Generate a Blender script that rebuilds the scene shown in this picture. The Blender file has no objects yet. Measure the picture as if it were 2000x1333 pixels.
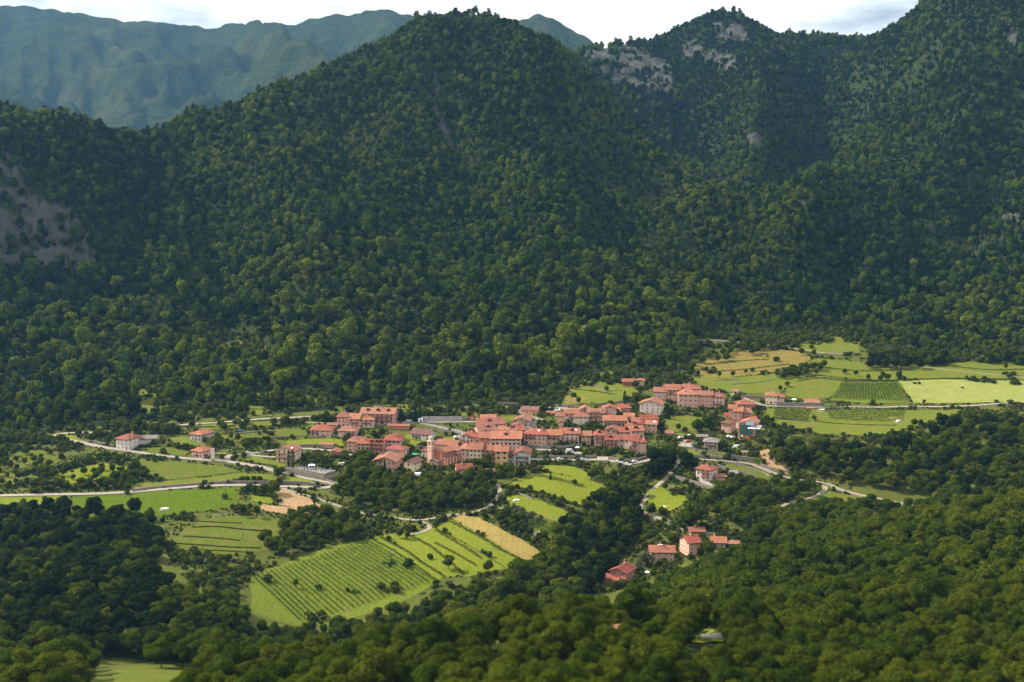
import bpy, bmesh, math, random
import numpy as np
from mathutils import Vector, Matrix
from mathutils.geometry import delaunay_2d_cdt

# ---------------------------------------------------------------- camera, sky, sun, exposure
scene = bpy.context.scene
col = scene.collection
R = math.radians
FPX = 2414.0                 # focal length in pixels of a 2000 px wide picture
PITCH = R(7.3)
CAMZ = 190.0
cam_data = bpy.data.cameras.new('camera')
cam_data.sensor_width = 36.0
cam_data.lens = 36.0 * FPX / 2000.0
cam_data.clip_start = 1.0
cam_data.clip_end = 30000.0
cam_data.dof.use_dof = True
cam_data.dof.focus_distance = 890.0
cam_data.dof.aperture_fstop = 0.07
cam = bpy.data.objects.new('camera', cam_data)
col.objects.link(cam)
cam.location = (0, 0, CAMZ)
cam.rotation_euler = (math.pi / 2 - PITCH, 0, 0)
scene.camera = cam

SUN_EL, SUN_BACK = R(42), R(15)
sun_dir = Vector((-math.cos(SUN_BACK) * math.cos(SUN_EL), math.sin(SUN_BACK) * math.cos(SUN_EL), math.sin(SUN_EL)))
sun_data = bpy.data.lights.new('sun', 'SUN')
sun_data.energy = 5.0
sun_data.angle = R(0.55)
sun_data.color = (1.0, 0.91, 0.76)
sun = bpy.data.objects.new('sun', sun_data)
col.objects.link(sun)
sun.rotation_euler = (-sun_dir).to_track_quat('-Z', 'Y').to_euler()

world = bpy.data.worlds.new('World')
scene.world = world
world.use_nodes = True
wn = world.node_tree.nodes; wl = world.node_tree.links
wn.clear()
w_out = wn.new('ShaderNodeOutputWorld')
w_bg = wn.new('ShaderNodeBackground'); w_bg.inputs['Strength'].default_value = 0.05
w_sky = wn.new('ShaderNodeTexSky'); w_sky.sky_type = 'NISHITA'; w_sky.sun_disc = False
w_sky.sun_elevation = SUN_EL
w_sky.sun_rotation = math.atan2(sun_dir.x, sun_dir.y)
w_sky.altitude = 600; w_sky.air_density = 1.0; w_sky.dust_density = 3.5; w_sky.ozone_density = 0.8
w_tc = wn.new('ShaderNodeTexCoord')
w_map = wn.new('ShaderNodeMapping'); w_map.inputs['Scale'].default_value = (1.0, 1.0, 3.2)
w_noise = wn.new('ShaderNodeTexNoise'); w_noise.inputs['Scale'].default_value = 3.4
w_noise.inputs['Detail'].default_value = 7; w_noise.inputs['Roughness'].default_value = 0.58
w_ramp = wn.new('ShaderNodeValToRGB')
w_ramp.color_ramp.elements[0].position = 0.33; w_ramp.color_ramp.elements[1].position = 0.50
w_mix = wn.new('ShaderNodeMixRGB'); w_mix.inputs['Color2'].default_value = (17, 16.9, 16.4, 1)
wl.new(w_tc.outputs['Generated'], w_map.inputs['Vector'])
wl.new(w_map.outputs['Vector'], w_noise.inputs['Vector'])
wl.new(w_noise.outputs['Fac'], w_ramp.inputs['Fac'])
wl.new(w_ramp.outputs['Color'], w_mix.inputs['Fac'])
wl.new(w_sky.outputs['Color'], w_mix.inputs['Color1'])
wl.new(w_mix.outputs['Color'], w_bg.inputs['Color'])
wl.new(w_bg.outputs['Background'], w_out.inputs['Surface'])

vs = scene.view_settings
vs.view_transform = 'Standard'
vs.look = 'None'
vs.exposure = 0.8
vs.gamma = 1.0
vs.use_curve_mapping = False
cy = scene.cycles
cy.use_denoising = True
cy.max_bounces = 4
cy.diffuse_bounces = 2
cy.glossy_bounces = 1
cy.transmission_bounces = 3
cy.transparent_max_bounces = 4
cy.volume_bounces = 0
cy.use_adaptive_sampling = True
cy.adaptive_threshold = 0.008
cy.sample_clamp_indirect = 4.0
cy.caustics_reflective = False
cy.caustics_refractive = False

rng = np.random.default_rng(7)
random.seed(7)

# ---------------------------------------------------------------- terrain as a height field
SP, CP = math.sin(PITCH), math.cos(PITCH)

def ray_dir(u, v):
    a = (np.asarray(u, float) - 1000.0) / FPX
    b = (666.5 - np.asarray(v, float)) / FPX
    return a, CP + b * SP, -SP + b * CP

def to_px(x, y, z):
    f = y * CP - (z - CAMZ) * SP
    w = y * SP + (z - CAMZ) * CP
    return 1000.0 + FPX * x / f, 666.5 - FPX * w / f

def at_Y(u, v, Y):
    a, b, c = ray_dir(u, v)
    return a * Y / b, Y, CAMZ + c * Y / b

def at_z(u, v, z):
    a, b, c = ray_dir(u, v)
    t = (z - CAMZ) / c
    return a * t, b * t, z

TREE = 9.0      # canopy height over the ground
SURVEY = []
def gz(*pts):
    for u, v, z in pts:
        SURVEY.append(at_z(u, v, z))
def gy(*pts):
    for u, v, Y in pts:
        SURVEY.append(at_Y(u, v, Y))
def fy(*pts):
    for u, v, Y in pts:
        x, y, z = at_Y(u, v, Y)
        SURVEY.append((x, y, z - TREE))
def hid(*pts):
    for u, Y, z in pts:
        SURVEY.append(((u - 1000.0) / FPX * Y, Y, z))

# village bench, fields and lanes
gz((580, 1212, -23), (500, 1140, -16), (700, 1150, -17), (850, 1135, -15), (640, 1068, -11), (760, 1048, -10), (1000, 1085, -13),
   (900, 1010, -6), (1130, 1050, -11), (1050, 980, -3), (1180, 960, -3), (1000, 945, 0), (700, 1000, -6), (560, 1010, -6),
   (450, 1095, -12), (370, 1040, -8), (540, 1030, -8), (300, 975, -1), (0, 975, 0), (-150, 975, 0), (450, 965, -1), (150, 915, 5),
   (300, 915, 4), (480, 930, 2), (640, 945, 0), (245, 880, 8), (100, 852, 12), (-100, 860, 12), (400, 893, 6), (560, 895, 6),
   (700, 920, 3), (850, 920, 3), (1000, 910, 4), (1100, 900, 5), (1230, 905, 5), (650, 853, 12), (500, 855, 12), (800, 860, 11),
   (950, 860, 11), (1100, 850, 12.5), (1250, 860, 11), (1380, 880, 8), (1300, 930, 1), (1400, 945, 0), (350, 832, 16), (500, 820, 19),
   (700, 815, 20), (850, 805, 21), (1000, 795, 23), (1130, 780, 26), (1280, 790, 24), (1400, 800, 21), (1250, 750, 31),
   (1450, 830, 15), (1460, 870, 9), (1520, 790, 23), (1600, 830, 14), (1500, 925, 0), (1610, 945, -4), (1540, 985, -8), (1700, 966, -6), (1790, 990, -9),
   (1700, 795, 22), (1850, 793, 23), (2000, 785, 25), (2150, 780, 26), (1740, 860, 12), (1560, 740, 33), (1800, 740, 33), (2000, 730, 36),
   (1400, 730, 34), (1480, 690, 43), (1650, 690, 43), (1800, 690, 43), (2000, 690, 44), (1330, 690, 43),
   (1290, 1000, -8), (1330, 1035, -9), (1350, 1090, -13), (1230, 1138, -19), (1420, 1060, -10), (1230, 1030, -13), (1150, 1090, -17), (1480, 1010, -9))
# wooded ground on the near slopes
fy((1880, 810, 850), (1900, 900, 775), (1980, 950, 705), (1750, 900, 790), (1600, 890, 800), (2150, 900, 760),
   (2000, 968, 560), (2200, 920, 575), (1700, 1042, 545), (1400, 1112, 520), (1250, 1165, 500), (1700, 1100, 480), (2000, 1150, 400), (1600, 1150, 420),
   (1700, 1250, 320), (1600, 1333, 235), (2000, 1333, 250), (2200, 1200, 330), (1300, 1333, 195), (1000, 1333, 185), (700, 1333, 225),
   (700, 1250, 290), (850, 1210, 285), (1000, 1170, 285), (1150, 1170, 300), (1350, 1200, 400),
   (0, 1250, 450), (250, 1260, 430), (150, 1150, 530), (100, 1080, 600), (150, 1012, 680), (-150, 1100, 590), (350, 1150, 545), (430, 1250, 425))
gy((400, 1333, 335), (0, 1333, 375), (1400, 1242, 330), (-200, 1333, 375))
hid((600, 470, -24), (1000, 480, -14), (1200, 430, 4), (1250, 570, -14), (800, 400, 8), (400, 500, -14), (1000, 110, 138), (1500, 120, 128), (400, 160, 100), (2200, 140, 120), (-100, 250, 70))
# the mountain sides (canopy pixels with their distance)
fy((0, 800, 925), (-150, 800, 925), (0, 700, 1000), (-150, 700, 1000), (0, 600, 1085), (0, 240, 1300), (150, 215, 1330), (330, 232, 1430), (-150, 235, 1300), (-150, 450, 1180),
   (150, 760, 950), (150, 650, 1040), (330, 700, 1005), (330, 600, 1095), (330, 500, 1175), (330, 350, 1290), (200, 330, 1255),
   (500, 760, 950), (500, 650, 1055), (520, 500, 1200), (520, 350, 1320), (500, 240, 1420),
   (700, 750, 962), (700, 700, 1010), (700, 600, 1110), (700, 450, 1250), (700, 300, 1385), (700, 180, 1495), (680, 97, 1570), (560, 137, 1530), (450, 197, 1480),
   (900, 750, 962), (900, 700, 1010), (900, 600, 1110), (900, 500, 1200), (900, 400, 1290), (900, 300, 1385), (900, 200, 1475), (900, 100, 1565), (900, 18, 1655), (800, 42, 1625),
   (1000, 40, 1645), (1080, 88, 1610), (1130, 200, 1500), (1100, 760, 955), (1100, 650, 1060), (1100, 500, 1195), (1100, 350, 1335),
   (1250, 650, 1075), (1250, 500, 1215), (1250, 380, 1355), (1250, 287, 1485), (1180, 205, 1555),
   (1400, 600, 1155), (1400, 520, 1225), (1400, 420, 1355), (1400, 335, 1540),
   (1350, 250, 1950), (1430, 265, 1810), (1470, 200, 1930), (1500, 130, 2090), (1590, 245, 1920), (1560, 312, 1720), (1500, 342, 1620),
   (1200, 95, 2210), (1150, 103, 2160), (1280, 66, 2290), (1330, 46, 2350), (1365, 27, 2385), (1400, 20, 2400), (1445, 25, 2405), (1485, 50, 2410), (1520, 70, 2440), (1620, 73, 2420),
   (1700, 57, 2220), (1800, 2, 1990), (1850, -60, 1910), (1700, 200, 1860), (1650, 300, 1650), (1580, 400, 1435), (1600, 500, 1275), (1600, 600, 1175),
   (1800, 150, 1760), (1800, 300, 1540), (1800, 450, 1335), (1800, 550, 1225), (1850, 650, 1115), (2000, 0, 1710), (2000, -150, 1830), (2000, 150, 1560),
   (2000, 300, 1400), (2000, 450, 1255), (2000, 600, 1135), (2170, 600, 1135), (2170, 400, 1300), (2170, 200, 1500), (2170, -50, 1720))
gy((0, 525, 1150), (0, 330, 1215), (150, 450, 1185), (150, 510, 1160), (1300, 190, 2060), (1200, 172, 2100), (1400, 100, 2260), (1470, 294, 1750), (1400, 655, 1105), (1640, 650, 1125), (1250, 240, 1960))
hid((700, 1800, 230), (900, 1900, 260), (450, 1700, 160), (150, 1560, 160), (-150, 1560, 160), (1050, 1900, 250), (1400, 2700, 420), (1600, 2700, 380), (1850, 2400, 460), (1200, 2600, 330), (2150, 2300, 560))

SV = np.array(SURVEY)
TS = 100.0
def _k(r2):
    r2 = np.maximum(r2, 1e-12)
    return 0.5 * r2 * np.log(r2)
def fit_tps(P, Z, lam):
    n = len(P)
    d2 = ((P[:, None, :] - P[None, :, :]) ** 2).sum(-1)
    A = np.zeros((n + 3, n + 3))
    A[:n, :n] = _k(d2) + lam * np.eye(n)
    A[:n, n] = 1; A[:n, n + 1:] = P
    A[n, :n] = 1; A[n + 1:, :n] = P.T
    b = np.zeros(n + 3); b[:n] = Z
    return np.linalg.solve(A, b)
PS = SV[:, :2] / TS
TW = fit_tps(PS, SV[:, 2], 0.004)
GX0, GX1, GY0, GY1, GSTEP = -1400.0, 1500.0, 60.0, 2740.0, 10.0
gxs = np.arange(GX0, GX1 + 1, GSTEP); gys = np.arange(GY0, GY1 + 1, GSTEP)
TAB = np.zeros((len(gys), len(gxs)))
for j, yy in enumerate(gys):
    q = np.stack([gxs / TS, np.full(len(gxs), yy / TS)], 1)
    d2 = ((q[:, None, :] - PS[None, :, :]) ** 2).sum(-1)
    TAB[j] = _k(d2) @ TW[:-3] + TW[-3] + q @ TW[-2:]

def _cub(t):
    t2 = t * t; t3 = t2 * t
    return (-t3 + 3 * t2 - 3 * t + 1) / 6, (3 * t3 - 6 * t2 + 4) / 6, (-3 * t3 + 3 * t2 + 3 * t + 1) / 6, t3 / 6
def base_h(x, y):
    fx = np.clip((x - GX0) / GSTEP, 1.001, len(gxs) - 3.001); fy_ = np.clip((y - GY0) / GSTEP, 1.001, len(gys) - 3.001)
    ix = fx.astype(int); iy = fy_.astype(int)
    wx = _cub(fx - ix); wy = _cub(fy_ - iy)
    s = 0.0
    for a in range(4):
        r = 0.0
        for b in range(4):
            r = r + wx[b] * TAB[iy + a - 1, ix + b - 1]
        s = s + wy[a] * r
    return s

def _hash(i, j, s):
    h = (i * 374761393 + j * 668265263 + s * 1442695041) & 0x7fffffff
    h = ((h ^ (h >> 13)) * 1274126177) & 0x7fffffff
    return ((h ^ (h >> 16)) & 0xffff) / 65535.0
def vnoise(x, y, s=0):
    x = np.asarray(x, float); y = np.asarray(y, float)
    i = np.floor(x).astype(np.int64); j = np.floor(y).astype(np.int64)
    a = x - i; b = y - j
    a = a * a * a * (a * (a * 6 - 15) + 10); b = b * b * b * (b * (b * 6 - 15) + 10)
    return (_hash(i, j, s) * (1 - a) + _hash(i + 1, j, s) * a) * (1 - b) + (_hash(i, j + 1, s) * (1 - a) + _hash(i + 1, j + 1, s) * a) * b
def fbm(x, y, o=4, s=0):
    t = 0.0; w = 0.5
    for k in range(o):
        t = t + w * (vnoise(x, y, s + k) - 0.5) * 2
        x = x * 2.03 + 11.3; y = y * 2.03 + 5.7; w *= 0.5
    return t
def ridged(x, y, o=3, s=0):
    t = 0.0; w = 0.55
    for k in range(o):
        t = t + w * (1 - np.abs(vnoise(x, y, s + k) * 2 - 1) * 2)
        x = x * 2.1 + 3.1; y = y * 2.1 + 7.9; w *= 0.45
    return t
def sstep(a, b, x):
    t = np.clip((x - a) / (b - a), 0, 1)
    return t * t * (3 - 2 * t)

STROKES = []     # spurs and gullies: (plan polyline, radius, height)
def ground_h(x, y):
    x = np.asarray(x, float); y = np.asarray(y, float)
    z = base_h(x, y)
    m = sstep(60, 170, z) * sstep(950, 1150, y)
    wx = x + 45 * fbm(x / 220, y / 220, 2, 31); 
    n = 30 * ridged(wx / 190 + 0.35, y / 600, 2, 3) + 12 * fbm(wx / 80, y / 130, 3, 9)
    z = z + m * (1 - 0.62 * sstep(290, 370, z)) * (1 - 0.7 * sstep(400, 460, z)) * (n - 4.0)
    v = sstep(200, 330, y)
    z = z + v * 0.9 * fbm(x / 60, y / 60, 2, 21)
    for P, rad, hgt in STROKES:
        best = np.full(np.shape(x), 1e9)
        for (x0, y0), (x1, y1) in zip(P[:-1], P[1:]):
            dx, dy = x1 - x0, y1 - y0
            t = np.clip(((x - x0) * dx + (y - y0) * dy) / (dx * dx + dy * dy + 1e-9), 0, 1)
            best = np.minimum(best, (x - x0 - t * dx) ** 2 + (y - y0 - t * dy) ** 2)
        z = z + hgt * np.exp(-np.sqrt(best + 16.0) / rad)
    return z

_MARCH = np.concatenate([np.arange(90, 400, 4.0), np.arange(400, 1300, 6.0), np.arange(1300, 2700, 12.0)])
def hit(uv):
    """the first ground point that each picture ray meets"""
    uv = np.asarray(uv, float).reshape(-1, 2)
    a, b, c = ray_dir(uv[:, 0], uv[:, 1])
    T = _MARCH[None, :] / b[:, None]
    X = a[:, None] * T; Y = b[:, None] * T; Z = CAMZ + c[:, None] * T
    G = ground_h(X, Y)
    under = Z < G
    k = np.argmax(under, 1)
    k = np.where(under.any(1), np.maximum(k, 1), len(_MARCH) - 1)
    lo = T[np.arange(len(k)), k - 1]; hi = T[np.arange(len(k)), k]
    for _ in range(14):
        mid = (lo + hi) / 2
        below = CAMZ + c * mid < ground_h(a * mid, b * mid)
        hi = np.where(below, mid, hi); lo = np.where(below, lo, mid)
    x = a * hi; y = b * hi
    return np.stack([x, y, ground_h(x, y)], 1)
def hit1(u, v):
    return hit([(u, v)])[0]

for pts, rad, hgt in [
    ([(840, 150), (790, 220), (730, 330), (690, 450)], 50, 34), ([(860, 130), (880, 220), (920, 320), (970, 450)], 36, -42), ([(1015, 150), (1050, 230), (1090, 340), (1110, 430)], 42, 34),
    ([(1060, 230), (1150, 330), (1200, 450)], 40, -30), ([(1120, 160), (1180, 215), (1245, 292), (1300, 350), (1360, 430)], 36, 36), ([(1310, 330), (1350, 400), (1400, 480), (1440, 560)], 42, -34),
    ([(345, 245), (400, 380), (430, 520), (450, 620)], 58, -42), ([(500, 260), (560, 330), (600, 480), (610, 600)], 56, 36), ([(650, 170), (680, 250), (660, 340)], 40, -36),
    ([(140, 300), (200, 350), (270, 450)], 50, 30), ([(280, 280), (240, 400), (200, 520)], 45, -36), ([(-70, 540), (-60, 470), (-50, 400)], 45, 44),  # last entry: unseen spur left of view, added to shade the cliff
    ([(1860, 110), (1720, 225), (1640, 335), (1570, 430), (1530, 520)], 44, 50), ([(1760, 330), (1690, 450), (1630, 560)], 45, -36), ([(1930, 160), (1850, 300), (1760, 430), (1730, 540)], 50, 36),
    ([(1970, 230), (1900, 420), (1870, 540)], 50, -34)]:
    STROKES.append((hit(pts)[:, :2].tolist(), rad, hgt))
for pts, rad, hgt in [      # ridges and ravines at the head of the valley: bearing and distance
    ([(1495, 2090), (1475, 1930), (1455, 1800), (1460, 1720)], 75, 62), ([(1330, 2050), (1380, 1900), (1410, 1760), (1420, 1640)], 65, -62), ([(1600, 2200), (1590, 2000), (1565, 1820), (1530, 1680)], 65, -60),
    ([(1130, 1850), (1220, 1760), (1300, 1680), (1370, 1600)], 60, -48), ([(1300, 2250), (1290, 2330)], 50, -28), ([(1640, 1900), (1600, 1720), (1560, 1600)], 60, -40)]:
    STROKES.append(([((u_ - 1000.0) / FPX * Y_, Y_) for u_, Y_ in pts], rad, hgt))

# the surveyed ground sampled once on a fine grid; everything below stands on this table
FST = 2.5
fxs = np.arange(-1320.0, 1420.0, FST); fys = np.arange(62.0, 2720.0, FST)
FTAB = np.empty((len(fys), len(fxs)))
for j0 in range(0, len(fys), 64):
    XX, YY = np.meshgrid(fxs, fys[j0:j0 + 64])
    FTAB[j0:j0 + 64] = ground_h(XX, YY)
def ground_h(x, y):
    fx = np.clip((np.asarray(x, float) - fxs[0]) / FST, 0, len(fxs) - 1.001); fy_ = np.clip((np.asarray(y, float) - fys[0]) / FST, 0, len(fys) - 1.001)
    ix = fx.astype(int); iy = fy_.astype(int); a = fx - ix; b = fy_ - iy
    return (FTAB[iy, ix] * (1 - a) + FTAB[iy, ix + 1] * a) * (1 - b) + (FTAB[iy + 1, ix] * (1 - a) + FTAB[iy + 1, ix + 1] * a) * b
def gh(x, y):
    return float(ground_h(x, y))
def slope_deg(x, y, d=6.0):
    return np.degrees(np.arctan(np.hypot(ground_h(x + d, y) - ground_h(x - d, y), ground_h(x, y + d) - ground_h(x, y - d)) / (2 * d)))

def inpoly(u, v, poly):
    u = np.asarray(u, float); v = np.asarray(v, float)
    r = np.zeros(u.shape, bool)
    n = len(poly)
    for i in range(n):
        x0, y0 = poly[i]; x1, y1 = poly[(i + 1) % n]
        if y0 == y1: continue
        c = ((y0 > v) != (y1 > v)) & (u < (x1 - x0) * (v - y0) / (y1 - y0) + x0)
        r ^= c
    return r

# ---------------------------------------------------------------- scene helpers
def tag(o, label=None, cat=None, group=None, kind=None):
    if label: o['label'] = label
    if cat: o['category'] = cat
    if group: o['group'] = group
    if kind: o['kind'] = kind
    return o
def empty(name, loc, rz=0.0):
    o = bpy.data.objects.new(name, None); col.objects.link(o)
    o.location = loc; o.rotation_euler = (0, 0, rz); o.empty_display_size = 0.5
    return o
def np_mesh(name, V, F, mats=(), midx=None, tint=None, smooth=False, nrm=None):
    """V (n,3), F (m,k) all faces with the same number of corners"""
    V = np.asarray(V, np.float32); F = np.asarray(F, np.int32)
    me = bpy.data.meshes.new(name)
    m, k = F.shape
    me.vertices.add(len(V)); me.vertices.foreach_set('co', V.ravel())
    me.loops.add(m * k); me.loops.foreach_set('vertex_index', F.ravel())
    me.polygons.add(m); me.polygons.foreach_set('loop_start', np.arange(0, m * k, k, dtype=np.int32))
    me.polygons.foreach_set('loop_total', np.full(m, k, np.int32))
    if midx is not None: me.polygons.foreach_set('material_index', np.asarray(midx, np.int32))
    me.polygons.foreach_set('use_smooth', np.full(m, bool(smooth)))
    me.update(calc_edges=True)
    if tint is not None:
        at = me.color_attributes.new('tint', 'FLOAT_COLOR', 'POINT')
        t = np.asarray(tint, np.float32)
        if t.ndim == 1: t = np.stack([t, t, t, np.ones_like(t)], 1)
        at.data.foreach_set('color', t.ravel())
    for mt in mats: me.materials.append(mt)
    if nrm is not None: me.normals_split_custom_set_from_vertices(np.asarray(nrm, np.float32))
    return me
class MB:
    """collects boxes, prisms and bars with a material slot each; build() links them as one mesh object"""
    def __init__(s): s.v = []; s.f = []; s.m = []
    def add(s, vs_, fs, m=0):
        b = len(s.v); s.v += [tuple(p) for p in vs_]
        s.f += [tuple(b + i for i in f) for f in fs]; s.m += [m] * len(fs)
    def box(s, x0, x1, y0, y1, z0, z1, m=0):
        s.add([(x0, y0, z0), (x1, y0, z0), (x1, y1, z0), (x0, y1, z0), (x0, y0, z1), (x1, y0, z1), (x1, y1, z1), (x0, y1, z1)],
              [(0, 3, 2, 1), (4, 5, 6, 7), (0, 1, 5, 4), (1, 2, 6, 5), (2, 3, 7, 6), (3, 0, 4, 7)], m)
    def prism(s, poly, z0, z1, m=0):
        n = len(poly)
        s.add([(x, y, z0) for x, y in poly] + [(x, y, z1) for x, y in poly],
              [tuple(range(n - 1, -1, -1)), tuple(range(n, 2 * n))] + [(i, (i + 1) % n, n + (i + 1) % n, n + i) for i in range(n)], m)
    def bar(s, p, q, r, m=0, n=5, r2=None):
        p = Vector(p); q = Vector(q); d = (q - p)
        if d.length < 1e-6: return
        d.normalize(); a = d.orthogonal().normalized(); b = d.cross(a); r2 = r if r2 is None else r2
        vs_ = []
        for c, rr in ((p, r), (q, r2)):
            for i in range(n):
                t = 2 * math.pi * i / n
                vs_.append(c + a * rr * math.cos(t) + b * rr * math.sin(t))
        s.add(vs_, [(i, (i + 1) % n, n + (i + 1) % n, n + i) for i in range(n)] + [tuple(range(n - 1, -1, -1)), tuple(range(n, 2 * n))], m)
    def lathe(s, prof, cx, cy, n=10, m=0):
        vs_ = []
        for r, z in prof:
            for i in range(n):
                t = 2 * math.pi * i / n
                vs_.append((cx + r * math.cos(t), cy + r * math.sin(t), z))
        fs = []
        for k in range(len(prof) - 1):
            for i in range(n):
                fs.append((k * n + i, k * n + (i + 1) % n, (k + 1) * n + (i + 1) % n, (k + 1) * n + i))
        fs.append(tuple(range(n - 1, -1, -1))); e = (len(prof) - 1) * n
        fs.append(tuple(e + i for i in range(n)))
        s.add(vs_, fs, m)
    def mesh(s, name, mats):
        me = bpy.data.meshes.new(name)
        me.from_pydata(s.v, [], s.f)
        for mt in mats: me.materials.append(mt)
        me.polygons.foreach_set('material_index', s.m)
        me.update()
        return me
    def build(s, name, mats, parent=None, loc=None, rz=None):
        o = bpy.data.objects.new(name, s.mesh(name, mats)); col.objects.link(o)
        if parent: o.parent = parent
        if loc is not None: o.location = loc
        if rz is not None: o.rotation_euler = (0, 0, rz)
        return o
def link(name, me, parent=None, loc=None, rz=None, scale=None):
    o = bpy.data.objects.new(name, me); col.objects.link(o)
    if parent: o.parent = parent
    if loc is not None: o.location = loc
    if rz is not None: o.rotation_euler = (0, 0, rz)
    if scale is not None: o.scale = scale
    return o

# ---------------------------------------------------------------- materials
class NT:
    def __init__(s, name):
        s.mat = bpy.data.materials.new(name); s.mat.use_nodes = True
        s.t = s.mat.node_tree; s.t.nodes.clear()
        s.out = s.n('ShaderNodeOutputMaterial')
    def n(s, typ, **kw):
        x = s.t.nodes.new(typ)
        for k, v in kw.items(): setattr(x, k, v)
        return x
    def l(s, a, b): s.t.links.new(a, b)
    def noise(s, scale, detail=3, rough=0.55, vec=None, space='Object'):
        x = s.n('ShaderNodeTexNoise'); x.inputs['Scale'].default_value = scale; x.inputs['Detail'].default_value = detail; x.inputs['Roughness'].default_value = rough
        if vec is None:
            if not hasattr(s, 'tc_' + space):
                setattr(s, 'tc_' + space, s.n('ShaderNodeTexCoord').outputs['Object'] if space == 'Object' else s.n('ShaderNodeNewGeometry').outputs['Position'])
            vec = getattr(s, 'tc_' + space)
        s.l(vec, x.inputs['Vector'])
        return x.outputs['Fac']
    def ramp(s, fac, stops):
        x = s.n('ShaderNodeValToRGB')
        el = x.color_ramp.elements
        while len(el) < len(stops): el.new(0.5)
        for e, (p, c) in zip(el, stops):
            e.position = p; e.color = (*c, 1)
        s.l(fac, x.inputs['Fac'])
        return x.outputs['Color']
    def mix(s, fac, a, b, mode='MIX'):
        x = s.n('ShaderNodeMixRGB', blend_type=mode)
        for sock, val in ((x.inputs['Fac'], fac), (x.inputs['Color1'], a), (x.inputs['Color2'], b)):
            if isinstance(val, (int, float)): sock.default_value = val
            elif isinstance(val, tuple): sock.default_value = (*val, 1)
            else: s.l(val, sock)
        return x.outputs['Color']
    def math(s, op, a, b=0.5):
        x = s.n('ShaderNodeMath', operation=op)
        for i, val in ((0, a), (1, b)):
            if isinstance(val, (int, float)): x.inputs[i].default_value = val
            else: s.l(val, x.inputs[i])
        return x.outputs[0]
    def surf(s, color, rough=0.9, bump=None, bstr=0.3, bdist=0.1, spec=0.2, metal=0.0):
        b = s.n('ShaderNodeBsdfPrincipled')
        if isinstance(color, tuple): b.inputs['Base Color'].default_value = (*color, 1)
        else: s.l(color, b.inputs['Base Color'])
        b.inputs['Roughness'].default_value = rough; b.inputs['Specular IOR Level'].default_value = spec; b.inputs['Metallic'].default_value = metal
        if bump is not None:
            x = s.n('ShaderNodeBump'); x.inputs['Strength'].default_value = bstr; x.inputs['Distance'].default_value = bdist
            s.l(bump, x.inputs['Height']); s.l(x.outputs['Normal'], b.inputs['Normal'])
        s.l(b.outputs['BSDF'], s.out.inputs['Surface'])
        return s.mat
def mul(c, k): return tuple(x * k for x in c)

def plain(name, c, rough=0.8, var=0.25, scale=1.5, spec=0.2, metal=0.0):
    t = NT(name)
    f = t.noise(scale, 4)
    return t.surf(t.ramp(f, [(0.3, mul(c, 1 - var)), (0.7, mul(c, 1 + var))]), rough, spec=spec, metal=metal)
def plaster(name, c, dirt=0.35):
    t = NT(name)
    f = t.noise(0.35, 5, 0.65); g = t.noise(1.0, 5, 0.7)
    base = t.ramp(f, [(0.25, mul(c, 0.72)), (0.5, c), (0.75, mul(c, 1.15))])
    base = t.mix(0.5, base, t.ramp(g, [(0.35, mul(c, 0.55)), (0.65, mul(c, 1.25))]))
    oi = t.n('ShaderNodeObjectInfo')
    base = t.mix(0.35, base, t.ramp(oi.outputs['Random'], [(0.0, mul(c, 0.75)), (0.5, (c[0] * 1.1, c[1] * 0.95, c[2] * 0.9)), (1.0, (c[0] * 1.05, c[1] * 1.15, c[2] * 1.2))]))
    return t.surf(base, 0.92, g, 0.25, 0.05)
def tiles(name, c, c2):
    t = NT(name)
    tc = t.n('ShaderNodeTexCoord')
    mp = t.n('ShaderNodeMapping'); mp.inputs['Scale'].default_value = (1.0, 1.0, 1.0)
    t.l(tc.outputs['Object'], mp.inputs['Vector'])
    f = t.noise(0.6, 5, 0.7, mp.outputs['Vector']); g = t.noise(1.15, 5, 0.75, mp.outputs['Vector']); h = t.noise(0.18, 3)
    a = t.ramp(f, [(0.28, mul(c, 0.6)), (0.5, c), (0.72, c2)])
    b = t.ramp(g, [(0.36, mul(c, 0.30)), (0.5, c), (0.62, mul(c2, 1.3))])
    k = t.mix(0.6, a, b)
    oi = t.n('ShaderNodeObjectInfo')
    k = t.mix(0.55, k, t.ramp(oi.outputs['Random'], [(0.0, (c[0] * 0.55, c[1] * 0.65, c[2] * 0.7)), (0.3, c), (0.55, (c2[0], c2[1] * 0.85, c2[2] * 0.7)), (0.8, c2), (1.0, (c2[0] * 0.75, c2[1] * 0.9, c2[2] * 1.0))]))
    k = t.mix(0.25, k, t.ramp(h, [(0.35, mul(c, 0.5)), (0.65, mul(c2, 1.1))]))
    return t.surf(k, 0.85, g, 0.6, 0.12)
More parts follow.
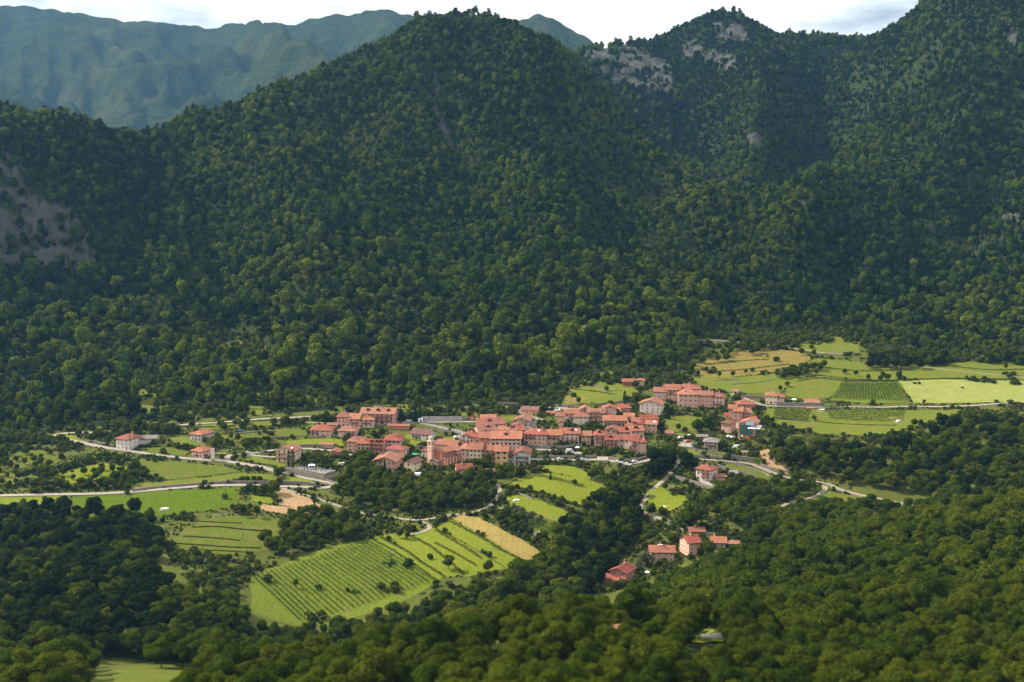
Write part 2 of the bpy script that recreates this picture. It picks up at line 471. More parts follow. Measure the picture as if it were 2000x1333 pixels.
def leafmat(name, stops, transl=0.34, patch=0.012, world_var=0.45):
    """foliage: every tree, every patch of wood and every spray of leaves has its own green"""
    t = NT(name)
    oi = t.n('ShaderNodeObjectInfo')
    n = t.n('ShaderNodeTexNoise'); n.inputs['Scale'].default_value = patch; n.inputs['Detail'].default_value = 3
    t.l(oi.outputs['Location'], n.inputs['Vector'])
    f = t.math('ADD', t.math('MULTIPLY', oi.outputs['Random'], 1 - world_var), t.math('MULTIPLY', t.math('SUBTRACT', n.outputs['Fac'], 0.25), 2 * world_var))
    c = t.ramp(f, stops)
    at = t.n('ShaderNodeAttribute', attribute_name='tint')
    c = t.mix(1.0, c, t.ramp(at.outputs['Fac'], [(0.0, (0.55, 0.6, 0.55)), (0.6, (1.0, 1.0, 1.0)), (1.0, (1.5, 1.4, 1.15))]), 'MULTIPLY')
    d = t.n('ShaderNodeBsdfDiffuse'); tr = t.n('ShaderNodeBsdfTranslucent'); m = t.n('ShaderNodeMixShader')
    m.inputs['Fac'].default_value = transl
    t.l(c, d.inputs['Color']); t.l(t.mix(1.0, c, (1.3, 1.35, 0.6), 'MULTIPLY'), tr.inputs['Color'])
    t.l(d.outputs[0], m.inputs[1]); t.l(tr.outputs[0], m.inputs[2]); t.l(m.outputs[0], t.out.inputs['Surface'])
    return t.mat

M = {}
M['leaf'] = leafmat('broad_leaves', [(0.0, (0.028, 0.052, 0.008)), (0.35, (0.051, 0.081, 0.008)), (0.65, (0.081, 0.107, 0.010)), (1.0, (0.136, 0.150, 0.013))])
M['leaf_far'] = leafmat('forest_leaves', [(0.0, (0.026, 0.052, 0.008)), (0.35, (0.050, 0.083, 0.009)), (0.65, (0.077, 0.110, 0.013)), (1.0, (0.125, 0.145, 0.017))], 0.30, 0.006, 0.55)
M['leaf_warm'] = leafmat('summer_leaves', [(0.0, (0.039, 0.060, 0.006)), (0.4, (0.063, 0.089, 0.008)), (0.75, (0.093, 0.117, 0.010)), (1.0, (0.134, 0.140, 0.013))])
M['leaf_dark'] = leafmat('dark_painted_shade_leaves', [(0.0, (0.010, 0.021, 0.006)), (0.4, (0.016, 0.030, 0.007)), (0.75, (0.025, 0.040, 0.008)), (1.0, (0.042, 0.056, 0.010))], 0.2, 0.006, 0.5)  # own dark greens; also paints shade on slopes and lower-left wood
M['leaf_light'] = leafmat('light_painted_sun_leaves', [(0.0, (0.059, 0.095, 0.010)), (0.4, (0.095, 0.135, 0.013)), (0.75, (0.131, 0.167, 0.014)), (1.0, (0.178, 0.203, 0.019))], 0.34, 0.006, 0.5)  # own light greens; also paints sunlight on the ridges
M['needle'] = leafmat('needles', [(0.0, (0.010, 0.024, 0.012)), (0.5, (0.016, 0.035, 0.015)), (1.0, (0.028, 0.050, 0.020))], 0.08)
M['olive'] = leafmat('olive_leaves', [(0.0, (0.069, 0.092, 0.046)), (0.5, (0.098, 0.121, 0.063)), (1.0, (0.138, 0.155, 0.081))], 0.2)
M['vine'] = leafmat('vine_leaves', [(0.0, (0.034, 0.068, 0.012)), (0.5, (0.048, 0.088, 0.015)), (1.0, (0.066, 0.105, 0.018))], 0.25)
M['hedge'] = leafmat('hedge_leaves', [(0.0, (0.031, 0.051, 0.013)), (0.5, (0.054, 0.073, 0.016)), (1.0, (0.088, 0.091, 0.025))], 0.2)
M['bark'] = plain('bark', (0.075, 0.058, 0.042), 0.95, 0.4, 2.0)

def grassmat(name, c, c2, dry=(0.20, 0.16, 0.06), dryness=0.25, rows=None):
    t = NT(name)
    a = t.noise(0.045, 4, 0.6, space='W'); b = t.noise(0.4, 4, 0.65, space='W'); g = t.noise(2.6, 3, 0.6, space='W')
    k = t.ramp(a, [(0.3, c), (0.7, c2)])
    k = t.mix(0.6, k, t.ramp(b, [(0.3, mul(c, 0.5)), (0.7, mul(c2, 1.4))]))
    k = t.mix(0.35, k, t.ramp(g, [(0.3, mul(c, 0.5)), (0.7, mul(c2, 1.45))]))
    wv = t.n('ShaderNodeTexWave'); wv.inputs['Scale'].default_value = 0.12; wv.inputs['Distortion'].default_value = 14.0; wv.inputs['Detail'].default_value = 3; wv.inputs['Detail Scale'].default_value = 0.4
    t.l(getattr(t, 'tc_W'), wv.inputs['Vector'])
    k = t.mix(0.10, k, t.ramp(wv.outputs['Fac'], [(0.2, mul(c, 0.6)), (0.8, mul(c2, 1.35))]))
    d = t.noise(0.11, 5, 0.7, space='W')
    k = t.mix(t.ramp(d, [(0.62 - dryness * 0.4, (0, 0, 0)), (0.86 - dryness * 0.4, (0.85, 0.85, 0.85))]), k, dry)
    return t.surf(k, 0.95, g, 0.6, 0.25, 0.05)
M['lush'] = grassmat('lush_meadow', (0.056, 0.094, 0.004), (0.078, 0.114, 0.005), (0.08, 0.11, 0.012), 0.1)
M['lime'] = grassmat('mown_meadow', (0.108, 0.140, 0.010), (0.142, 0.168, 0.013), (0.17, 0.15, 0.03), 0.25)
M['pasture'] = grassmat('pasture', (0.084, 0.112, 0.012), (0.110, 0.132, 0.016), (0.17, 0.130, 0.033), 0.32)
M['dry'] = grassmat('dry_pasture', (0.118, 0.112, 0.022), (0.155, 0.130, 0.030), (0.20, 0.135, 0.045), 0.45)
M['wheat'] = grassmat('ripe_grain', (0.215, 0.160, 0.046), (0.255, 0.195, 0.062), (0.17, 0.125, 0.03), 0.3)
M['terrace'] = grassmat('terrace_grass', (0.066, 0.092, 0.010), (0.092, 0.115, 0.014), (0.14, 0.115, 0.03), 0.35)
M['vinesoil'] = grassmat('vineyard_grass', (0.088, 0.120, 0.011), (0.112, 0.142, 0.014), (0.135, 0.13, 0.03), 0.3)
M['earth'] = grassmat('bare_earth', (0.250, 0.160, 0.085), (0.320, 0.210, 0.115), (0.17, 0.15, 0.04), 0.2)
M['silage'] = grassmat('pale_mown_hay', (0.150, 0.185, 0.034), (0.215, 0.235, 0.060), (0.25, 0.25, 0.09), 0.35)
M['road'] = plain('pale_road', (0.265, 0.235, 0.195), 0.95, 0.16, 0.4)
M['asphalt'] = plain('grey_road', (0.20, 0.195, 0.19), 0.95, 0.2, 0.5)
M['gravel'] = plain('gravel_path', (0.25, 0.215, 0.16), 0.95, 0.25, 0.7)
M['stone'] = plain('dry_stone', (0.20, 0.175, 0.145), 0.95, 0.5, 1.6)
M['concrete'] = plain('concrete', (0.33, 0.31, 0.285), 0.9, 0.3, 0.5)
M['cream_kerb'] = plain('kerb', (0.5, 0.47, 0.42), 0.9, 0.1)

# ---------------------------------------------------------------- what grows where (regions drawn on the surveyed view)
ROCKS = [[(-60, 330), (30, 300), (60, 380), (130, 410), (165, 440), (190, 490), (180, 530), (120, 535), (70, 515), (30, 520), (-60, 540)],
         [(1140, 105), (1215, 85), (1260, 95), (1310, 130), (1318, 185), (1270, 195), (1225, 172), (1180, 155), (1150, 135)],
         [(1320, 92), (1360, 78), (1405, 95), (1385, 125), (1335, 118)], [(1380, 45), (1455, 45), (1462, 82), (1412, 88)], [(1390, 105), (1442, 98), (1434, 142), (1398, 146)],
         [(1452, 268), (1475, 258), (1490, 270), (1486, 293), (1462, 288)], [(1562, 385), (1578, 368), (1582, 410), (1570, 418)], [(1618, 330), (1632, 315), (1638, 322), (1625, 335)],
         [(1952, 20), (1968, 15), (1990, 90), (1975, 95)], [(1955, 425), (1990, 418), (1990, 440), (1960, 438)],
         [(846, 150), (856, 150), (862, 230), (885, 270), (905, 300), (880, 290), (852, 250)], [(925, 300), (945, 295), (950, 318), (930, 320)], [(385, 238), (408, 245), (414, 262), (395, 255)]]
CLEARINGS = [[(430, 672), (470, 668), (545, 690), (548, 712), (480, 705), (425, 690)], [(690, 695), (735, 700), (735, 722), (700, 722)], [(815, 735), (845, 732), (850, 752), (820, 756)],
             [(200, 730), (300, 742), (320, 760), (330, 800), (285, 812), (250, 770), (205, 748)], [(470, 765), (525, 770), (530, 815), (490, 812)],
             [(560, 772), (640, 766), (648, 790), (575, 796)], [(330, 800), (420, 796), (432, 814), (340, 820)], [(640, 740), (690, 742), (685, 758), (645, 755)], [(310, 578), (345, 580), (340, 598), (315, 600)], [(440, 590), (460, 595), (455, 610), (420, 605)], [(400, 640), (425, 640), (420, 662), (405, 660)]]
# lower edge of the mountain forest
FOREST_EDGE = [(-400, 860), (0, 850), (60, 850), (100, 845), (140, 838), (210, 828), (330, 822), (420, 815), (520, 808), (620, 803), (700, 800), (800, 796), (900, 790), (960, 787), (1000, 786), (1080, 783),
               (1095, 765), (1110, 735), (1200, 725), (1280, 735), (1330, 725), (1355, 700), (1350, 672), (1400, 655), (1500, 660), (1600, 655), (1640, 645), (1690, 655), (1700, 680),
               (1850, 690), (1930, 685), (2000, 690), (2400, 700), (2400, -900), (-400, -900)]
UPPER_FIELD = [(1590, 650), (1640, 640), (1680, 650), (1690, 690), (1590, 690)]
def forest_mask(u, v):
    m = inpoly(u, v, FOREST_EDGE) & ~inpoly(u, v, UPPER_FIELD)
    for p in CLEARINGS: m &= ~inpoly(u, v, p)
    return m
def rock_mask(u, v):
    """bare rock, broken by ledges of scrub"""
    u = np.asarray(u, float); v = np.asarray(v, float)
    coarse = 0.55 * vnoise(u / 30, v / 13, 91) + 0.45 * vnoise(u / 9, v / 6, 92)
    fine = 0.5 * vnoise(u / 13, v / 7, 93) + 0.5 * vnoise(u / 5, v / 4, 94)
    m = np.zeros(np.shape(u), bool)
    for i, p in enumerate(ROCKS): m |= inpoly(u, v, p) & ((coarse > 0.40) if i == 0 else (fine > (0.41 if i < 5 else 0.36)))
    return m
NEAR_WOODS = [
    [(330, 1420), (430, 1350), (600, 1325), (850, 1290), (1030, 1240), (1200, 1215), (1250, 1170), (1330, 1128), (1440, 1092), (1510, 1012), (1600, 992), (1700, 995), (1800, 1003), (1900, 998), (2000, 990), (2300, 940), (2600, 2600), (100, 2600)],
    [(-300, 1005), (0, 1010), (60, 1000), (170, 1010), (290, 1010), (320, 1060), (300, 1120), (330, 1160), (430, 1175), (480, 1200), (500, 1240), (640, 1235), (800, 1200), (930, 1165), (1060, 1100), (1100, 1030), (1150, 985), (1200, 965), (1245, 985), (1250, 1040), (1200, 1110), (1160, 1160), (1120, 1215), (1030, 1230), (850, 1285), (600, 1320), (430, 1345), (250, 1285), (80, 1300), (-300, 1300)],
    [(-300, 1292), (165, 1302), (150, 1420), (335, 1445), (335, 2600), (-300, 2600)],
]
WOOD_HOLES = [[(1358, 1230), (1414, 1230), (1420, 1305), (1352, 1305)], [(250, 1310), (400, 1310), (430, 1385), (245, 1385)]]

# ---------------------------------------------------------------- the ground
NU, NV = 430, 560
az = np.linspace(-0.56, 0.56, NU)                                   # tangent of the bearing
rr = np.concatenate([np.geomspace(95, 560, 130)[:-1], np.linspace(560, 1000, 210)[:-1], np.geomspace(1000, 2690, NV - 129 - 209)])
AA, RR = np.meshgrid(az, rr)
TX = (AA * RR).ravel(); TY = RR.ravel(); TZ = ground_h(TX, TY)
tu, tv = to_px(TX, TY, TZ)
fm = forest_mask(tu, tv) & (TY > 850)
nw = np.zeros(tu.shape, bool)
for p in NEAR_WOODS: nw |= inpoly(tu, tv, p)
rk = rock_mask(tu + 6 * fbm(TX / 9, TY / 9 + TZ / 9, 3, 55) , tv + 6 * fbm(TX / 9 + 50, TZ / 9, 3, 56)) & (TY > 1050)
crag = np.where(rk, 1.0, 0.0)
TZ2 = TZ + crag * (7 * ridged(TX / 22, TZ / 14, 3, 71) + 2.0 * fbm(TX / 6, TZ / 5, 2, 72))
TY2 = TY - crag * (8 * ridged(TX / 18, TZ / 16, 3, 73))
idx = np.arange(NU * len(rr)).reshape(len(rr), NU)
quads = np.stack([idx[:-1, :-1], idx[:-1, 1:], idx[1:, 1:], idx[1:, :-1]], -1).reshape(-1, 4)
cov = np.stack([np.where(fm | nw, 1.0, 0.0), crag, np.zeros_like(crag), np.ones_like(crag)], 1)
t = NT('valley_ground')
at = t.n('ShaderNodeAttribute', attribute_name='tint')
sep = t.n('ShaderNodeSeparateColor'); t.l(at.outputs['Color'], sep.inputs['Color'])
a = t.noise(0.02, 4, 0.6, space='W'); b = t.noise(0.16, 4, 0.65, space='W'); g = t.noise(1.3, 4, 0.6, space='W')
k = t.ramp(a, [(0.3, (0.048, 0.066, 0.010)), (0.55, (0.074, 0.088, 0.014)), (0.75, (0.120, 0.105, 0.028))])
k = t.mix(0.5, k, t.ramp(b, [(0.3, (0.030, 0.048, 0.008)), (0.7, (0.115, 0.115, 0.022))]))
k = t.mix(0.3, k, t.ramp(g, [(0.3, (0.030, 0.050, 0.010)), (0.7, (0.160, 0.160, 0.040))]))
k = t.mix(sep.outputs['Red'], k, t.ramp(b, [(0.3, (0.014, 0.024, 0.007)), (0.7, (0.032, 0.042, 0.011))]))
rs = t.noise(0.09, 6, 0.7, space='W'); rf = t.noise(0.5, 4, 0.7, space='W')
rock = t.mix(0.4, t.ramp(rs, [(0.3, (0.045, 0.050, 0.047)), (0.5, (0.105, 0.106, 0.098)), (0.7, (0.165, 0.150, 0.120))]), t.ramp(rf, [(0.35, (0.03, 0.034, 0.03)), (0.65, (0.17, 0.162, 0.152))]))
k = t.mix(sep.outputs['Green'], k, rock)
cr = t.noise(0.16, 7, 0.75, space='W')
M['ground'] = t.surf(k, 0.95, t.math('ADD', t.math('MULTIPLY', g, 0.3), t.math('MULTIPLY', t.math('MULTIPLY', cr, sep.outputs['Green']), 9.0)), 1.0, 1.0, 0.05)
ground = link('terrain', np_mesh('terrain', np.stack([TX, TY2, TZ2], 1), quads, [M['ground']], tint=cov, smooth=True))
tag(ground, 'green valley floor and mountain slopes under the village and woods', 'terrain', kind='structure')

# far blue mountains
def far_mountain(name, label, sky, Yb, Yc, seed, amp, u0, u1, vb):
    sky = np.array(sky, float)
    n, m = 260, 120
    us = np.linspace(u0, u1, n)
    vt = np.interp(us, sky[:, 0], sky[:, 1])
    k = np.linspace(0, 1.35, m)
    U, K = np.meshgrid(us, k)
    Y = Yb + (Yc - Yb) * K
    X = (U - 1000) / FPX * Y
    zc = at_Y(us, vt, Yc)[2] - 10.0; zb = at_Y(us, np.full(n, vb), Yb)[2]
    prof = np.where(K <= 1, K ** 1.15, 1 - (K - 1) * 1.6)
    Z = zb[None, :] + (zc - zb)[None, :] * prof
    w = np.clip(1.3 - np.abs(K - 0.5) * 2.5, 0.05, 1)
    sh = X + (Y - Yb) * 0.35
    Z = Z + amp * w * (1.1 * ridged(sh / 520 + 0.2 * fbm(X / 400, Y / 400, 2, seed), Y / 2300, 3, seed) + 0.35 * fbm(X / 160, Y / 240, 3, seed + 5) - 0.35) + w * 70 * ridged(sh / 190, Y / 900, 2, seed + 13) + 12 * fbm(X / 45, Y / 60, 2, seed + 9)
    ix = np.arange(n * m).reshape(m, n)
    q = np.stack([ix[:-1, :-1], ix[:-1, 1:], ix[1:, 1:], ix[1:, :-1]], -1).reshape(-1, 4)
    o = link(name, np_mesh(name, np.stack([X.ravel(), Y.ravel(), Z.ravel()], 1), q, [M['far']], smooth=True))
    tag(o, label, 'mountain', kind='structure')
t = NT('distant_slopes')
a = t.noise(0.0022, 5, 0.65, space='W'); b = t.noise(0.012, 5, 0.7, space='W'); c_ = t.noise(0.05, 3, 0.7, space='W')
k = t.ramp(a, [(0.35, (0.011, 0.020, 0.008)), (0.50, (0.023, 0.036, 0.012)), (0.64, (0.075, 0.076, 0.026))])
k = t.mix(0.5, k, t.ramp(b, [(0.40, (0.004, 0.009, 0.005)), (0.60, (0.046, 0.054, 0.018))]))
k = t.mix(0.45, k, t.ramp(c_, [(0.4, (0.005, 0.010, 0.006)), (0.6, (0.036, 0.044, 0.015))]))
M['far'] = t.surf(k, 1.0, c_, 1.0, 9.0, 0.0)
far_mountain('far_mountain', 'hazy blue mountain range closing the valley at the upper left', [(-300, 40), (-100, 18), (0, 9), (60, 5), (120, 12), (240, 36), (330, 42), (420, 49), (500, 44), (545, 38), (572, 45), (650, 22), (720, 15), (760, 10), (830, 36), (900, 60), (1000, 90), (1100, 130)], 3000, 5600, 4, 300, -350, 1120, 330)
far_mountain('far_mountain', 'small pointed blue peak behind the saddle right of the wooded summit', [(850, 120), (950, 70), (1010, 32), (1050, 22), (1075, 30), (1110, 52), (1150, 75), (1200, 110), (1300, 150)], 2950, 4600, 14, 200, 820, 1330, 330)
far_mountain('far_mountain', 'tiny far summit just showing over the ridge at the upper right', [(1450, 130), (1550, 75), (1590, 61), (1620, 62), (1660, 76), (1750, 120)], 2950, 4300, 24, 60, 1420, 1780, 300)

# ---------------------------------------------------------------- trees
def unit(v):
    return v / np.maximum(np.linalg.norm(v, axis=-1, keepdims=True), 1e-9)
def cards(rg, C, Nrm, size, jit=0.42, aspect=(0.55, 1.0)):
    """leaf sprays: one bent quad at every centre C, facing about along Nrm"""
    n = len(C)
    N = unit(Nrm + jit * rg.normal(size=(n, 3)))
    A = unit(np.cross(N, rg.normal(size=(n, 3)))); B = np.cross(N, A)
    s = size * rg.uniform(0.65, 1.35, (n, 1)); w = s * rg.uniform(*aspect, (n, 1))
    p0 = C - A * s * 0.5 + N * s * rg.uniform(-.15, .05, (n, 1)); p2 = C + A * s * 0.5 + N * s * rg.uniform(-.25, .05, (n, 1))
    k = rg.uniform(-.22, .22, (n, 1))
    p1 = C - B * w * 0.5 + A * s * k; p3 = C + B * w * 0.5 + A * s * k
    V = np.stack([p0, p1, p2, p3], 1).reshape(-1, 3)
    F = np.arange(4 * n).reshape(n, 4)
    flip = (N * Nrm).sum(1) < 0
    F[flip] = F[flip][:, ::-1]
    return V, F
def soft(Nrm, k=4):
    return np.repeat(unit(Nrm), k, axis=0)
def crown(name, seed, Rc, z0, H, lobes, ncards, size, mat, top=0.5, flat=1.0, lobe_r=(0.34, 0.52), rough=0.35):
    """crown of a broadleaf tree: overlapping uneven boughs, each a shell of leaf sprays"""
    rg = np.random.default_rng(seed)
    cz = (z0 + H) / 2; hz = (H - z0) / 2
    L = []
    for i in range(lobes):
        d = unit(rg.normal(size=3)); d[2] = d[2] * 0.9 + top * 0.35
        rad = rg.uniform(0.45, 0.78)
        r = rg.uniform(*lobe_r)
        L.append((d[0] * Rc * rad, d[1] * Rc * rad, cz + d[2] * hz * rad * flat, r * Rc))
    L.append((0, 0, cz + hz * 0.45, 0.45 * Rc)); L.append((0, 0, cz - hz * 0.1, 0.6 * Rc))
    L = np.array(L)
    w = L[:, 3] ** 2; w /= w.sum()
    pick = rg.choice(len(L), ncards, p=w)
    d = unit(rg.normal(size=(ncards, 3)) + np.array([0, 0, 0.35]))
    r = L[pick, 3] * (1 + rg.normal(0, 0.10, ncards)) * np.where(rg.random(ncards) < 0.15, rg.uniform(0.5, 0.9, ncards), 1.0)
    C = L[pick, :3] + d * r[:, None] * np.array([1, 1, 0.85])
    # drop sprays buried in a neighbouring bough
    dist = np.linalg.norm((C[:, None, :] - L[None, :, :3]) / np.array([1, 1, 0.85]), axis=2) / L[None, :, 3]
    keep = (dist.min(1) > 0.62) & (C[:, 2] > z0 * 0.7)
    C = C[keep]; d = d[keep]; pick = pick[keep]
    out = unit(d + 0.35 * unit((C - np.array([0, 0, cz])) / np.array([Rc, Rc, hz])))
    V, F = cards(rg, C, out, size)
    lt = rg.uniform(0.3, 0.8, len(L))
    tint = np.clip(0.5 * lt[pick] + 0.5 * rg.random(len(C)), 0, 1)
    return V, F, np.repeat(tint, 4), L, soft(out + rough * rg.normal(size=out.shape))
def trunk_geo(seed, L, H, r0, z0, nb=5):
    """tapered trunk that forks into limbs reaching the boughs"""
    rg = np.random.default_rng(seed + 99)
    mb = MB()
    p = Vector((0, 0, -1.0)); top = Vector((rg.normal(0, .25), rg.normal(0, .25), z0 + (H - z0) * 0.35))
    mid = Vector((rg.normal(0, .15), rg.normal(0, .15), z0 * 0.6))
    mb.bar(p, mid, r0 * 1.25, 0, 6, r0 * 0.85); mb.bar(mid, top, r0 * 0.85, 0, 6, r0 * 0.5)
    for i in rg.permutation(len(L))[:nb]:
        c = Vector(L[i, :3]); s = mid.lerp(top, rg.uniform(0.3, 1.0))
        m = s.lerp(c, 0.55) + Vector((0, 0, -0.1 * H * rg.random()))
        mb.bar(s, m, r0 * 0.4, 0, 4, r0 * 0.26); mb.bar(m, c, r0 * 0.26, 0, 4, r0 * 0.1)
    return mb
def conifer_geo(seed, Rc, H, n, size, z0=1.0, power=1.0):
    rg = np.random.default_rng(seed)
    k = rg.random(n) ** 0.75
    z = z0 + (H - z0) * (1 - k)            # k 0 at the tip
    whorl = np.round(z / 0.9) * 0.9
    z = z * 0.4 + whorl * 0.6
    a = rg.uniform(0, 2 * math.pi, n)
    rad = Rc * (k ** power) * np.sqrt(rg.uniform(0.25, 1, n)) * (0.85 + 0.3 * np.sin(a * 3 + z * 1.7))
    C = np.stack([rad * np.cos(a), rad * np.sin(a), z - 0.22 * rad], 1)
    N = unit(np.stack([np.cos(a) * 0.8, np.sin(a) * 0.8, np.full(n, 0.75)], 1))
    V, F = cards(rg, C, N, size, 0.4, (0.35, 0.6))
    return V, F, np.repeat(rg.random(n), 4), None, soft(N + 0.25 * rg.normal(size=N.shape))
def spindle_geo(seed, Rc, H, n, size):
    rg = np.random.default_rng(seed)
    k = rg.random(n); z = 0.4 + (H - 0.4) * k
    a = rg.uniform(0, 2 * math.pi, n)
    prof = np.sin(np.clip(k * 0.92 + 0.10, 0, 1) * math.pi) ** 0.55
    rad = Rc * prof * np.sqrt(rg.uniform(0.5, 1.05, n)) * (1 + 0.12 * np.sin(a * 4 + z))
    C = np.stack([rad * np.cos(a), rad * np.sin(a), z], 1)
    N = unit(np.stack([np.cos(a), np.sin(a), np.full(n, 0.45)], 1))
    V, F = cards(rg, C, N, size, 0.35, (0.35, 0.6))
    return V, F, np.repeat(rg.random(n), 4), None, soft(N + 0.25 * rg.normal(size=N.shape))

PROTO = {}          # kind -> list of dict(crown mesh, trunk mesh or None, joined mesh)
def add_proto(kind, geo, trunk, mat):
    V, F, T, L, Nn = geo
    d = {'crown': np_mesh('crown', V, F, [mat], tint=T, smooth=True, nrm=Nn)}
    d['trunk'] = trunk.mesh('trunk', [M['bark']])
    PROTO.setdefault(kind, []).append(d)
    # both in one mesh, for woods that read as a mass
    tv_ = np.array([tuple(p) for p in trunk.v]); tf = np.array([f for f in trunk.f if len(f) == 4]) + len(V)
    d['tree'] = np_mesh('tree', np.concatenate([V, tv_]), np.concatenate([F, tf]), [mat, M['bark']], np.concatenate([np.zeros(len(F), int), np.ones(len(tf), int)]),
                        tint=np.concatenate([T, np.full(len(tv_), .5)]), smooth=True, nrm=np.concatenate([Nn, np.zeros((len(tv_), 3))]))
    d['H'] = float(V[:, 2].max())
def bole(H, r):
    mb = MB(); mb.bar((0, 0, -1), (0, 0, H * 0.5), r, 0, 6, r * 0.6); mb.bar((0, 0, H * 0.5), (0, 0, H * 0.94), r * 0.6, 0, 5, r * 0.12)
    return mb
for i in range(5):      # nearest woods: fine sprays
    rg = np.random.default_rng(300 + i); Rc = rg.uniform(4.4, 5.4); H = rg.uniform(10.0, 12.5); z0 = 1.8
    g = crown('near', 310 + i, Rc, z0, H, 27 + 3 * i, 19000, 0.34, None, lobe_r=(0.14, 0.36), rough=0.65)
    add_proto('near', g, trunk_geo(310 + i, g[3], H, 0.26, z0, 9), M['leaf_warm'] if i % 2 else M['leaf'])
for i in range(6):      # middle distance
    rg = np.random.default_rng(400 + i); Rc = rg.uniform(3.9, 5.0); H = rg.uniform(8.5, 11.0); z0 = 1.2
    g = crown('mid', 410 + i, Rc, z0, H, 18 + 2 * (i % 4), 5200, 0.56, None, lobe_r=(0.18, 0.40), rough=0.55)
    add_proto('mid', g, trunk_geo(410 + i, g[3], H, 0.22, z0, 6), M['leaf_warm'] if i % 3 == 1 else M['leaf'])
    if i < 4: add_proto('middark', g, trunk_geo(410 + i, g[3], H, 0.22, z0, 6), M['leaf_dark'])
for kind, mt in (('far', 'leaf_far'), ('fardark', 'leaf_dark'), ('farlight', 'leaf_light')):      # mountain forest
    for i in range(8):
        rg = np.random.default_rng(500 + i + len(kind)); Rc = rg.uniform(3.6, 5.6); H = rg.uniform(8.0, 13.0); z0 = 1.0
        g = crown('far', 510 + i + 40 * len(kind), Rc, z0, H, int(rg.integers(6, 14)), 1150, 1.1, None, top=rg.uniform(0.2, 1.0), lobe_r=(0.24, 0.54), rough=0.42)
        add_proto(kind, g, trunk_geo(510 + i, g[3], H, 0.25, z0, 2), M[mt])
for i in range(3):      # bushes
    g = crown('bush', 610 + i, 1.7, 0.1, 2.4, 7, 900, 0.42, None)
    add_proto('bush', g, trunk_geo(610 + i, g[3], 2.0, 0.07, 0.2, 4), M['hedge'] if i else M['leaf'])
for i in range(2):
    add_proto('conifer', conifer_geo(620 + i, 3.1, 14.0, 1500, 0.95), bole(14.0, 0.24), M['needle'])
for i in range(2):
    add_proto('cypress', spindle_geo(630 + i, 1.25, 11.5, 1300, 0.5), bole(11.5, 0.2), M['needle'])
for i in range(2):
    g = crown('olive', 640 + i, 2.1, 0.9, 3.9, 9, 1500, 0.34, None)
    add_proto('olive', g, trunk_geo(640 + i, g[3], 3.6, 0.16, 1.0, 6), M['olive'])
for i in range(2):      # upright poplars
    g = crown('poplar', 650 + i, 2.1, 0.8, 10.0, 14, 2600, 0.5, None, lobe_r=(0.40, 0.6))
    add_proto('poplar', g, trunk_geo(650 + i, g[3], 9.5, 0.2, 1.0, 6), M['leaf'])

LOOSE = []      # library collections are not part of the scene
def scatter(name, label, cat, kind, P, scl, rot, squash=None):
    """a wood that reads as one mass: one object, its trees set on points"""
    lib = bpy.data.collections.new(name + '_library')
    n = len(PROTO[kind])
    for i, d in enumerate(PROTO[kind]):
        lib.objects.link(bpy.data.objects.new('%s_%02d' % (name, i), d['tree']))
    LOOSE.append(lib)
    me = bpy.data.meshes.new(name)
    me.vertices.add(len(P)); me.vertices.foreach_set('co', np.asarray(P, np.float32).ravel())
    S = np.stack([scl, scl, scl * (squash if squash is not None else 1.0)], 1).astype(np.float32)
    a = me.attributes.new('tree_scale', 'FLOAT_VECTOR', 'POINT'); a.data.foreach_set('vector', S.ravel())
    Rv = np.zeros((len(P), 3), np.float32); Rv[:, 2] = rot
    a = me.attributes.new('tree_turn', 'FLOAT_VECTOR', 'POINT'); a.data.foreach_set('vector', Rv.ravel())
    a = me.attributes.new('tree_pick', 'INT', 'POINT'); a.data.foreach_set('value', rng.integers(0, n, len(P)).astype(np.int32))
    o = link(name, me)
    ng = bpy.data.node_groups.new(name, 'GeometryNodeTree')
    ng.interface.new_socket('Geometry', in_out='INPUT', socket_type='NodeSocketGeometry')
    ng.interface.new_socket('Geometry', in_out='OUTPUT', socket_type='NodeSocketGeometry')
    gi = ng.nodes.new('NodeGroupInput'); go = ng.nodes.new('NodeGroupOutput')
    iop = ng.nodes.new('GeometryNodeInstanceOnPoints'); ci = ng.nodes.new('GeometryNodeCollectionInfo')
    ci.inputs['Collection'].default_value = lib; ci.inputs['Separate Children'].default_value = True; ci.inputs['Reset Children'].default_value = True
    def attr(nm, ty):
        x = ng.nodes.new('GeometryNodeInputNamedAttribute'); x.data_type = ty; x.inputs['Name'].default_value = nm
        return x.outputs['Attribute']
    ng.links.new(gi.outputs[0], iop.inputs['Points']); ng.links.new(ci.outputs[0], iop.inputs['Instance'])
    iop.inputs['Pick Instance'].default_value = True
    ng.links.new(attr('tree_pick', 'INT'), iop.inputs['Instance Index'])
    e2r = ng.nodes.new('FunctionNodeEulerToRotation')
    ng.links.new(attr('tree_turn', 'FLOAT_VECTOR'), e2r.inputs[0]); ng.links.new(e2r.outputs[0], iop.inputs['Rotation'])
    ng.links.new(attr('tree_scale', 'FLOAT_VECTOR'), iop.inputs['Scale'])
    ng.links.new(iop.outputs[0], go.inputs[0])
    md = o.modifiers.new('trees', 'NODES'); md.node_group = ng
    return tag(o, label, cat, kind='stuff')
_cycle = {}
def tree(name, kind, x, y, s, label, group=None, cat='tree', z=None, squash=1.0, which=None):
    """one tree with its own trunk and crown"""
    k = _cycle.get(kind, 0) if which is None else which; _cycle[kind] = k + 1
    d = PROTO[kind][k % len(PROTO[kind])]
    r = empty(name, (x, y, (gh(x, y) if z is None else z) - 0.1), random.uniform(0, 6.28))
    r.scale = (s, s, s * squash)
    link('trunk', d['trunk'], r); link('crown' if cat != 'shrub' else 'foliage', d['crown'], r)
    tag(r, label, cat, group)
    return r

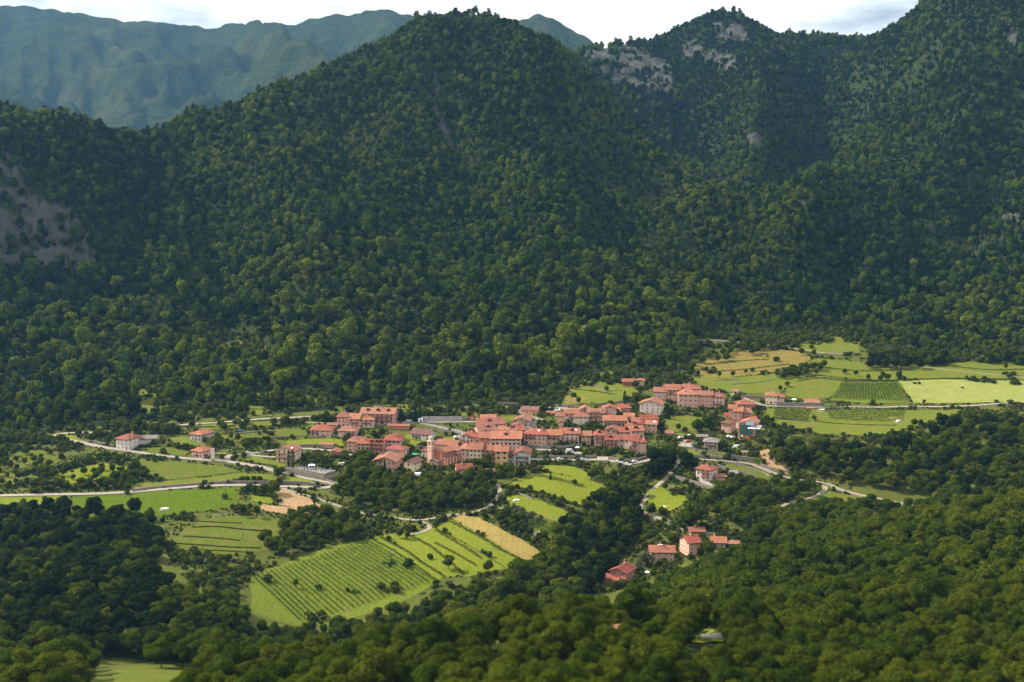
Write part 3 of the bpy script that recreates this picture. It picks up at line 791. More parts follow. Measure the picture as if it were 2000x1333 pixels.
def jitter_grid(x0, x1, y0, y1, s, jit=0.42):
    nx = int((x1 - x0) / s); ny = int((y1 - y0) / s)
    X, Y = np.meshgrid(np.arange(nx) * s + x0, np.arange(ny) * s + y0)
    X = X + (np.arange(ny) % 2)[:, None] * s * 0.5
    X = X + rng.uniform(-jit, jit, X.shape) * s; Y = Y + rng.uniform(-jit, jit, Y.shape) * s
    return X.ravel(), Y.ravel()

# mountain forest
def forest_points(y0, y1, s, steep=None):
    w = 0.53 * y1
    X, Y = jitter_grid(-w, w, y0, y1, s)
    k = np.abs(X) < 0.50 * Y + 30
    X, Y = X[k], Y[k]; Z = ground_h(X, Y)
    u, v = to_px(X, Y, Z)
    k = forest_mask(u, v) & ~rock_mask(u, v) & (v > -260)
    dens = vnoise(X / 55, Y / 55, 88)
    k &= ~((dens < 0.12) & (rng.random(len(X)) < 0.5))
    if steep: k &= slope_deg(X, Y) > steep          # steep ground needs more trees to close the canopy
    return X[k], Y[k], Z[k], u[k], v[k]
X1, Y1, Z1, U1, V1 = forest_points(860, 1150, 6.4)
parts_ = [(X1, Y1, Z1, U1, V1), forest_points(1150, 1720, 5.3), forest_points(1720, 2640, 6.2), forest_points(1150, 2640, 8.0, 38)]
FX, FY, FZ, FU, FV = (np.concatenate([q[i] for q in parts_]) for i in range(5))
big = np.interp(FY, [900, 1100, 1300, 1700, 1720, 2600], [0.93, 0.83, 0.65, 0.58, 0.68, 0.74])
CON_ZONES = [([(980, 560), (1130, 470), (1300, 430), (1500, 470), (1660, 560), (1560, 620), (1350, 560), (1200, 600), (1050, 620)], 0.30), ([(560, 150), (640, 90), (760, 75), (760, 110), (640, 140)], 0.6), ([(1640, 380), (2000, 330), (2100, 560), (1700, 560)], 0.55), ([(1280, 330), (1360, 300), (1380, 420), (1310, 420)], 0.25), ([(1600, 200), (1900, 20), (2100, 60), (2100, 330), (1700, 330)], 0.3)]
pc = 0.012 + 0.05 * (vnoise(FX / 120, FY / 120, 41) > 0.62)
for zone, p in CON_ZONES: pc = np.where(inpoly(FU, FV, zone), p * (0.2 + 1.2 * vnoise(FX / 45, FY / 45, 43)), pc)
isc = rng.random(len(FX)) < pc
# shade on the dark slopes painted as darker leaves, amid random dark trees
SHADE_ZONES = [([(-200, 260), (300, 235), (330, 420), (260, 600), (-200, 620)], 0.7), ([(880, 30), (1060, 70), (1110, 180), (1060, 330), (950, 300), (890, 170)], 0.65), ([(1130, 110), (1450, 20), (1560, 90), (1450, 200), (1400, 330), (1280, 300), (1200, 210)], 0.8), ([(1500, 90), (1760, 60), (2100, -100), (2100, 520), (1700, 560), (1620, 480), (1740, 260), (1600, 240)], 0.65), ([(600, 160), (760, 150), (760, 260), (640, 260)], 0.6)]
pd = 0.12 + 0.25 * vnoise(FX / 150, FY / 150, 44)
for zone, p in SHADE_ZONES: pd = np.where(inpoly(FU + 50 * fbm(FX / 70, FY / 70, 2, 45), FV + 30 * fbm(FX / 70, FY / 70, 2, 46), zone), p, pd)
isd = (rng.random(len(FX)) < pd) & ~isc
SUNLIT_ZONES = [([(1000, 720), (1050, 620), (1150, 560), (1290, 570), (1340, 640), (1280, 720), (1100, 740)], 0.7), ([(380, 700), (560, 640), (760, 680), (760, 780), (420, 800)], 0.45), ([(1110, 130), (1180, 210), (1300, 300), (1400, 420), (1340, 440), (1230, 320), (1120, 200)], 0.6), ([(1750, 200), (1660, 300), (1570, 400), (1590, 440), (1690, 330)], 0.6), ([(470, 200), (640, 110), (700, 130), (600, 220), (480, 260)], 0.5), ([(1700, 600), (2100, 570), (2100, 690), (1700, 680)], 0.45), ([(0, 200), (300, 200), (320, 250), (0, 250)], 0.6)]  # sunlit ridges painted as lighter leaves, besides truly yellow-green trees
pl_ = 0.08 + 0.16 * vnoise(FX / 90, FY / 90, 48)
for zone, p in SUNLIT_ZONES: pl_ = np.where(inpoly(FU + 50 * fbm(FX / 70, FY / 70, 2, 49), FV + 30 * fbm(FX / 70, FY / 70, 2, 50), zone), p, pl_)
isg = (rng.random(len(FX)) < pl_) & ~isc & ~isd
isl = ~isc & ~isd & ~isg
fs = np.clip(rng.lognormal(-0.10, 0.34, len(FX)), 0.38, np.where(FY > 1250, 1.35, 1.9)) * big * (0.82 + 0.4 * vnoise(FX / 80, FY / 80, 47))
fs = fs * np.where(~forest_mask(FU, FV + 15), .55, np.where(~forest_mask(FU, FV + 32), .78, 1.0))      # the edge steps down
# low scrub in the clearings' rim and young wood near the lower edge
P = np.stack([FX, FY, FZ - 0.3], 1)
for nm, lab, kind, k in (('mountain_forest', 'dense broadleaf forest covering the mountain slopes above the village', 'far', isl), ('dark_forest', 'broadleaf trees on the high and shady slopes, shade painted into dark leaves', 'fardark', isd), ('sunny_forest', 'yellow green trees in the forest above the village, sunlight painted into lighter leaves', 'farlight', isg), ('conifer_forest', 'dark conifers scattered through the mountain forest', 'conifer', isc)):
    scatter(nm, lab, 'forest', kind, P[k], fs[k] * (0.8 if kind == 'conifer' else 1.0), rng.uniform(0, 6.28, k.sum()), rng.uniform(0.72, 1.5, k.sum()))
print('forest', isl.sum(), isd.sum(), isc.sum(), isg.sum())

# ---------------------------------------------------------------- fields, roads and walls
def smooth_line(P, step):
    """Catmull-Rom through plan points, resampled"""
    P = np.asarray(P, float)[:, :2]
    Q = np.vstack([2 * P[0] - P[1], P, 2 * P[-1] - P[-2]])
    out = []
    for i in range(1, len(Q) - 2):
        p0, p1, p2, p3 = Q[i - 1], Q[i], Q[i + 1], Q[i + 2]
        n = max(2, int(np.linalg.norm(p2 - p1) / step))
        t = (np.arange(n) / n)[:, None]
        out.append(0.5 * (2 * p1 + (p2 - p0) * t + (2 * p0 - 5 * p1 + 4 * p2 - p3) * t ** 2 + (3 * p1 - p0 - 3 * p2 + p3) * t ** 3))
    out.append(P[-1:])
    return np.vstack(out)
def plan(px):
    return hit(px)[:, :2]
FIELD_LEVEL = [0.10]
FIELDS = []; ROADS = []
def field(name, px, mat, label, lift=None, wob=1.2, step=4.0, cat='meadow', dz=None):
    P = plan(px)
    L = [P[i] for i in range(len(P))]
    B = []
    for i in range(len(L)):
        a, b = L[i], L[(i + 1) % len(L)]
        n = max(1, int(np.linalg.norm(b - a) / 3.0))
        for k in range(n): B.append(a + (b - a) * k / n)
    B = np.array(B)
    B = B + wob * np.stack([fbm(B[:, 0] / 7, B[:, 1] / 7, 2, 5), fbm(B[:, 0] / 7 + 40, B[:, 1] / 7, 2, 6)], 1)
    gx, gy_ = np.meshgrid(np.arange(B[:, 0].min(), B[:, 0].max(), step), np.arange(B[:, 1].min(), B[:, 1].max(), step))
    gx = gx.ravel(); gy_ = gy_.ravel()
    k = inpoly(gx, gy_, B.tolist())
    nb = len(B)
    FIELDS.append(B.tolist())
    vs_ = [Vector(p) for p in B] + [Vector((a, b)) for a, b in zip(gx[k], gy_[k])]
    r = delaunay_2d_cdt(vs_, [(i, (i + 1) % nb) for i in range(nb)], [], 1, 1e-4)
    V = np.array([tuple(v) for v in r[0]])
    FIELD_LEVEL[0] += 0.006
    Z = ground_h(V[:, 0], V[:, 1]) + (FIELD_LEVEL[0] if lift is None else lift)
    me = bpy.data.meshes.new(name)
    me.from_pydata([(a, b, c) for (a, b), c in zip(V, Z)], [], [tuple(f) for f in r[2]])
    me.materials.append(M[mat]); me.polygons.foreach_set('use_smooth', [True] * len(me.polygons)); me.update()
    o = link(name, me)
    return tag(o, label, cat, kind='structure')
def road(name, px, width, mat, label, lift=0.22, cat='road', verge=0.35, pl=None):
    C = smooth_line(plan(px) if pl is None else pl, 2.0)
    ROADS.append((C, width))
    T = np.gradient(C, axis=0); T = unit(T); N = np.stack([-T[:, 1], T[:, 0]], 1)
    w = width / 2
    offs = [-w - verge * 1.5, -w - 0.02, -w, 0, w, w + 0.02, w + verge * 1.5]
    G = [ground_h(C[:, 0] + N[:, 0] * o, C[:, 1] + N[:, 1] * o) for o in (-w, 0, w)]
    zc = np.maximum(np.maximum(G[0], G[1]), G[2]) * 0.6 + G[1] * 0.4
    ker = np.ones(7) / 7; zc = np.convolve(np.pad(zc, 3, 'edge'), ker, 'valid') + lift
    zz = [-1.6, 0.0, 0.0, 0.04, 0.0, 0.0, -1.6]
    V = np.concatenate([np.stack([C[:, 0] + N[:, 0] * o, C[:, 1] + N[:, 1] * o, zc + h], 1) for o, h in zip(offs, zz)])
    n = len(C); F = []; mi = []
    for k in range(len(offs) - 1):
        for i in range(n - 1):
            F.append((k * n + i, (k + 1) * n + i, (k + 1) * n + i + 1, k * n + i + 1)); mi.append(1 if k in (0, 5) else 0)
    me = np_mesh(name, V, F, [M[mat], M['stone']], mi)
    bm = bmesh.new(); bm.from_mesh(me); bmesh.ops.recalc_face_normals(bm, faces=bm.faces); bm.to_mesh(me); bm.free()
    o = link(name, me)
    tag(o, label, cat, kind='structure')
    return C
def wall(px, h, label, mat='stone', thick=0.6, name='stone_wall', cat='wall', group=None, pl=None, cap=None, wob=0.25):
    C = smooth_line(plan(px) if pl is None else pl, 2.2)
    T = unit(np.gradient(C, axis=0)); N = np.stack([-T[:, 1], T[:, 0]], 1)
    g = ground_h(C[:, 0], C[:, 1])
    top = g + h + wob * fbm(C[:, 0] / 3.0, C[:, 1] / 3.0, 2, 3)
    mb = MB(); n = len(C); vs_ = []
    for i in range(n):
        for s, z in ((-1, g[i] - 1.2), (-1, top[i]), (1, top[i]), (1, g[i] - 1.2)):
            k = thick / 2 * (1.25 if z < top[i] else 0.9)
            vs_.append((C[i, 0] + N[i, 0] * s * k, C[i, 1] + N[i, 1] * s * k, z))
    fs_ = []
    for i in range(n - 1):
        b = 4 * i
        for k in range(3): fs_.append((b + k, b + k + 1, b + 5 + k, b + 4 + k))
    fs_ += [(0, 3, 2, 1), (4 * n - 4, 4 * n - 3, 4 * n - 2, 4 * n - 1)]
    mb.add(vs_, fs_)
    x, y = C[n // 2]; z = g[n // 2]
    mb.v = [(a - x, b - y, c - z) for a, b, c in mb.v]
    o = mb.build(name, [M[mat]], None, (x, y, z))
    return tag(o, label, cat, group)
def hedge(px, h, w, label, mat='hedge', name='hedge', size=0.5, dens=9.0, cat='hedge', group=None, rag=0.35, pl=None):
    """a ragged strip of leaves"""
    C = smooth_line(plan(px) if pl is None else pl, 1.0)
    n = len(C); rg = np.random.default_rng(int(abs(C[0, 0] * 7 + C[0, 1] * 13)) % 99991)
    Ln = np.linalg.norm(np.diff(C, axis=0), axis=1).sum()
    m = int(Ln * dens * (h + w))
    i = rg.integers(0, n, m)
    hh = h * (1 + rag * 1.6 * fbm(C[i, 0] / 2.2, C[i, 1] / 2.2, 2, 8))
    a = rg.uniform(0, math.pi, m)
    off = np.cos(a) * w / 2 * rg.uniform(0.7, 1.1, m); up = np.maximum(0.05, np.sin(a) ** 0.6 * hh * rg.uniform(0.75, 1.08, m))
    T = unit(np.gradient(C, axis=0)); N = np.stack([-T[:, 1], T[:, 0]], 1)
    X = C[i, 0] + N[i, 0] * off + rg.normal(0, .3, m) * T[i, 0]; Y = C[i, 1] + N[i, 1] * off + rg.normal(0, .3, m) * T[i, 1]
    Z = ground_h(X, Y) + up
    nr = np.stack([N[i, 0] * np.cos(a), N[i, 1] * np.cos(a), np.sin(a) + 0.2], 1)
    o0 = np.array([C[n // 2, 0], C[n // 2, 1], gh(*C[n // 2])])
    V, F = cards(rg, np.stack([X, Y, Z], 1) - o0, nr, size)
    o = link(name, np_mesh(name, V, F, [M[mat]], tint=np.repeat(rg.random(m), 4), smooth=True, nrm=soft(nr)), None, o0)
    return tag(o, label, cat, group)

field('meadow', [(-120, 968), (0, 968), (125, 966), (118, 990), (60, 998), (-120, 1000)], 'lime', 'pale green meadow at the left edge below the lower road')
field('meadow', [(125, 985), (150, 971), (250, 964), (400, 956), (458, 953), (468, 972), (458, 990), (400, 1000), (250, 1012), (130, 1008)], 'lush', 'long saturated green field below the lower road')
field('vineyard_ground', [(486, 1130), (520, 1112), (640, 1068), (722, 1054), (855, 1140), (800, 1170), (700, 1205), (600, 1225), (495, 1200)], 'vinesoil', 'grassy slope between the rows of the large vineyard')
field('meadow', [(722, 1054), (745, 1046), (870, 1125), (852, 1141)], 'lime', 'narrow mown strip beside the large vineyard')
field('meadow', [(748, 1046), (800, 1040), (905, 1122), (872, 1130)], 'lime', 'second narrow mown strip right of the large vineyard')
field('meadow', [(802, 1040), (848, 1031), (985, 1112), (910, 1128)], 'lime', 'bright mown strip in the middle of the striped slope')
field('meadow', [(850, 1030), (880, 1014), (1015, 1092), (990, 1112)], 'lime', 'bright mown strip left of the ripe grain')
field('grain_field', [(880, 1012), (905, 1006), (935, 1012), (985, 1038), (1056, 1078), (1050, 1098), (1018, 1094)], 'wheat', 'straw coloured ripe grain strip on the slope below the village', cat='field')
field('meadow', [(990, 948), (1030, 927), (1075, 925), (1140, 935), (1195, 955), (1198, 985), (1145, 992), (1075, 966)], 'lime', 'bright meadow below the lower village road')
field('meadow', [(1035, 912), (1070, 908), (1120, 912), (1160, 930), (1150, 938), (1080, 924)], 'lime', 'small upper meadow just under the lower village road')
field('meadow', [(985, 972), (1010, 968), (1045, 975), (1135, 1012), (1138, 1040), (1060, 1010), (1000, 990)], 'lime', 'lime green strip above the small vineyard')
field('meadow', [(1005, 990), (1060, 1010), (1130, 1042), (1100, 1060), (1060, 1050), (1030, 1030)], 'terrace', 'darker plot around the small vineyard')
field('terrace_field', [(340, 1052), (365, 1030), (420, 1010), (470, 1008), (555, 1015), (545, 1045), (520, 1075), (470, 1085), (400, 1082), (345, 1072)], 'terrace', 'stepped grass terraces right of the dark wood', cat='field')
field('bare_field', [(548, 956), (600, 972), (632, 990), (600, 998), (540, 985), (535, 970)], 'earth', 'bare tan earth patch below the hairpin bend', cat='field')
field('bare_field', [(512, 985), (545, 990), (620, 996), (650, 1000), (630, 1008), (540, 1003), (510, 996)], 'earth', 'reddish tilled strip below the hairpin bend', cat='field')
field('meadow', [(490, 968), (535, 972), (545, 985), (510, 984), (488, 978)], 'lime', 'small light green plot under the two roadside trees')
field('meadow', [(470, 895), (505, 893), (560, 908), (552, 915), (500, 905)], 'pasture', 'sunlit lawn below the chalet with balconies')
field('meadow', [(250, 948), (330, 940), (470, 925), (540, 928), (545, 938), (460, 938), (330, 952), (260, 958)], 'pasture', 'grass bank above the lower road on the left')
field('meadow', [(270, 897), (345, 902), (440, 912), (470, 922), (330, 938), (290, 930)], 'terrace', 'overgrown slope between the two left roads')
field('meadow', [(560, 930), (600, 938), (628, 946), (600, 950), (556, 944)], 'lime', 'grass wedge inside the hairpin bend')
field('meadow', [(110, 850), (150, 852), (200, 862), (185, 866), (130, 858)], 'lime', 'grass corner by the upper left road')
field('meadow', [(830, 806), (900, 804), (960, 801), (1000, 808), (1025, 820), (1000, 824), (940, 816), (830, 812)], 'pasture', 'grass bank between the forest road and the concrete wall')
field('meadow', [(770, 855), (800, 848), (806, 860), (850, 862), (855, 858), (895, 850), (880, 866), (850, 868), (810, 874), (785, 865)], 'lime', 'lawn around the brown roofed house')
field('meadow', [(1095, 735), (1180, 742), (1250, 760), (1235, 780), (1190, 790), (1110, 790), (1085, 785), (1100, 760)], 'pasture', 'sunny terraced pasture above the old village')
field('dry_pasture', [(1085, 778), (1110, 772), (1150, 778), (1130, 790), (1090, 792)], 'dry', 'dry yellow bank above the upper road', cat='meadow')
field('meadow', [(1300, 815), (1345, 812), (1385, 820), (1360, 850), (1320, 860), (1296, 845)], 'pasture', 'shaded meadow terraces right of the old village')
field('dry_pasture', [(1350, 715), (1420, 690), (1500, 680), (1560, 688), (1590, 700), (1540, 725), (1460, 735), (1370, 740)], 'dry', 'brown dry pasture with scattered trees on the right', cat='meadow')
field('meadow', [(1345, 738), (1460, 736), (1540, 728), (1560, 740), (1520, 770), (1440, 770), (1380, 760)], 'pasture', 'green pasture behind the upper row of houses')
field('meadow', [(1540, 745), (1600, 735), (1650, 745), (1620, 778), (1560, 782), (1530, 775)], 'pasture', 'smooth meadow left of the upper vineyard')
field('vineyard_ground', [(1622, 782), (1642, 748), (1755, 746), (1780, 788), (1700, 790)], 'vinesoil', 'grass between the upper vineyard rows')
field('hay_meadow', [(1755, 745), (1840, 742), (2000, 745), (2100, 750), (2100, 785), (1900, 788), (1785, 788)], 'silage', 'pale mown hay field at the right edge', cat='meadow')
field('meadow', [(1590, 700), (1700, 710), (1850, 708), (2100, 700), (2100, 748), (1850, 740), (1700, 744), (1600, 733), (1560, 738)], 'pasture', 'upper right meadows with lines of trees')
field('meadow', [(1500, 798), (1600, 800), (1780, 802), (1900, 800), (1800, 830), (1730, 850), (1600, 848), (1510, 830), (1490, 815)], 'pasture', 'bright meadow with vine plots left of the wooded knoll')
field('meadow', [(1495, 665), (1600, 652), (1640, 642), (1678, 652), (1680, 690), (1600, 690), (1500, 678)], 'pasture', 'highest field corner at the edge of the right forest')
field('meadow', [(1265, 962), (1285, 950), (1345, 972), (1340, 985), (1310, 1000), (1265, 995)], 'lime', 'small round meadow beside the lane under the pink villa')
field('meadow', [(1330, 895), (1360, 890), (1420, 897), (1470, 902), (1460, 893), (1400, 882), (1340, 884)], 'pasture', 'lawn terrace below the grey roofed house')
field('meadow', [(1410, 905), (1450, 910), (1500, 925), (1520, 935), (1480, 940), (1430, 922)], 'terrace', 'terraced garden strips right of the pink villa')
field('meadow', [(1550, 985), (1620, 960), (1660, 968), (1720, 990), (1650, 1005), (1580, 1000)], 'terrace', 'green terraces under the right hand lane')
field('dry_pasture', [(1480, 885), (1500, 878), (1545, 920), (1540, 928), (1500, 912)], 'earth', 'bare orange bank beside the right hand lane', cat='meadow')
field('meadow', [(220, 1310), (260, 1304), (420, 1305), (450, 1330), (470, 1410), (220, 1410)], 'terrace', 'meadow corner showing at the bottom left')
field('meadow', [(1345, 1228), (1425, 1228), (1430, 1256), (1350, 1258)], 'lime', 'small clearing with the greenhouse in the near wood')
field('meadow', [(465, 845), (560, 838), (600, 842), (600, 852), (520, 858), (460, 856)], 'terrace', 'garden terraces left of the village')
field('meadow', [(560, 862), (640, 856), (672, 860), (670, 872), (600, 870), (560, 872)], 'lime', 'bright garden strip above the curved village street')
field('meadow', [(100, 930), (200, 905), (250, 915), (230, 935), (130, 948)], 'lime', 'small meadow among bushes on the left')
field('meadow', [(10, 884), (80, 880), (130, 896), (100, 912), (30, 916)], 'terrace', 'rough grass slope at the far left between the roads')
field('meadow', [(-60, 930), (50, 924), (90, 936), (30, 948), (-60, 950)], 'pasture', 'light green plot at the left edge above the lower road')
field('meadow', [(330, 857), (400, 852), (460, 850), (470, 864), (420, 872), (350, 872)], 'pasture', 'gardens between the two left villas')
field('meadow', [(270, 877), (330, 874), (372, 884), (360, 892), (290, 886)], 'terrace', 'kitchen garden right of the tall white house')
field('meadow', [(380, 832), (480, 826), (560, 823), (560, 830), (470, 838), (390, 842)], 'pasture', 'light grass bank under the forest edge road')
field('meadow', [(590, 829), (640, 832), (655, 838), (600, 840)], 'terrace', 'garden plot above the red hipped villa')
field('meadow', [(650, 796), (740, 793), (830, 789), (830, 799), (740, 803), (650, 808)], 'pasture', 'grass strip at the foot of the forest above the road')
field('meadow', [(1320, 870), (1360, 880), (1400, 890), (1390, 894), (1340, 888)], 'pasture', 'lawn below the small car park')
for i, pp in enumerate(CLEARINGS[:5]):
    field('clearing', pp, 'dry' if i == 0 else 'pasture', ['yellow clearing high in the left wood', 'small clearing in the wood above the village', 'tiny clearing above the forest road', 'terraced clearing in the wood at the far left', 'grassy gap at the foot of the forest'][i])

# roads and lanes
road('road', [(-120, 974), (0, 969), (100, 967), (200, 965), (290, 959), (400, 950), (480, 948.5), (549, 951), (570, 951.5), (610, 953), (636, 954), (650, 951), (655, 946.5), (645, 943.5), (630, 940.5), (600, 934.5), (560, 925), (532, 919), (510, 913), (480, 908), (450, 903), (415, 900), (350, 895), (290, 887), (250, 881), (205, 875), (150, 863), (112, 854), (115, 849), (150, 846), (200, 846)], 5.0, 'road', 'pale main road with a hairpin bend on the left')
road('lane', [(549, 952), (565, 959), (585, 966), (607, 970), (650, 985), (700, 1001), (760, 1011), (820, 1017), (870, 1008), (920, 1003), (955, 990), (970, 974), (976, 958), (972, 945)], 2.5, 'gravel', 'narrow lane dropping right from the hairpin bend')
road('lane', [(800, 1046), (825, 1040), (840, 1032), (835, 1026), (820, 1018)], 2.6, 'gravel', 'short track into the striped meadows')
road('lane', [(440, 900), (448, 891), (466, 887), (486, 887), (520, 882), (560, 878), (600, 877.5), (630, 879.5), (650, 882), (668, 888), (690, 890)], 4.2, 'road', 'curved village street entering from the left junction')
road('lane', [(486, 887), (500, 891), (520, 893), (545, 894)], 3.0, 'road', 'driveway to the chalet with balconies')
road('lane', [(440, 888), (425, 886), (410, 889)], 3.0, 'road', 'short driveway behind the grey pillar')
road('lane', [(652, 884), (656, 876), (652, 871)], 3.0, 'road', 'steep ramp beside the low garage')
road('road', [(330, 833), (400, 828), (480, 822), (540, 818), (600, 815), (660, 812), (740, 807), (830, 803), (900, 801), (960, 797), (1010, 795), (1040, 795), (1080, 797), (1120, 800), (1150, 802)], 4.2, 'road', 'forest edge road above the village')
road('lane', [(972, 797), (1000, 803), (1030, 812), (1050, 820), (1044, 826), (1037, 835), (1030, 842)], 4.4, 'road', 'concrete lane forking down from the forest edge road')
road('lane', [(1050, 820), (1062, 821)], 3.6, 'road', 'short spur at the lane fork')
road('lane', [(555, 820), (600, 826), (640, 828), (655, 832)], 2.6, 'gravel', 'garden track under the forest edge road')
road('lane', [(735, 830), (780, 827), (820, 825), (870, 825.5), (920, 825), (990, 826)], 4.2, 'road', 'upper village street along the concrete wall')
road('lane', [(822, 826), (850, 833), (880, 840), (905, 846), (897, 854), (890, 862)], 4.0, 'asphalt', 'grey ramp sloping down below the concrete wall')
road('lane', [(1035, 898), (1060, 899), (1092, 899), (1131, 900), (1164, 898.7), (1188, 900), (1205, 903), (1225, 907), (1254, 903), (1275, 897)], 4.2, 'road', 'lower village street with parked cars')
road('plaza', [(1166, 897), (1188, 897.5)], 11.0, 'road', 'bright paved square on the lower village street', cat='square')
road('lane', [(1046, 878), (1070, 880), (1092, 882), (1122, 885), (1140, 887)], 4.6, 'road', 'parking strip below the row of pink houses')
road('lane', [(1355, 897), (1370, 898), (1420, 902), (1466, 907), (1490, 916), (1520, 928), (1545, 936), (1575, 940), (1610, 944), (1624, 948), (1640, 957), (1690, 970), (1740, 980), (1785, 989), (1830, 998)], 3.4, 'gravel', 'lane curving away to the right below the terraces')
road('lane', [(1608, 946), (1612, 957), (1598, 967), (1580, 974), (1540, 984), (1518, 995)], 3.0, 'gravel', 'branch lane falling left into the wood')
road('lane', [(1322, 895), (1326, 901), (1320, 911), (1308, 928), (1290, 944), (1270, 962), (1258, 980), (1250, 992), (1258, 1003), (1280, 1010), (1310, 1020)], 2.8, 'gravel', 'steep path from the big tree down to the hamlet')
road('road', [(1428, 770), (1450, 777), (1478, 788), (1500, 794), (1560, 795.5), (1640, 796), (1720, 796.5), (1800, 795), (1900, 793), (2000, 786), (2120, 780)], 3.8, 'road', 'straight lane past the upper vineyard')
road('lane', [(1300, 662), (1370, 665), (1430, 668), (1500, 676), (1560, 683), (1610, 690), (1680, 692)], 3.4, 'road', 'pale lane crossing the high pasture')
road('lane', [(1790, 716), (1900, 728), (2000, 738), (2100, 748)], 2.6, 'gravel', 'field track at the right edge')
road('lane', [(1338, 860), (1348, 866), (1345, 874), (1335, 872), (1330, 864)], 5.0, 'road', 'small car park left of the grey roofed house')
road('lane', [(1420, 788), (1440, 790), (1448, 800), (1440, 815), (1442, 840), (1448, 855)], 3.4, 'road', 'steep street past the stepped houses')
field('yard', [(1360, 936), (1384, 942), (1395, 951), (1376, 950)], 'road', 'paved forecourt of the pink villa', lift=0.35, cat='yard', wob=0.2)

# walls
for args in [
    ([(258, 961.5), (300, 955), (360, 950), (430, 945), (478, 944), (540, 945.5)], 1.6, 'long stone wall on the upper side of the lower left road'),
    ([(554, 946), (580, 946.5), (617, 950)], 2.2, 'stone wall inside the hairpin bend'),
    ([(557, 924), (590, 931), (634, 939.5)], 3.4, 'tall retaining wall carrying the cemetery'),
    ([(634, 939.5), (660, 933)], 2.2, 'short end wall of the cemetery terrace'),
    ([(636, 940), (662, 948)], 1.4, 'low wall running from the cemetery to the bend'),
    ([(1026, 874), (1050, 876.5), (1080, 877.5), (1110, 876.5), (1136, 874)], 2.4, 'retaining wall under the row of pink houses'),
    ([(1046, 895.5), (1090, 895.5), (1130, 896), (1162, 894)], 1.8, 'stone wall above the lower village street'),
    ([(1190, 896.5), (1215, 901), (1240, 901), (1262, 896)], 1.8, 'stone wall above the parked cars at the street end'),
    ([(1336, 888), (1350, 893.5), (1380, 895.5), (1412, 898)], 2.0, 'stone wall left half of the terrace above the lane'),
    ([(1413, 896), (1440, 899), (1472, 903)], 3.0, 'higher dark stone wall above the lane on the right'),
    ([(1330, 877), (1350, 879), (1372, 884), (1395, 888), (1410, 891)], 1.8, 'garden wall under the grey roofed house'),
    ([(1306, 933), (1335, 941), (1365, 950), (1395, 960)], 2.6, 'long retaining wall below the pink villa'),
    ([(1300, 950), (1325, 957), (1347, 971)], 0.9, 'low tan wall across the round meadow'),
    ([(1402, 914), (1430, 922), (1455, 929), (1478, 937)], 2.4, 'upper terrace wall right of the pink villa'),
    ([(1412, 904), (1450, 912), (1490, 925), (1502, 934)], 1.3, 'curved kerb wall below the right hand lane'),
    ([(1484, 912), (1505, 918), (1540, 926)], 2.2, 'stone wall under the orange bank'),
    ([(1440, 776), (1465, 778), (1496, 780)], 2.2, 'stone wall left of the cream corner house'),
    ([(1516, 794), (1550, 794.5), (1604, 794.5)], 3.2, 'high terrace wall right of the cream corner house'),
    ([(1515, 818), (1540, 821), (1582, 824.5)], 1.3, 'stone wall under the small vine plot'),
    ([(1095, 735), (1130, 739), (1170, 744)], 1.2, 'highest terrace wall above the old village'),
    ([(1100, 748), (1140, 752), (1180, 755)], 1.0, 'second terrace wall above the old village'),
    ([(1165, 762), (1190, 765), (1215, 764)], 0.9, 'third terrace wall above the old village'),
    ([(1165, 792), (1200, 788), (1240, 783)], 1.4, 'dark terrace wall under the cypress'),
    ([(1298, 847), (1320, 846), (1348, 845)], 1.0, 'low wall across the shaded meadow'),
    ([(1322, 808), (1340, 810), (1358, 813)], 1.6, 'dark garden wall below the upper block'),
    ([(800, 874), (820, 876), (832, 877)], 1.6, 'wall between the lawn and the church yard'),
    ([(858, 842), (880, 847), (900, 852)], 1.8, 'brown wall under the grey ramp'),
    ([(620, 857), (650, 853), (690, 855), (720, 858)], 1.4, 'garden terrace wall under the two hipped villas'),
    ([(576, 874.5), (600, 872.5), (640, 874)], 1.8, 'low wall along the top of the curved street'),
    ([(505, 858), (540, 856), (575, 855)], 1.2, 'garden wall left of the village terraces'),
    ([(455, 850), (500, 846), (540, 845)], 1.2, 'upper garden wall left of the village terraces'),
    ([(1395, 745), (1420, 744), (1445, 743)], 0.9, 'dark terrace step in the green pasture'),
    ([(1430, 752), (1470, 749), (1510, 743)], 0.9, 'longer dark terrace step in the green pasture'),
    ([(985, 964), (1000, 962), (1015, 967), (1040, 977)], 1.2, 'curved stone wall beside the olive plot'),
    ([(1040, 735), (1094, 762)], 0.8, 'rough wall at the forest foot'),
    ([(1270, 1018), (1300, 1026), (1335, 1040)], 1.8, 'stone wall behind the hamlet'),
    ([(1375, 1046), (1420, 1046), (1450, 1043)], 1.6, 'stone wall right of the hamlet'),
    ([(160, 860), (190, 866), (222, 873)], 1.5, 'dark hedge wall left of the tall white house'),
    ([(940, 788), (990, 790), (1040, 792), (1090, 794), (1130, 797)], 1.6, 'grey wall behind the forest edge road'),
]:
    wall(*args)
wall([(823, 823), (850, 823.5), (880, 823.6), (903, 823)], 3.6, 'light concrete retaining wall above the upper village street', 'concrete', 0.5, 'concrete_wall', wob=0.05)
wall([(904, 821), (925, 820)], 2.0, 'darker end piece of the concrete wall', 'stone', 0.5, 'concrete_wall', wob=0.1)
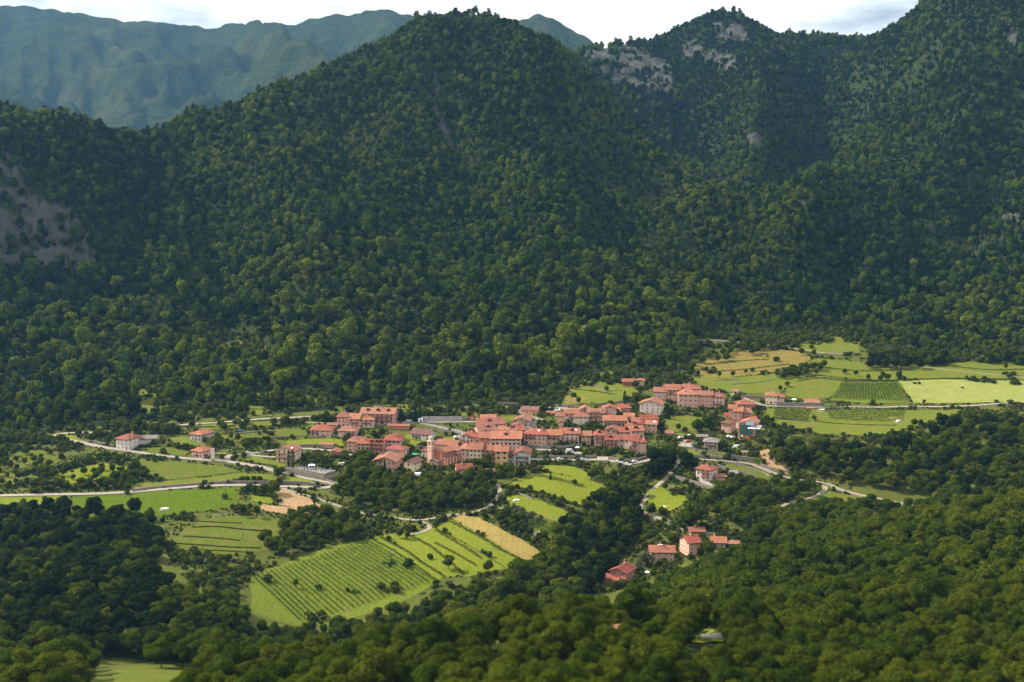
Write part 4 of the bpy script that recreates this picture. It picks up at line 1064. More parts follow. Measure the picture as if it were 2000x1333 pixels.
for i, (px, h) in enumerate([
    ([(377, 1031), (420, 1030), (470, 1035), (522, 1039)], 0.8), ([(359, 1049), (400, 1051), (440, 1054), (467, 1057)], 0.8),
    ([(344, 1063), (390, 1066), (450, 1070), (507, 1072)], 0.8), ([(385, 1075), (430, 1077), (480, 1080)], 0.7), ([(395, 1020), (440, 1022), (470, 1023)], 0.6)]):
    hedge(px, h, 1.0, ['top', 'second', 'third', 'fourth', 'short uppermost'][i] + ' rough bank between the grass terraces right of the dark wood', size=0.5, dens=16, rag=0.2, name='terrace_bank', cat='bank')
for px, h, lab in [
    ([(726, 1054), (760, 1072), (800, 1098), (840, 1126), (858, 1138)], 0.9, 'scrubby line between the large vineyard and the mown strips'),
    ([(742, 1050), (790, 1076), (830, 1104), (868, 1128)], 1.1, 'scrubby line between the first two mown strips'),
    ([(798, 1046), (840, 1068), (870, 1092), (905, 1122)], 1.0, 'scrubby line left of the middle mown strip'),
    ([(850, 1062), (890, 1082), (930, 1106)], 0.9, 'short scrubby line inside the middle mown strip'),
    ([(850, 1036), (890, 1060), (940, 1092)], 1.4, 'thick scrubby line right of the middle mown strip'),
    ([(884, 1022), (930, 1046), (980, 1076), (1018, 1094)], 1.3, 'brown scrubby line along the ripe grain'),
    ([(990, 950), (1030, 958), (1080, 972), (1140, 992)], 1.2, 'scrubby bank between the meadow and the olive plot'),
    ([(1020, 930), (1060, 932), (1110, 944), (1140, 952)], 1.8, 'bushy bank across the bright meadow'),
    ([(1050, 905), (1090, 909), (1130, 912)], 1.0, 'clipped hedge under the lower village street'),
    ([(165, 858), (190, 864), (225, 872)], 1.6, 'dark clipped hedge left of the tall white house'),
    ([(470, 900), (505, 906), (540, 912)], 0.9, 'clipped hedge along the main road by the chalet'),
    ([(460, 888), (500, 884), (540, 886)], 1.3, 'hedge beside the chalet driveway'),
    ([(455, 938), (500, 939), (520, 939)], 0.9, 'straight low hedge under the four small trees'),
    ([(1280, 1035), (1310, 1048), (1350, 1052)], 1.6, 'curved dark hedge behind the hamlet'),
    ([(1310, 700), (1345, 712), (1380, 722)], 1.6, 'hedgerow at the forest corner on the right'),
    ([(1560, 745), (1600, 740), (1650, 745), (1700, 744)], 1.4, 'hedgerow above the smooth meadow'),
    ([(1680, 744), (1760, 744), (1850, 741), (1980, 743)], 1.2, 'long hedgerow above the hay field'),
    ([(1540, 778), (1600, 786), (1660, 788)], 1.2, 'dark bank below the smooth meadow'),
    ([(1490, 835), (1540, 845), (1600, 852)], 1.2, 'shrubby field edge above the right wood'),
    ([(330, 835), (420, 836), (460, 834)], 1.3, 'hedge behind the left villas'),
    ([(1400, 918), (1440, 930), (1470, 945)], 0.9, 'garden row right of the pink villa'),
    ([(1380, 714), (1440, 707), (1500, 703)], 1.0, 'upper terrace bank on the dry pasture'), ([(1400, 727), (1470, 721), (1540, 713)], 1.0, 'lower terrace bank on the dry pasture'),
    ([(1600, 719), (1680, 726), (1780, 724)], 1.1, 'bank across the upper right meadows'), ([(1860, 718), (1940, 724), (2040, 722)], 1.1, 'bank at the right edge of the upper meadows'),
    ([(1500, 812), (1508, 826), (1540, 838)], 1.0, 'scrubby edge left of the small vine plot'), ([(1590, 824), (1660, 830), (1750, 832)], 0.8, 'rough strip below the long vine plot'), ([(1105, 758), (1150, 764), (1200, 772)], 0.9, 'grassy bank on the pasture above the old village'),
    ([(600, 912), (640, 915), (662, 915)], 1.0, 'vegetable row behind the cemetery'),
    ([(600, 916), (640, 919), (664, 919)], 0.9, 'second vegetable row behind the cemetery'),
]:
    hedge(px, h, 1.3, lab)

# vineyards: every row is its own strip of vines on posts
def vine_row(a, b, label, group, h=1.9, w=1.0, dens=15, size=0.45):
    a = np.asarray(a); b = np.asarray(b)
    n = max(4, int(np.linalg.norm(b - a) / 1.0))
    C = a + (b - a) * np.linspace(0, 1, n)[:, None]
    rg = np.random.default_rng(int(abs(a[0] * 31 + a[1] * 17)) % 99991)
    o0 = np.array([C[n // 2, 0], C[n // 2, 1], gh(*C[n // 2])])
    r = empty('vine_row', o0)
    T = unit((b - a)[None])[0]; N = np.array([-T[1], T[0]])
    m = int(np.linalg.norm(b - a) * dens)
    i = rg.random(m) * (n - 1); ii = i.astype(int)
    X = C[ii] + (i - ii)[:, None] * (b - a) / (n - 1)
    gap = fbm(X[:, 0] / 4, X[:, 1] / 4, 2, 4) > -0.42
    X = X[gap]; m = len(X)
    off = rg.normal(0, w * 0.26, m); up = h * (0.35 + 0.65 * rg.random(m) ** 0.7) * (1 + 0.25 * fbm(X[:, 0] / 3, X[:, 1] / 3, 1, 6))
    X = X + N[None] * off[:, None]
    Z = ground_h(X[:, 0], X[:, 1]) + up
    nr = np.stack([N[0] * np.sign(off), N[1] * np.sign(off), np.full(m, 0.9)], 1)
    V, F = cards(rg, np.stack([X[:, 0], X[:, 1], Z], 1) - o0, nr, size)
    link('foliage', np_mesh('foliage', V, F, [M['vine']], tint=np.repeat(rg.random(m), 4), smooth=True, nrm=soft(nr)), r)
    pb = MB()
    for k in range(0, n, 6):
        x, y = C[k]; z = gh(x, y) - o0[2]
        pb.bar((x - o0[0], y - o0[1], z - 0.3), (x - o0[0], y - o0[1], z + h * 1.02), 0.06, 0, 4)
    o = pb.build('trellis', [M['bark']], r); o['kind'] = 'stuff'
    tag(r, label, 'vine row', group)
ORD = 'first second third fourth fifth sixth seventh eighth ninth tenth eleventh twelfth thirteenth fourteenth fifteenth sixteenth seventeenth eighteenth nineteenth twentieth twenty-first twenty-second twenty-third twenty-fourth twenty-fifth twenty-sixth twenty-seventh twenty-eighth'.split()
def vineyard(a0, a1, b0, b1, n, label, group, **kw):
    E = plan([a0, a1, b0, b1])
    for i in range(n):
        t_ = i / (n - 1)
        vine_row(E[0] + (E[1] - E[0]) * t_, E[2] + (E[3] - E[2]) * t_, ORD[i] + ' ' + label, group, **kw)
vineyard((492, 1127), (716, 1058), (588, 1216), (846, 1138), 27, 'vine row from the left on the large vineyard slope', 'rows of the large vineyard')
vineyard((1628, 780), (1774, 786), (1645, 750), (1750, 748), 24, 'vine row from the left in the upper vineyard beside the hay field', 'rows of the upper vineyard', dens=11, size=0.6)
vineyard((1512, 801), (1512, 819), (1585, 803), (1578, 824), 7, 'vine row from the top in the small plot right of the stepped houses', 'rows of the small plot', dens=11, size=0.6)
vineyard((1606, 797), (1622, 819), (1770, 803), (1764, 824), 6, 'vine row from the top in the long plot under the straight lane', 'rows of the long plot', dens=11, size=0.6)
vineyard((1052, 1016), (1034, 1028), (1128, 1048), (1096, 1058), 6, 'vine row from the right in the plot below the lime green strip', 'rows of the middle plot')

# ---------------------------------------------------------------- buildings
for k, c in dict(pink=(0.52, 0.30, 0.225), rose=(0.55, 0.365, 0.295), cream=(0.66, 0.52, 0.37), white=(0.62, 0.57, 0.51), ochre=(0.56, 0.36, 0.17), grey=(0.46, 0.43, 0.40),
                 stonewall=(0.43, 0.345, 0.275), red=(0.42, 0.13, 0.085), orange=(0.66, 0.36, 0.15), yellow=(0.66, 0.55, 0.33), brick=(0.45, 0.20, 0.14), pale=(0.63, 0.52, 0.44)).items():
    M['w_' + k] = plaster('plaster_' + k, tuple(min(.82, x * 1.22) for x in c))
M['r_red'] = tiles('tiles_red', (0.210, 0.053, 0.034), (0.285, 0.092, 0.058))
M['r_pink'] = tiles('tiles_pink', (0.205, 0.070, 0.046), (0.285, 0.120, 0.080))
M['r_pale'] = tiles('tiles_pale', (0.240, 0.086, 0.050), (0.34, 0.152, 0.092))
M['r_brown'] = tiles('tiles_brown', (0.185, 0.085, 0.060), (0.27, 0.14, 0.10))
M['r_maroon'] = tiles('tiles_maroon', (0.15, 0.068, 0.062), (0.20, 0.10, 0.09))
M['r_grey'] = tiles('slates', (0.15, 0.135, 0.13), (0.21, 0.195, 0.185))
M['wood'] = plain('dark_timber', (0.085, 0.045, 0.03), 0.8, 0.3)
M['redwood'] = plain('red_timber', (0.20, 0.065, 0.04), 0.8, 0.3)
M['shutter'] = plain('shutters', (0.16, 0.075, 0.05), 0.7, 0.2)
M['trim'] = plain('stone_trim', (0.58, 0.50, 0.42), 0.9, 0.12)
M['whitepaint'] = plain('white_paint', (0.78, 0.77, 0.74), 0.6, 0.06)
M['sheet'] = plain('white_sheet', (0.80, 0.80, 0.79), 0.5, 0.05)
t = NT('window_glass'); M['glass'] = t.surf((0.025, 0.028, 0.032), 0.15, spec=0.5)
t = NT('roof_glass'); M['skyglass'] = t.surf((0.55, 0.58, 0.60), 0.12, spec=0.6)

def win_mesh(name, w, h, shut=False, arch=False):
    mb = MB(); f = 0.13
    mb.box(-w / 2, w / 2, -0.03, 0.0, 0, h, 1)                                      # pane
    mb.box(-w / 2 - f, -w / 2, -0.10, 0, -0.02, h + f, 0); mb.box(w / 2, w / 2 + f, -0.10, 0, -0.02, h + f, 0)
    mb.box(-w / 2, w / 2, -0.10, 0, h, h + f, 0); mb.box(-w / 2 - f - .06, w / 2 + f + .06, -0.18, 0, -0.14, -0.02, 0)
    mb.box(-0.035, 0.035, -0.055, -0.03, 0, h, 2)
    if shut:
        for s in (-1, 1):
            x = s * (w / 2 + f + w / 4)
            mb.box(x - w / 4, x + w / 4, -0.085, -0.02, 0, h, 3)
    return mb.mesh(name, [M['trim'], M['glass'], M['shutter'], M['shutter']])
WIN = {'plain': win_mesh('window', 1.0, 1.35), 'small': win_mesh('window', 0.75, 0.9), 'shut': win_mesh('window', 0.95, 1.4, True), 'tall': win_mesh('window', 0.9, 2.0), 'wide': win_mesh('window', 1.7, 1.4)}
def door_mesh(w, h):
    mb = MB(); mb.box(-w / 2, w / 2, -0.05, 0, 0, h, 0)
    for s in (-1, 1): mb.box(s * (w / 2 + .075) - .075, s * (w / 2 + .075) + .075, -0.12, 0, 0, h + .15, 1)
    mb.box(-w / 2, w / 2, -0.12, 0, h, h + .15, 1)
    return mb.mesh('door', [M['wood'], M['trim']])
def arch_mesh(w, h):
    mb = MB(); n = 8; pts = [(-w / 2, 0), (w / 2, 0)] + [(w / 2 * math.cos(math.pi * i / n), h - w / 2 + w / 2 * math.sin(math.pi * i / n)) for i in range(n + 1)]
    for k, (sc, y0, m) in enumerate(((1.18, -0.06, 1), (1.0, -0.09, 0))):
        P = [(x * sc, z * (1 + (sc - 1) * .6)) for x, z in pts]; q = len(P)
        mb.add([(x, y0, z) for x, z in P] + [(x, 0, z) for x, z in P], [tuple(range(q))] + [(i, q + i, q + (i + 1) % q, (i + 1) % q) for i in range(q)], m)
    return mb.mesh('door', [M['wood'], M['trim']])
DOOR = door_mesh(1.1, 2.1); ARCH = arch_mesh(2.4, 2.7); GARAGE = door_mesh(2.6, 2.3)
def chimney_mesh(h=1.3):
    mb = MB(); mb.box(-.35, .35, -.35, .35, -1.0, h, 0); mb.box(-.48, .48, -.48, .48, h, h + .12, 1); 
    for s in (-1, 1): mb.box(s * .3 - .06, s * .3 + .06, -.36, .36, h + .12, h + .38, 0)
    mb.box(-.5, .5, -.5, .5, h + .38, h + .5, 1)
    return mb.mesh('chimney', [M['w_rose'], M['r_brown']])
CHIM = chimney_mesh()
def dormer_mesh():
    mb = MB(); w, d, h = 1.0, 2.6, 1.1
    mb.box(-w * .8, w * .8, 0, d, -0.6, h, 0)
    for s in (-1, 1):
        mb.add([(0, -.35, h + .75), (s * (w + .35), -.35, h - .1), (s * (w + .35), d, h - .1), (0, d, h + .75), (0, -.35, h + .93), (s * (w + .35), -.35, h + .08), (s * (w + .35), d, h + .08), (0, d, h + .93)],
               [(0, 1, 2, 3), (4, 5, 6, 7), (0, 1, 5, 4), (1, 2, 6, 5), (2, 3, 7, 6)], 1)
    mb.box(-.45, .45, -.04, 0, .1, h - .1, 2)
    return mb.mesh('dormer', [M['wood'], M['r_red'], M['glass']])
DORM = dormer_mesh()

def roof_solid(tops, faces, th=0.24):
    """closed roof slab: top faces, soffit and edge boards"""
    n = len(tops); mb = MB()
    cnt = {}
    for f in faces:
        for i in range(len(f)):
            e = (f[i], f[(i + 1) % len(f)]); cnt[e] = 1
    vs_ = [tuple(p) for p in tops] + [(x, y, z - th) for x, y, z in tops]
    mb.add(vs_, faces, 0)
    b = 0
    mb.f += [tuple(n + i for i in reversed(f)) for f in faces]; mb.m += [1] * len(faces)
    for (i, j) in cnt:
        if (j, i) not in cnt:
            mb.f.append((j, i, n + i, n + j)); mb.m.append(1)
    return mb
def roof_geo(kind, W, D, h, pitch, oh):
    tp = math.tan(R(pitch)); X = W / 2 + oh; Y = D / 2 + oh; e = h - tp * oh + 0.24
    if kind == 'gx':
        r = e + tp * Y
        return roof_solid([(-X, -Y, e), (X, -Y, e), (X, Y, e), (-X, Y, e), (-X, 0, r), (X, 0, r)], [(0, 1, 5, 4), (2, 3, 4, 5)]), r, lambda x, y: r - tp * abs(y)
    if kind == 'gy':
        r = e + tp * X
        return roof_solid([(-X, -Y, e), (X, -Y, e), (X, Y, e), (-X, Y, e), (0, -Y, r), (0, Y, r)], [(1, 2, 5, 4), (3, 0, 4, 5)]), r, lambda x, y: r - tp * abs(x)
    if kind == 'shed':
        k = tp * 2 * Y * 0.7
        return roof_solid([(-X, -Y, e), (X, -Y, e), (X, Y, e + k), (-X, Y, e + k)], [(0, 1, 2, 3)]), e + k, lambda x, y: e + k * (y + Y) / (2 * Y)
    m = min(X, Y); r = e + tp * m
    if X >= Y: a, b = (-(X - Y), 0, r), ((X - Y), 0, r)
    else: a, b = (0, -(Y - X), r), (0, (Y - X), r)
    if abs(X - Y) < 0.4: a, b = (-0.25, 0, r), (0.25, 0, r); 
    if X >= Y - 0.4: F = [(0, 1, 5, 4), (1, 2, 5), (2, 3, 4, 5), (3, 0, 4)]
    else: F = [(0, 1, 4), (1, 2, 5, 4), (2, 3, 5), (3, 0, 4, 5)]
    return roof_solid([(-X, -Y, e), (X, -Y, e), (X, Y, e), (-X, Y, e), a, b], F), r, lambda x, y: e + tp * min(X - abs(x), Y - abs(y))
def wall_geo(kind, W, D, h, pitch, deep=4.0):
    mb = MB(); X, Y = W / 2, D / 2; tp = math.tan(R(pitch))
    if kind in ('gx', 'gy'):
        if kind == 'gx':
            g = tp * Y
            prof = [(-Y, -deep), (Y, -deep), (Y, h), (0, h + g), (-Y, h)]
            vs_ = [(-X, y, z) for y, z in prof] + [(X, y, z) for y, z in prof]
        else:
            g = tp * X
            prof = [(X, -deep), (-X, -deep), (-X, h), (0, h + g), (X, h)]
            vs_ = [(x, -Y, z) for x, z in prof] + [(x, Y, z) for x, z in prof]
        mb.add(vs_, [(4, 3, 2, 1, 0), (5, 6, 7, 8, 9)] + [(i, (i + 1) % 5, 5 + (i + 1) % 5, 5 + i) for i in range(5)])
    else:
        mb.box(-X, X, -Y, Y, -deep, h)
    return mb

BUILT = []
def pix_base(um, ve, h):
    """ground point under a wall whose eave shows at (um, ve)"""
    v = ve + h * 2.7
    for _ in range(4):
        p = hit1(um, v)
        top = to_px(p[0], p[1], p[2] + h)
        v += ve - top[1]
    p = hit1(um, v)
    f = p[1] * CP - (p[2] - CAMZ) * SP
    return p, FPX / f
def house(u0, u1, ve, h, D, th, kind, wallc, roofc, label, pitch=22, oh=1.05, win='plain', cols=None, rows=None, balc=(), chim=1, dorm=0, sky=0, door=True, arch=False, name='house', cat='house', side=True, skip=0.08, group=None, balm='wood'):
    p, pm = pix_base((u0 + u1) / 2, ve, h)
    a = R(th)
    W = 1.06 * (u1 - u0) / pm / max(0.35, math.cos(a)); D = D * 1.12
    cx = p[0] + math.sin(a) * D / 2; cy_ = p[1] + math.cos(a) * D / 2
    r = empty(name, (cx, cy_, p[2]), -a)
    rg = random.Random(int(u0 * 31 + ve * 7))
    w = wall_geo(kind, W, D, h, pitch).build('wall', [M['w_' + wallc]], r)
    mb, top, zat = roof_geo(kind, W, D, h, pitch, oh)
    rf = mb.build('roof', [M['r_' + roofc], M['wood']], r)
    st = rows if rows is not None else max(1, round(h / 2.9)); sh = h / st
    def face(n, span, put, blank=()):
        for i in range(st):
            for j in range(n):
                if rg.random() < skip or (i, j) in blank: continue
                wn = win if i < st - 1 or h > 4 else 'small'
                x = -span / 2 + span * (j + .5) / n + rg.uniform(-.15, .15)
                put(x, i * sh + sh * 0.36, WIN['small'] if (i == 0 and st > 2 and rg.random() < .5) else WIN[wn])
    n = cols if cols is not None else max(1, round(W / 3.3))
    dj = rg.randrange(n) if n else 0
    if n: face(n, W, lambda x, z, m: link('window', m, r, (x, -D / 2, z), 0), {(0, dj)} if door else ())
    if door and n: link('door', ARCH if arch else DOOR, r, (-W / 2 + W * (dj + .5) / n, -D / 2, 0.0), 0)
    if side and abs(th) > 5:
        s = 1 if th > 0 else -1
        face(max(1, round(D / 3.8)), D * .92, lambda y, z, m: link('window', m, r, (s * W / 2, y * s, z), s * math.pi / 2))
    if kind == 'gy' and h > 3.5:
        link('window', WIN['small'], r, (0, -D / 2, h + 0.2), 0)
    for (x0, x1, lev) in balc:
        b = MB(); z = lev * sh + 0.05; xa, xb = -W / 2 + W * x0, -W / 2 + W * x1
        b.box(xa, xb, -1.25, 0, z - .16, z, 0); b.box(xa, xb, -1.25, -1.17, z + .92, z + 1.02, 1)
        b.box(xa, xa + .07, -1.17, 0, z + .92, z + 1.02, 1); b.box(xb - .07, xb, -1.17, 0, z + .92, z + 1.02, 1)
        nb = max(2, int((xb - xa) / .32))
        for q in range(nb + 1):
            x = xa + (xb - xa) * q / nb
            b.box(x - .05, x + .05, -1.24, -1.18, z, z + .92, 1)
        for x in (xa + .1, xb - .1): b.bar((x, -1.1, z - .16), (x, -0.02, z - .9), .06, 1, 4)
        b.build('balcony', [M['wood'] if balm == 'wood' else M['redwood'], M[balm]], r, (0, -D / 2 - 0.005, 0))
    for q in range(chim):
        x = rg.uniform(-.36, .36) * W; y = rg.uniform(-.25, .3) * D
        link('chimney', CHIM, rf, (x, y, zat(x, y)), rg.choice([0, .3]), (1, 1, rg.uniform(.8, 1.3)))
    for q in range(dorm):
        x = -W / 2 + W * (q + .5 + rg.uniform(-.15, .15)) / dorm; y = -D * .30
        link('dormer', DORM, rf, (x, y, zat(x, y) - .25), 0)
    for q in range(sky):
        x = W * rg.uniform(.1, .35); y = -D * .22
        b = MB(); tp = math.tan(R(pitch)); z0 = zat(x, y)
        b.add([(-.9, -.8, -.8 * tp), (.9, -.8, -.8 * tp), (.9, .8, .8 * tp), (-.9, .8, .8 * tp), (-.9, -.8, -.8 * tp + .14), (.9, -.8, -.8 * tp + .14), (.9, .8, .8 * tp + .14), (-.9, .8, .8 * tp + .14)],
              [(0, 3, 2, 1), (4, 5, 6, 7), (0, 1, 5, 4), (1, 2, 6, 5), (2, 3, 7, 6), (3, 0, 4, 7)])
        b.build('skylight', [M['skyglass']], rf, (x, y, z0))
    tag(r, label, cat, group)
    BUILT.append((cx, cy_, max(W, D) * .62))
    r['w'] = W; del r['w']
    return r, W

# left hamlet
house(226, 252, 857, 7.6, 11.5, 24, 'hip', 'white', 'red', 'tall white house with red doors beside the left road', win='small', chim=2, door=True)
house(268, 303, 857, 4.2, 8, -14, 'gx', 'grey', 'grey', 'long grey outbuilding behind the tall white house', name='barn', cat='barn', pitch=16, chim=0, cols=3)
house(371, 394, 848, 5.4, 12, 28, 'hip', 'grey', 'pale', 'grey villa with an orange hipped roof behind trees on the left', chim=2)
house(374, 396, 880.5, 5.0, 9.5, 26, 'hip', 'rose', 'pale', 'small villa with an orange pyramid roof at the left junction', chim=2, pitch=24)
# chalet by the cemetery
house(540, 573, 881, 7.6, 11, 16, 'gy', 'cream', 'pale', 'cream chalet with red timber balconies above the cemetery', win='plain', balc=((.05, .6, 1), (.05, .6, 2)), balm='redwood', sky=1, cols=3, pitch=23, chim=1)
house(628, 648, 868.5, 2.6, 6, 6, 'gx', 'stonewall', 'pink', 'low open garage with a pink roof above the curved street', name='garage', cat='garage', pitch=12, chim=0, cols=2, door=False)
house(646, 660, 883, 3.0, 6, 14, 'gy', 'brick', 'pale', 'little brick hut at the end of the curved street', name='hut', cat='hut', chim=0, cols=1, pitch=20)
# upper left group
house(706, 768, 808, 8.0, 13, 7, 'gx', 'pink', 'pale', 'long pink house with two dark dormers below the forest road', dorm=3, balc=((.45, .95, 1), (.45, .95, 2)), chim=3, arch=True)
house(659, 683, 814, 7.6, 11, 5, 'hip', 'pink', 'pink', 'left end of the terraced row under the long dormer house', win='plain')
house(683, 701, 818, 6.8, 11, 5, 'gx', 'pink', 'pale', 'bright roofed middle house of the terraced row under the long dormer house', balc=((.1, .9, 1),))
house(702, 729, 819.5, 6.0, 10, 4, 'hip', 'rose', 'pale', 'right end of the terraced row with dark balconies', balc=((.2, .8, 1),), chim=2)
house(607, 645, 840, 5.2, 11, 6, 'hip', 'rose', 'red', 'villa with a bright red hipped roof at the left of the village', balc=((.02, .4, 1),), chim=1)
house(661, 693, 841.5, 4.8, 11, 9, 'hip', 'rose', 'brown', 'villa with a brown hipped roof and a dark loggia', win='small', balc=((.5, .98, 1),), chim=1)
house(640, 658, 830, 2.6, 6, 4, 'gx', 'stonewall', 'brown', 'low shed tucked left of the terraced row', name='shed', cat='shed', pitch=13, chim=0, cols=1)
house(760, 797, 832, 2.6, 5, 3, 'gx', 'brick', 'pink', 'low pink roofed garage row beside the dark conifers', name='garage', cat='garage', pitch=12, chim=0, cols=3, door=False)
house(679, 699, 862, 7.6, 12, 10, 'hip', 'pink', 'pink', 'left half of the big hipped pink house', win='plain', chim=1)
house(698, 721, 866, 7.6, 13, 4, 'hip', 'pink', 'red', 'right half of the big hipped pink house with white awnings', win='wide', chim=2, balc=((.1, .9, 1),))
house(722, 748, 868, 6.6, 9.5, 4, 'gx', 'brick', 'red', 'dark balconied house with three small roof dormers', dorm=3, balc=((.05, .95, 1), (.05, .95, 2)), rows=2, balm='wood')
house(750, 781, 860, 5.5, 14, 6, 'hip', 'rose', 'red', 'broad house behind the white school building', chim=3, win='wide')
house(754, 787, 877, 5.0, 8, 22, 'hip', 'white', 'red', 'white building with a row of tall dark windows', win='tall', cols=7, rows=1, skip=0, chim=0, name='school_building', cat='building', door=False, pitch=19)
house(730, 772, 901, 6.8, 14, 8, 'gy', 'pink', 'pale', 'wide gabled house with dark balconies at the village foot', balc=((.02, .45, 1), (.02, .45, 2)), pitch=20, oh=1.2, chim=2)
house(764, 786, 893.5, 5.0, 9, -8, 'gx', 'pink', 'pink', 'reddish house tucked behind the wide gabled house', chim=1)
house(789, 808, 904, 5.8, 10, 24, 'gy', 'yellow', 'maroon', 'narrow yellow house with a purple brown roof', cols=1, pitch=25, chim=0, win='plain')
house(803, 837, 847.5, 4.8, 9.5, 24, 'gx', 'white', 'maroon', 'white house with a smooth purple brown roof on the lawn', chim=0, balc=((.1, .5, 1),), cols=5, rows=2, pitch=24)
house(853, 890, 868.5, 6.0, 9.5, 20, 'gx', 'rose', 'pink', 'long pink roofed house above the church', win='small', chim=2)
house(886, 905, 872.5, 5.0, 8, 14, 'gx', 'pink', 'pink', 'short house joined to the long house above the church', chim=1, dorm=1)
house(824, 838, 880, 5.0, 9, 20, 'hip', 'white', 'pink', 'small whitish house left of the bell tower', chim=1)
house(879, 902, 879.5, 6.8, 11, -8, 'hip', 'rose', 'pale', 'pale roofed house right behind the church', chim=1)
house(901, 917, 876.5, 8.4, 11, 10, 'hip', 'pink', 'pale', 'pink end of the cream three storey house', chim=1)
house(917, 939, 878, 8.8, 12, 9, 'gx', 'cream', 'pale', 'cream three storey house with six square windows', win='plain', cols=3, rows=3, skip=0, chim=2)
house(939, 967, 879, 8.0, 10, 4, 'gx', 'stonewall', 'pink', 'shadowed balcony house right of the cream house', balc=((.3, .95, 1), (.3, .95, 2)), chim=1)
house(968, 991, 881.5, 9.6, 11, 4, 'gx', 'ochre', 'pale', 'tall ochre house above the dark slender trees', cols=2, chim=2, win='wide')
house(991, 1005, 890, 5.4, 8, 5, 'shed', 'grey', 'pink', 'small grey annexe left of the grey chalet', chim=0, cols=1, pitch=12)
house(1005, 1033, 886, 8.4, 12, 6, 'gy', 'grey', 'pink', 'grey chalet with long dark balconies and a pink gable roof', balc=((.1, .95, 1), (.1, .95, 2)), pitch=21, chim=1)
house(895, 922, 915.5, 6.2, 9, -12, 'gx', 'rose', 'red', 'red roofed house standing in the trees under the church', win='small', chim=1)
house(951, 968, 921, 2.6, 6, 0, 'gx', 'brick', 'pink', 'low pink roofed shed among trees below the ochre house', name='shed', cat='shed', pitch=16, chim=0, cols=1)
house(961, 1015, 856.5, 8.0, 15, 3, 'gx', 'rose', 'pale', 'large pink palazzo with two rows of brown windows', win='wide', cols=7, rows=3, skip=.05, chim=3, dorm=1)
house(937, 958, 855, 6.6, 12, 6, 'gx', 'brick', 'pink', 'brick red house joined left of the large palazzo', chim=1)
house(902, 918, 852, 4.6, 9, 16, 'gy', 'white', 'red', 'little white gabled house left of the brick red house', win='plain', chim=1)
house(917, 937, 853, 4.6, 9, 6, 'gx', 'pink', 'red', 'small house between the white gable and the brick red house', chim=1)
house(922, 942, 871, 3.4, 7, -18, 'gx', 'brick', 'pink', 'tiny roof squeezed behind the cream house', chim=0, cols=1, pitch=20)
house(938, 968, 839.5, 5.0, 12, -22, 'gx', 'pink', 'brown', 'broad brown roofed house with a dark porch on its left', chim=1, dorm=1)
house(934, 982, 828, 5.0, 13, -6, 'gx', 'cream', 'pink', 'wide low house under the grass bank', chim=1, dorm=1)
house(941, 968, 818, 3.4, 9, -4, 'gx', 'stonewall', 'pale', 'highest pale roof of the central cluster', name='barn', cat='barn', chim=0)
house(969, 993, 839.5, 5.0, 9, 8, 'hip', 'pink', 'pale', 'small hipped roof behind the palazzo', chim=1)
house(994, 1011, 846, 5.6, 9, 8, 'hip', 'pink', 'pale', 'hipped roof at the right shoulder of the palazzo', chim=1)
house(1001, 1020, 832, 4.4, 8, 8, 'gy', 'pink', 'pink', 'small gabled house right of the palazzo roofs', chim=1, cols=2)
house(1012, 1024, 839.5, 5.6, 9, -16, 'gx', 'pink', 'pink', 'narrow house in front of the small gabled house', chim=1)
house(1003, 1032, 821.5, 4.8, 13, 14, 'gy', 'stonewall', 'brown', 'brown gabled house beside the lane fork', cols=3, pitch=18, chim=1)
# right of the centre
house(1019, 1046, 800.5, 3.6, 9, 18, 'gx', 'orange', 'maroon', 'orange workshop with a dark red roof at the road fork', name='workshop', cat='workshop', cols=4, pitch=16, chim=0)
house(1070, 1081, 806.5, 1.8, 5, 5, 'gx', 'stonewall', 'pink', 'tiny garden hut between the workshop and the upper houses', name='hut', cat='hut', chim=0, cols=0, pitch=14)
house(1087, 1103, 812.5, 3.4, 8, 5, 'gx', 'rose', 'pink', 'low blank house at the left of the upper houses', chim=0, cols=0)
house(1092, 1100, 824.5, 4.0, 4, 8, 'gy', 'rose', 'pale', 'slim hut with a pitched roof below the low blank house', name='hut', cat='hut', chim=0, cols=0)
house(1104, 1129, 807.5, 6.4, 9, 3, 'gx', 'rose', 'pink', 'upper house with a small balcony left of the timber fronted house', balc=((.3, .6, 1),), chim=2)
house(1121, 1148, 813.5, 6.0, 9, 2, 'hip', 'pale', 'pink', 'hipped house in front of the upper houses', win='small', chim=0)
house(1133, 1151, 800, 5.4, 9, 4, 'gy', 'pink', 'pale', 'gable peeping out behind the upper houses', cols=1, chim=0)
house(1150, 1179, 806, 6.4, 9, 3, 'gx', 'stonewall', 'brown', 'timber fronted house with reddish posts', balc=((.1, .75, 1), (.1, .75, 2)), balm='redwood', chim=1)
house(1178, 1203, 798.5, 6.2, 9, 4, 'gy', 'rose', 'pale', 'pink gabled house standing free above the old roofs', win='small', cols=4, chim=0, pitch=20)
house(1177, 1191, 811.5, 4.6, 7, 14, 'hip', 'brick', 'pink', 'small roof below the free standing gabled house', chim=0)
house(1180, 1221, 821, 5.4, 10, 3, 'gx', 'stonewall', 'pale', 'long pale roof over a dark gallery', balc=((.05, .95, 1),), chim=1)
house(1025, 1065, 848, 7.8, 12, 12, 'hip', 'pink', 'red', 'left house of the pink row with an arched doorway', balc=((.05, .5, 2),), arch=True, sky=1, chim=3)
house(1068, 1096, 849.5, 7.4, 11, 4, 'gx', 'pink', 'pale', 'middle house of the pink row', balc=((.1, .8, 2),), chim=1)
house(1096, 1130, 846.5, 8.0, 11, 3, 'gx', 'rose', 'pink', 'right house of the pink row with a roof window', balc=((.3, .9, 1),), sky=1, dorm=1, chim=1)
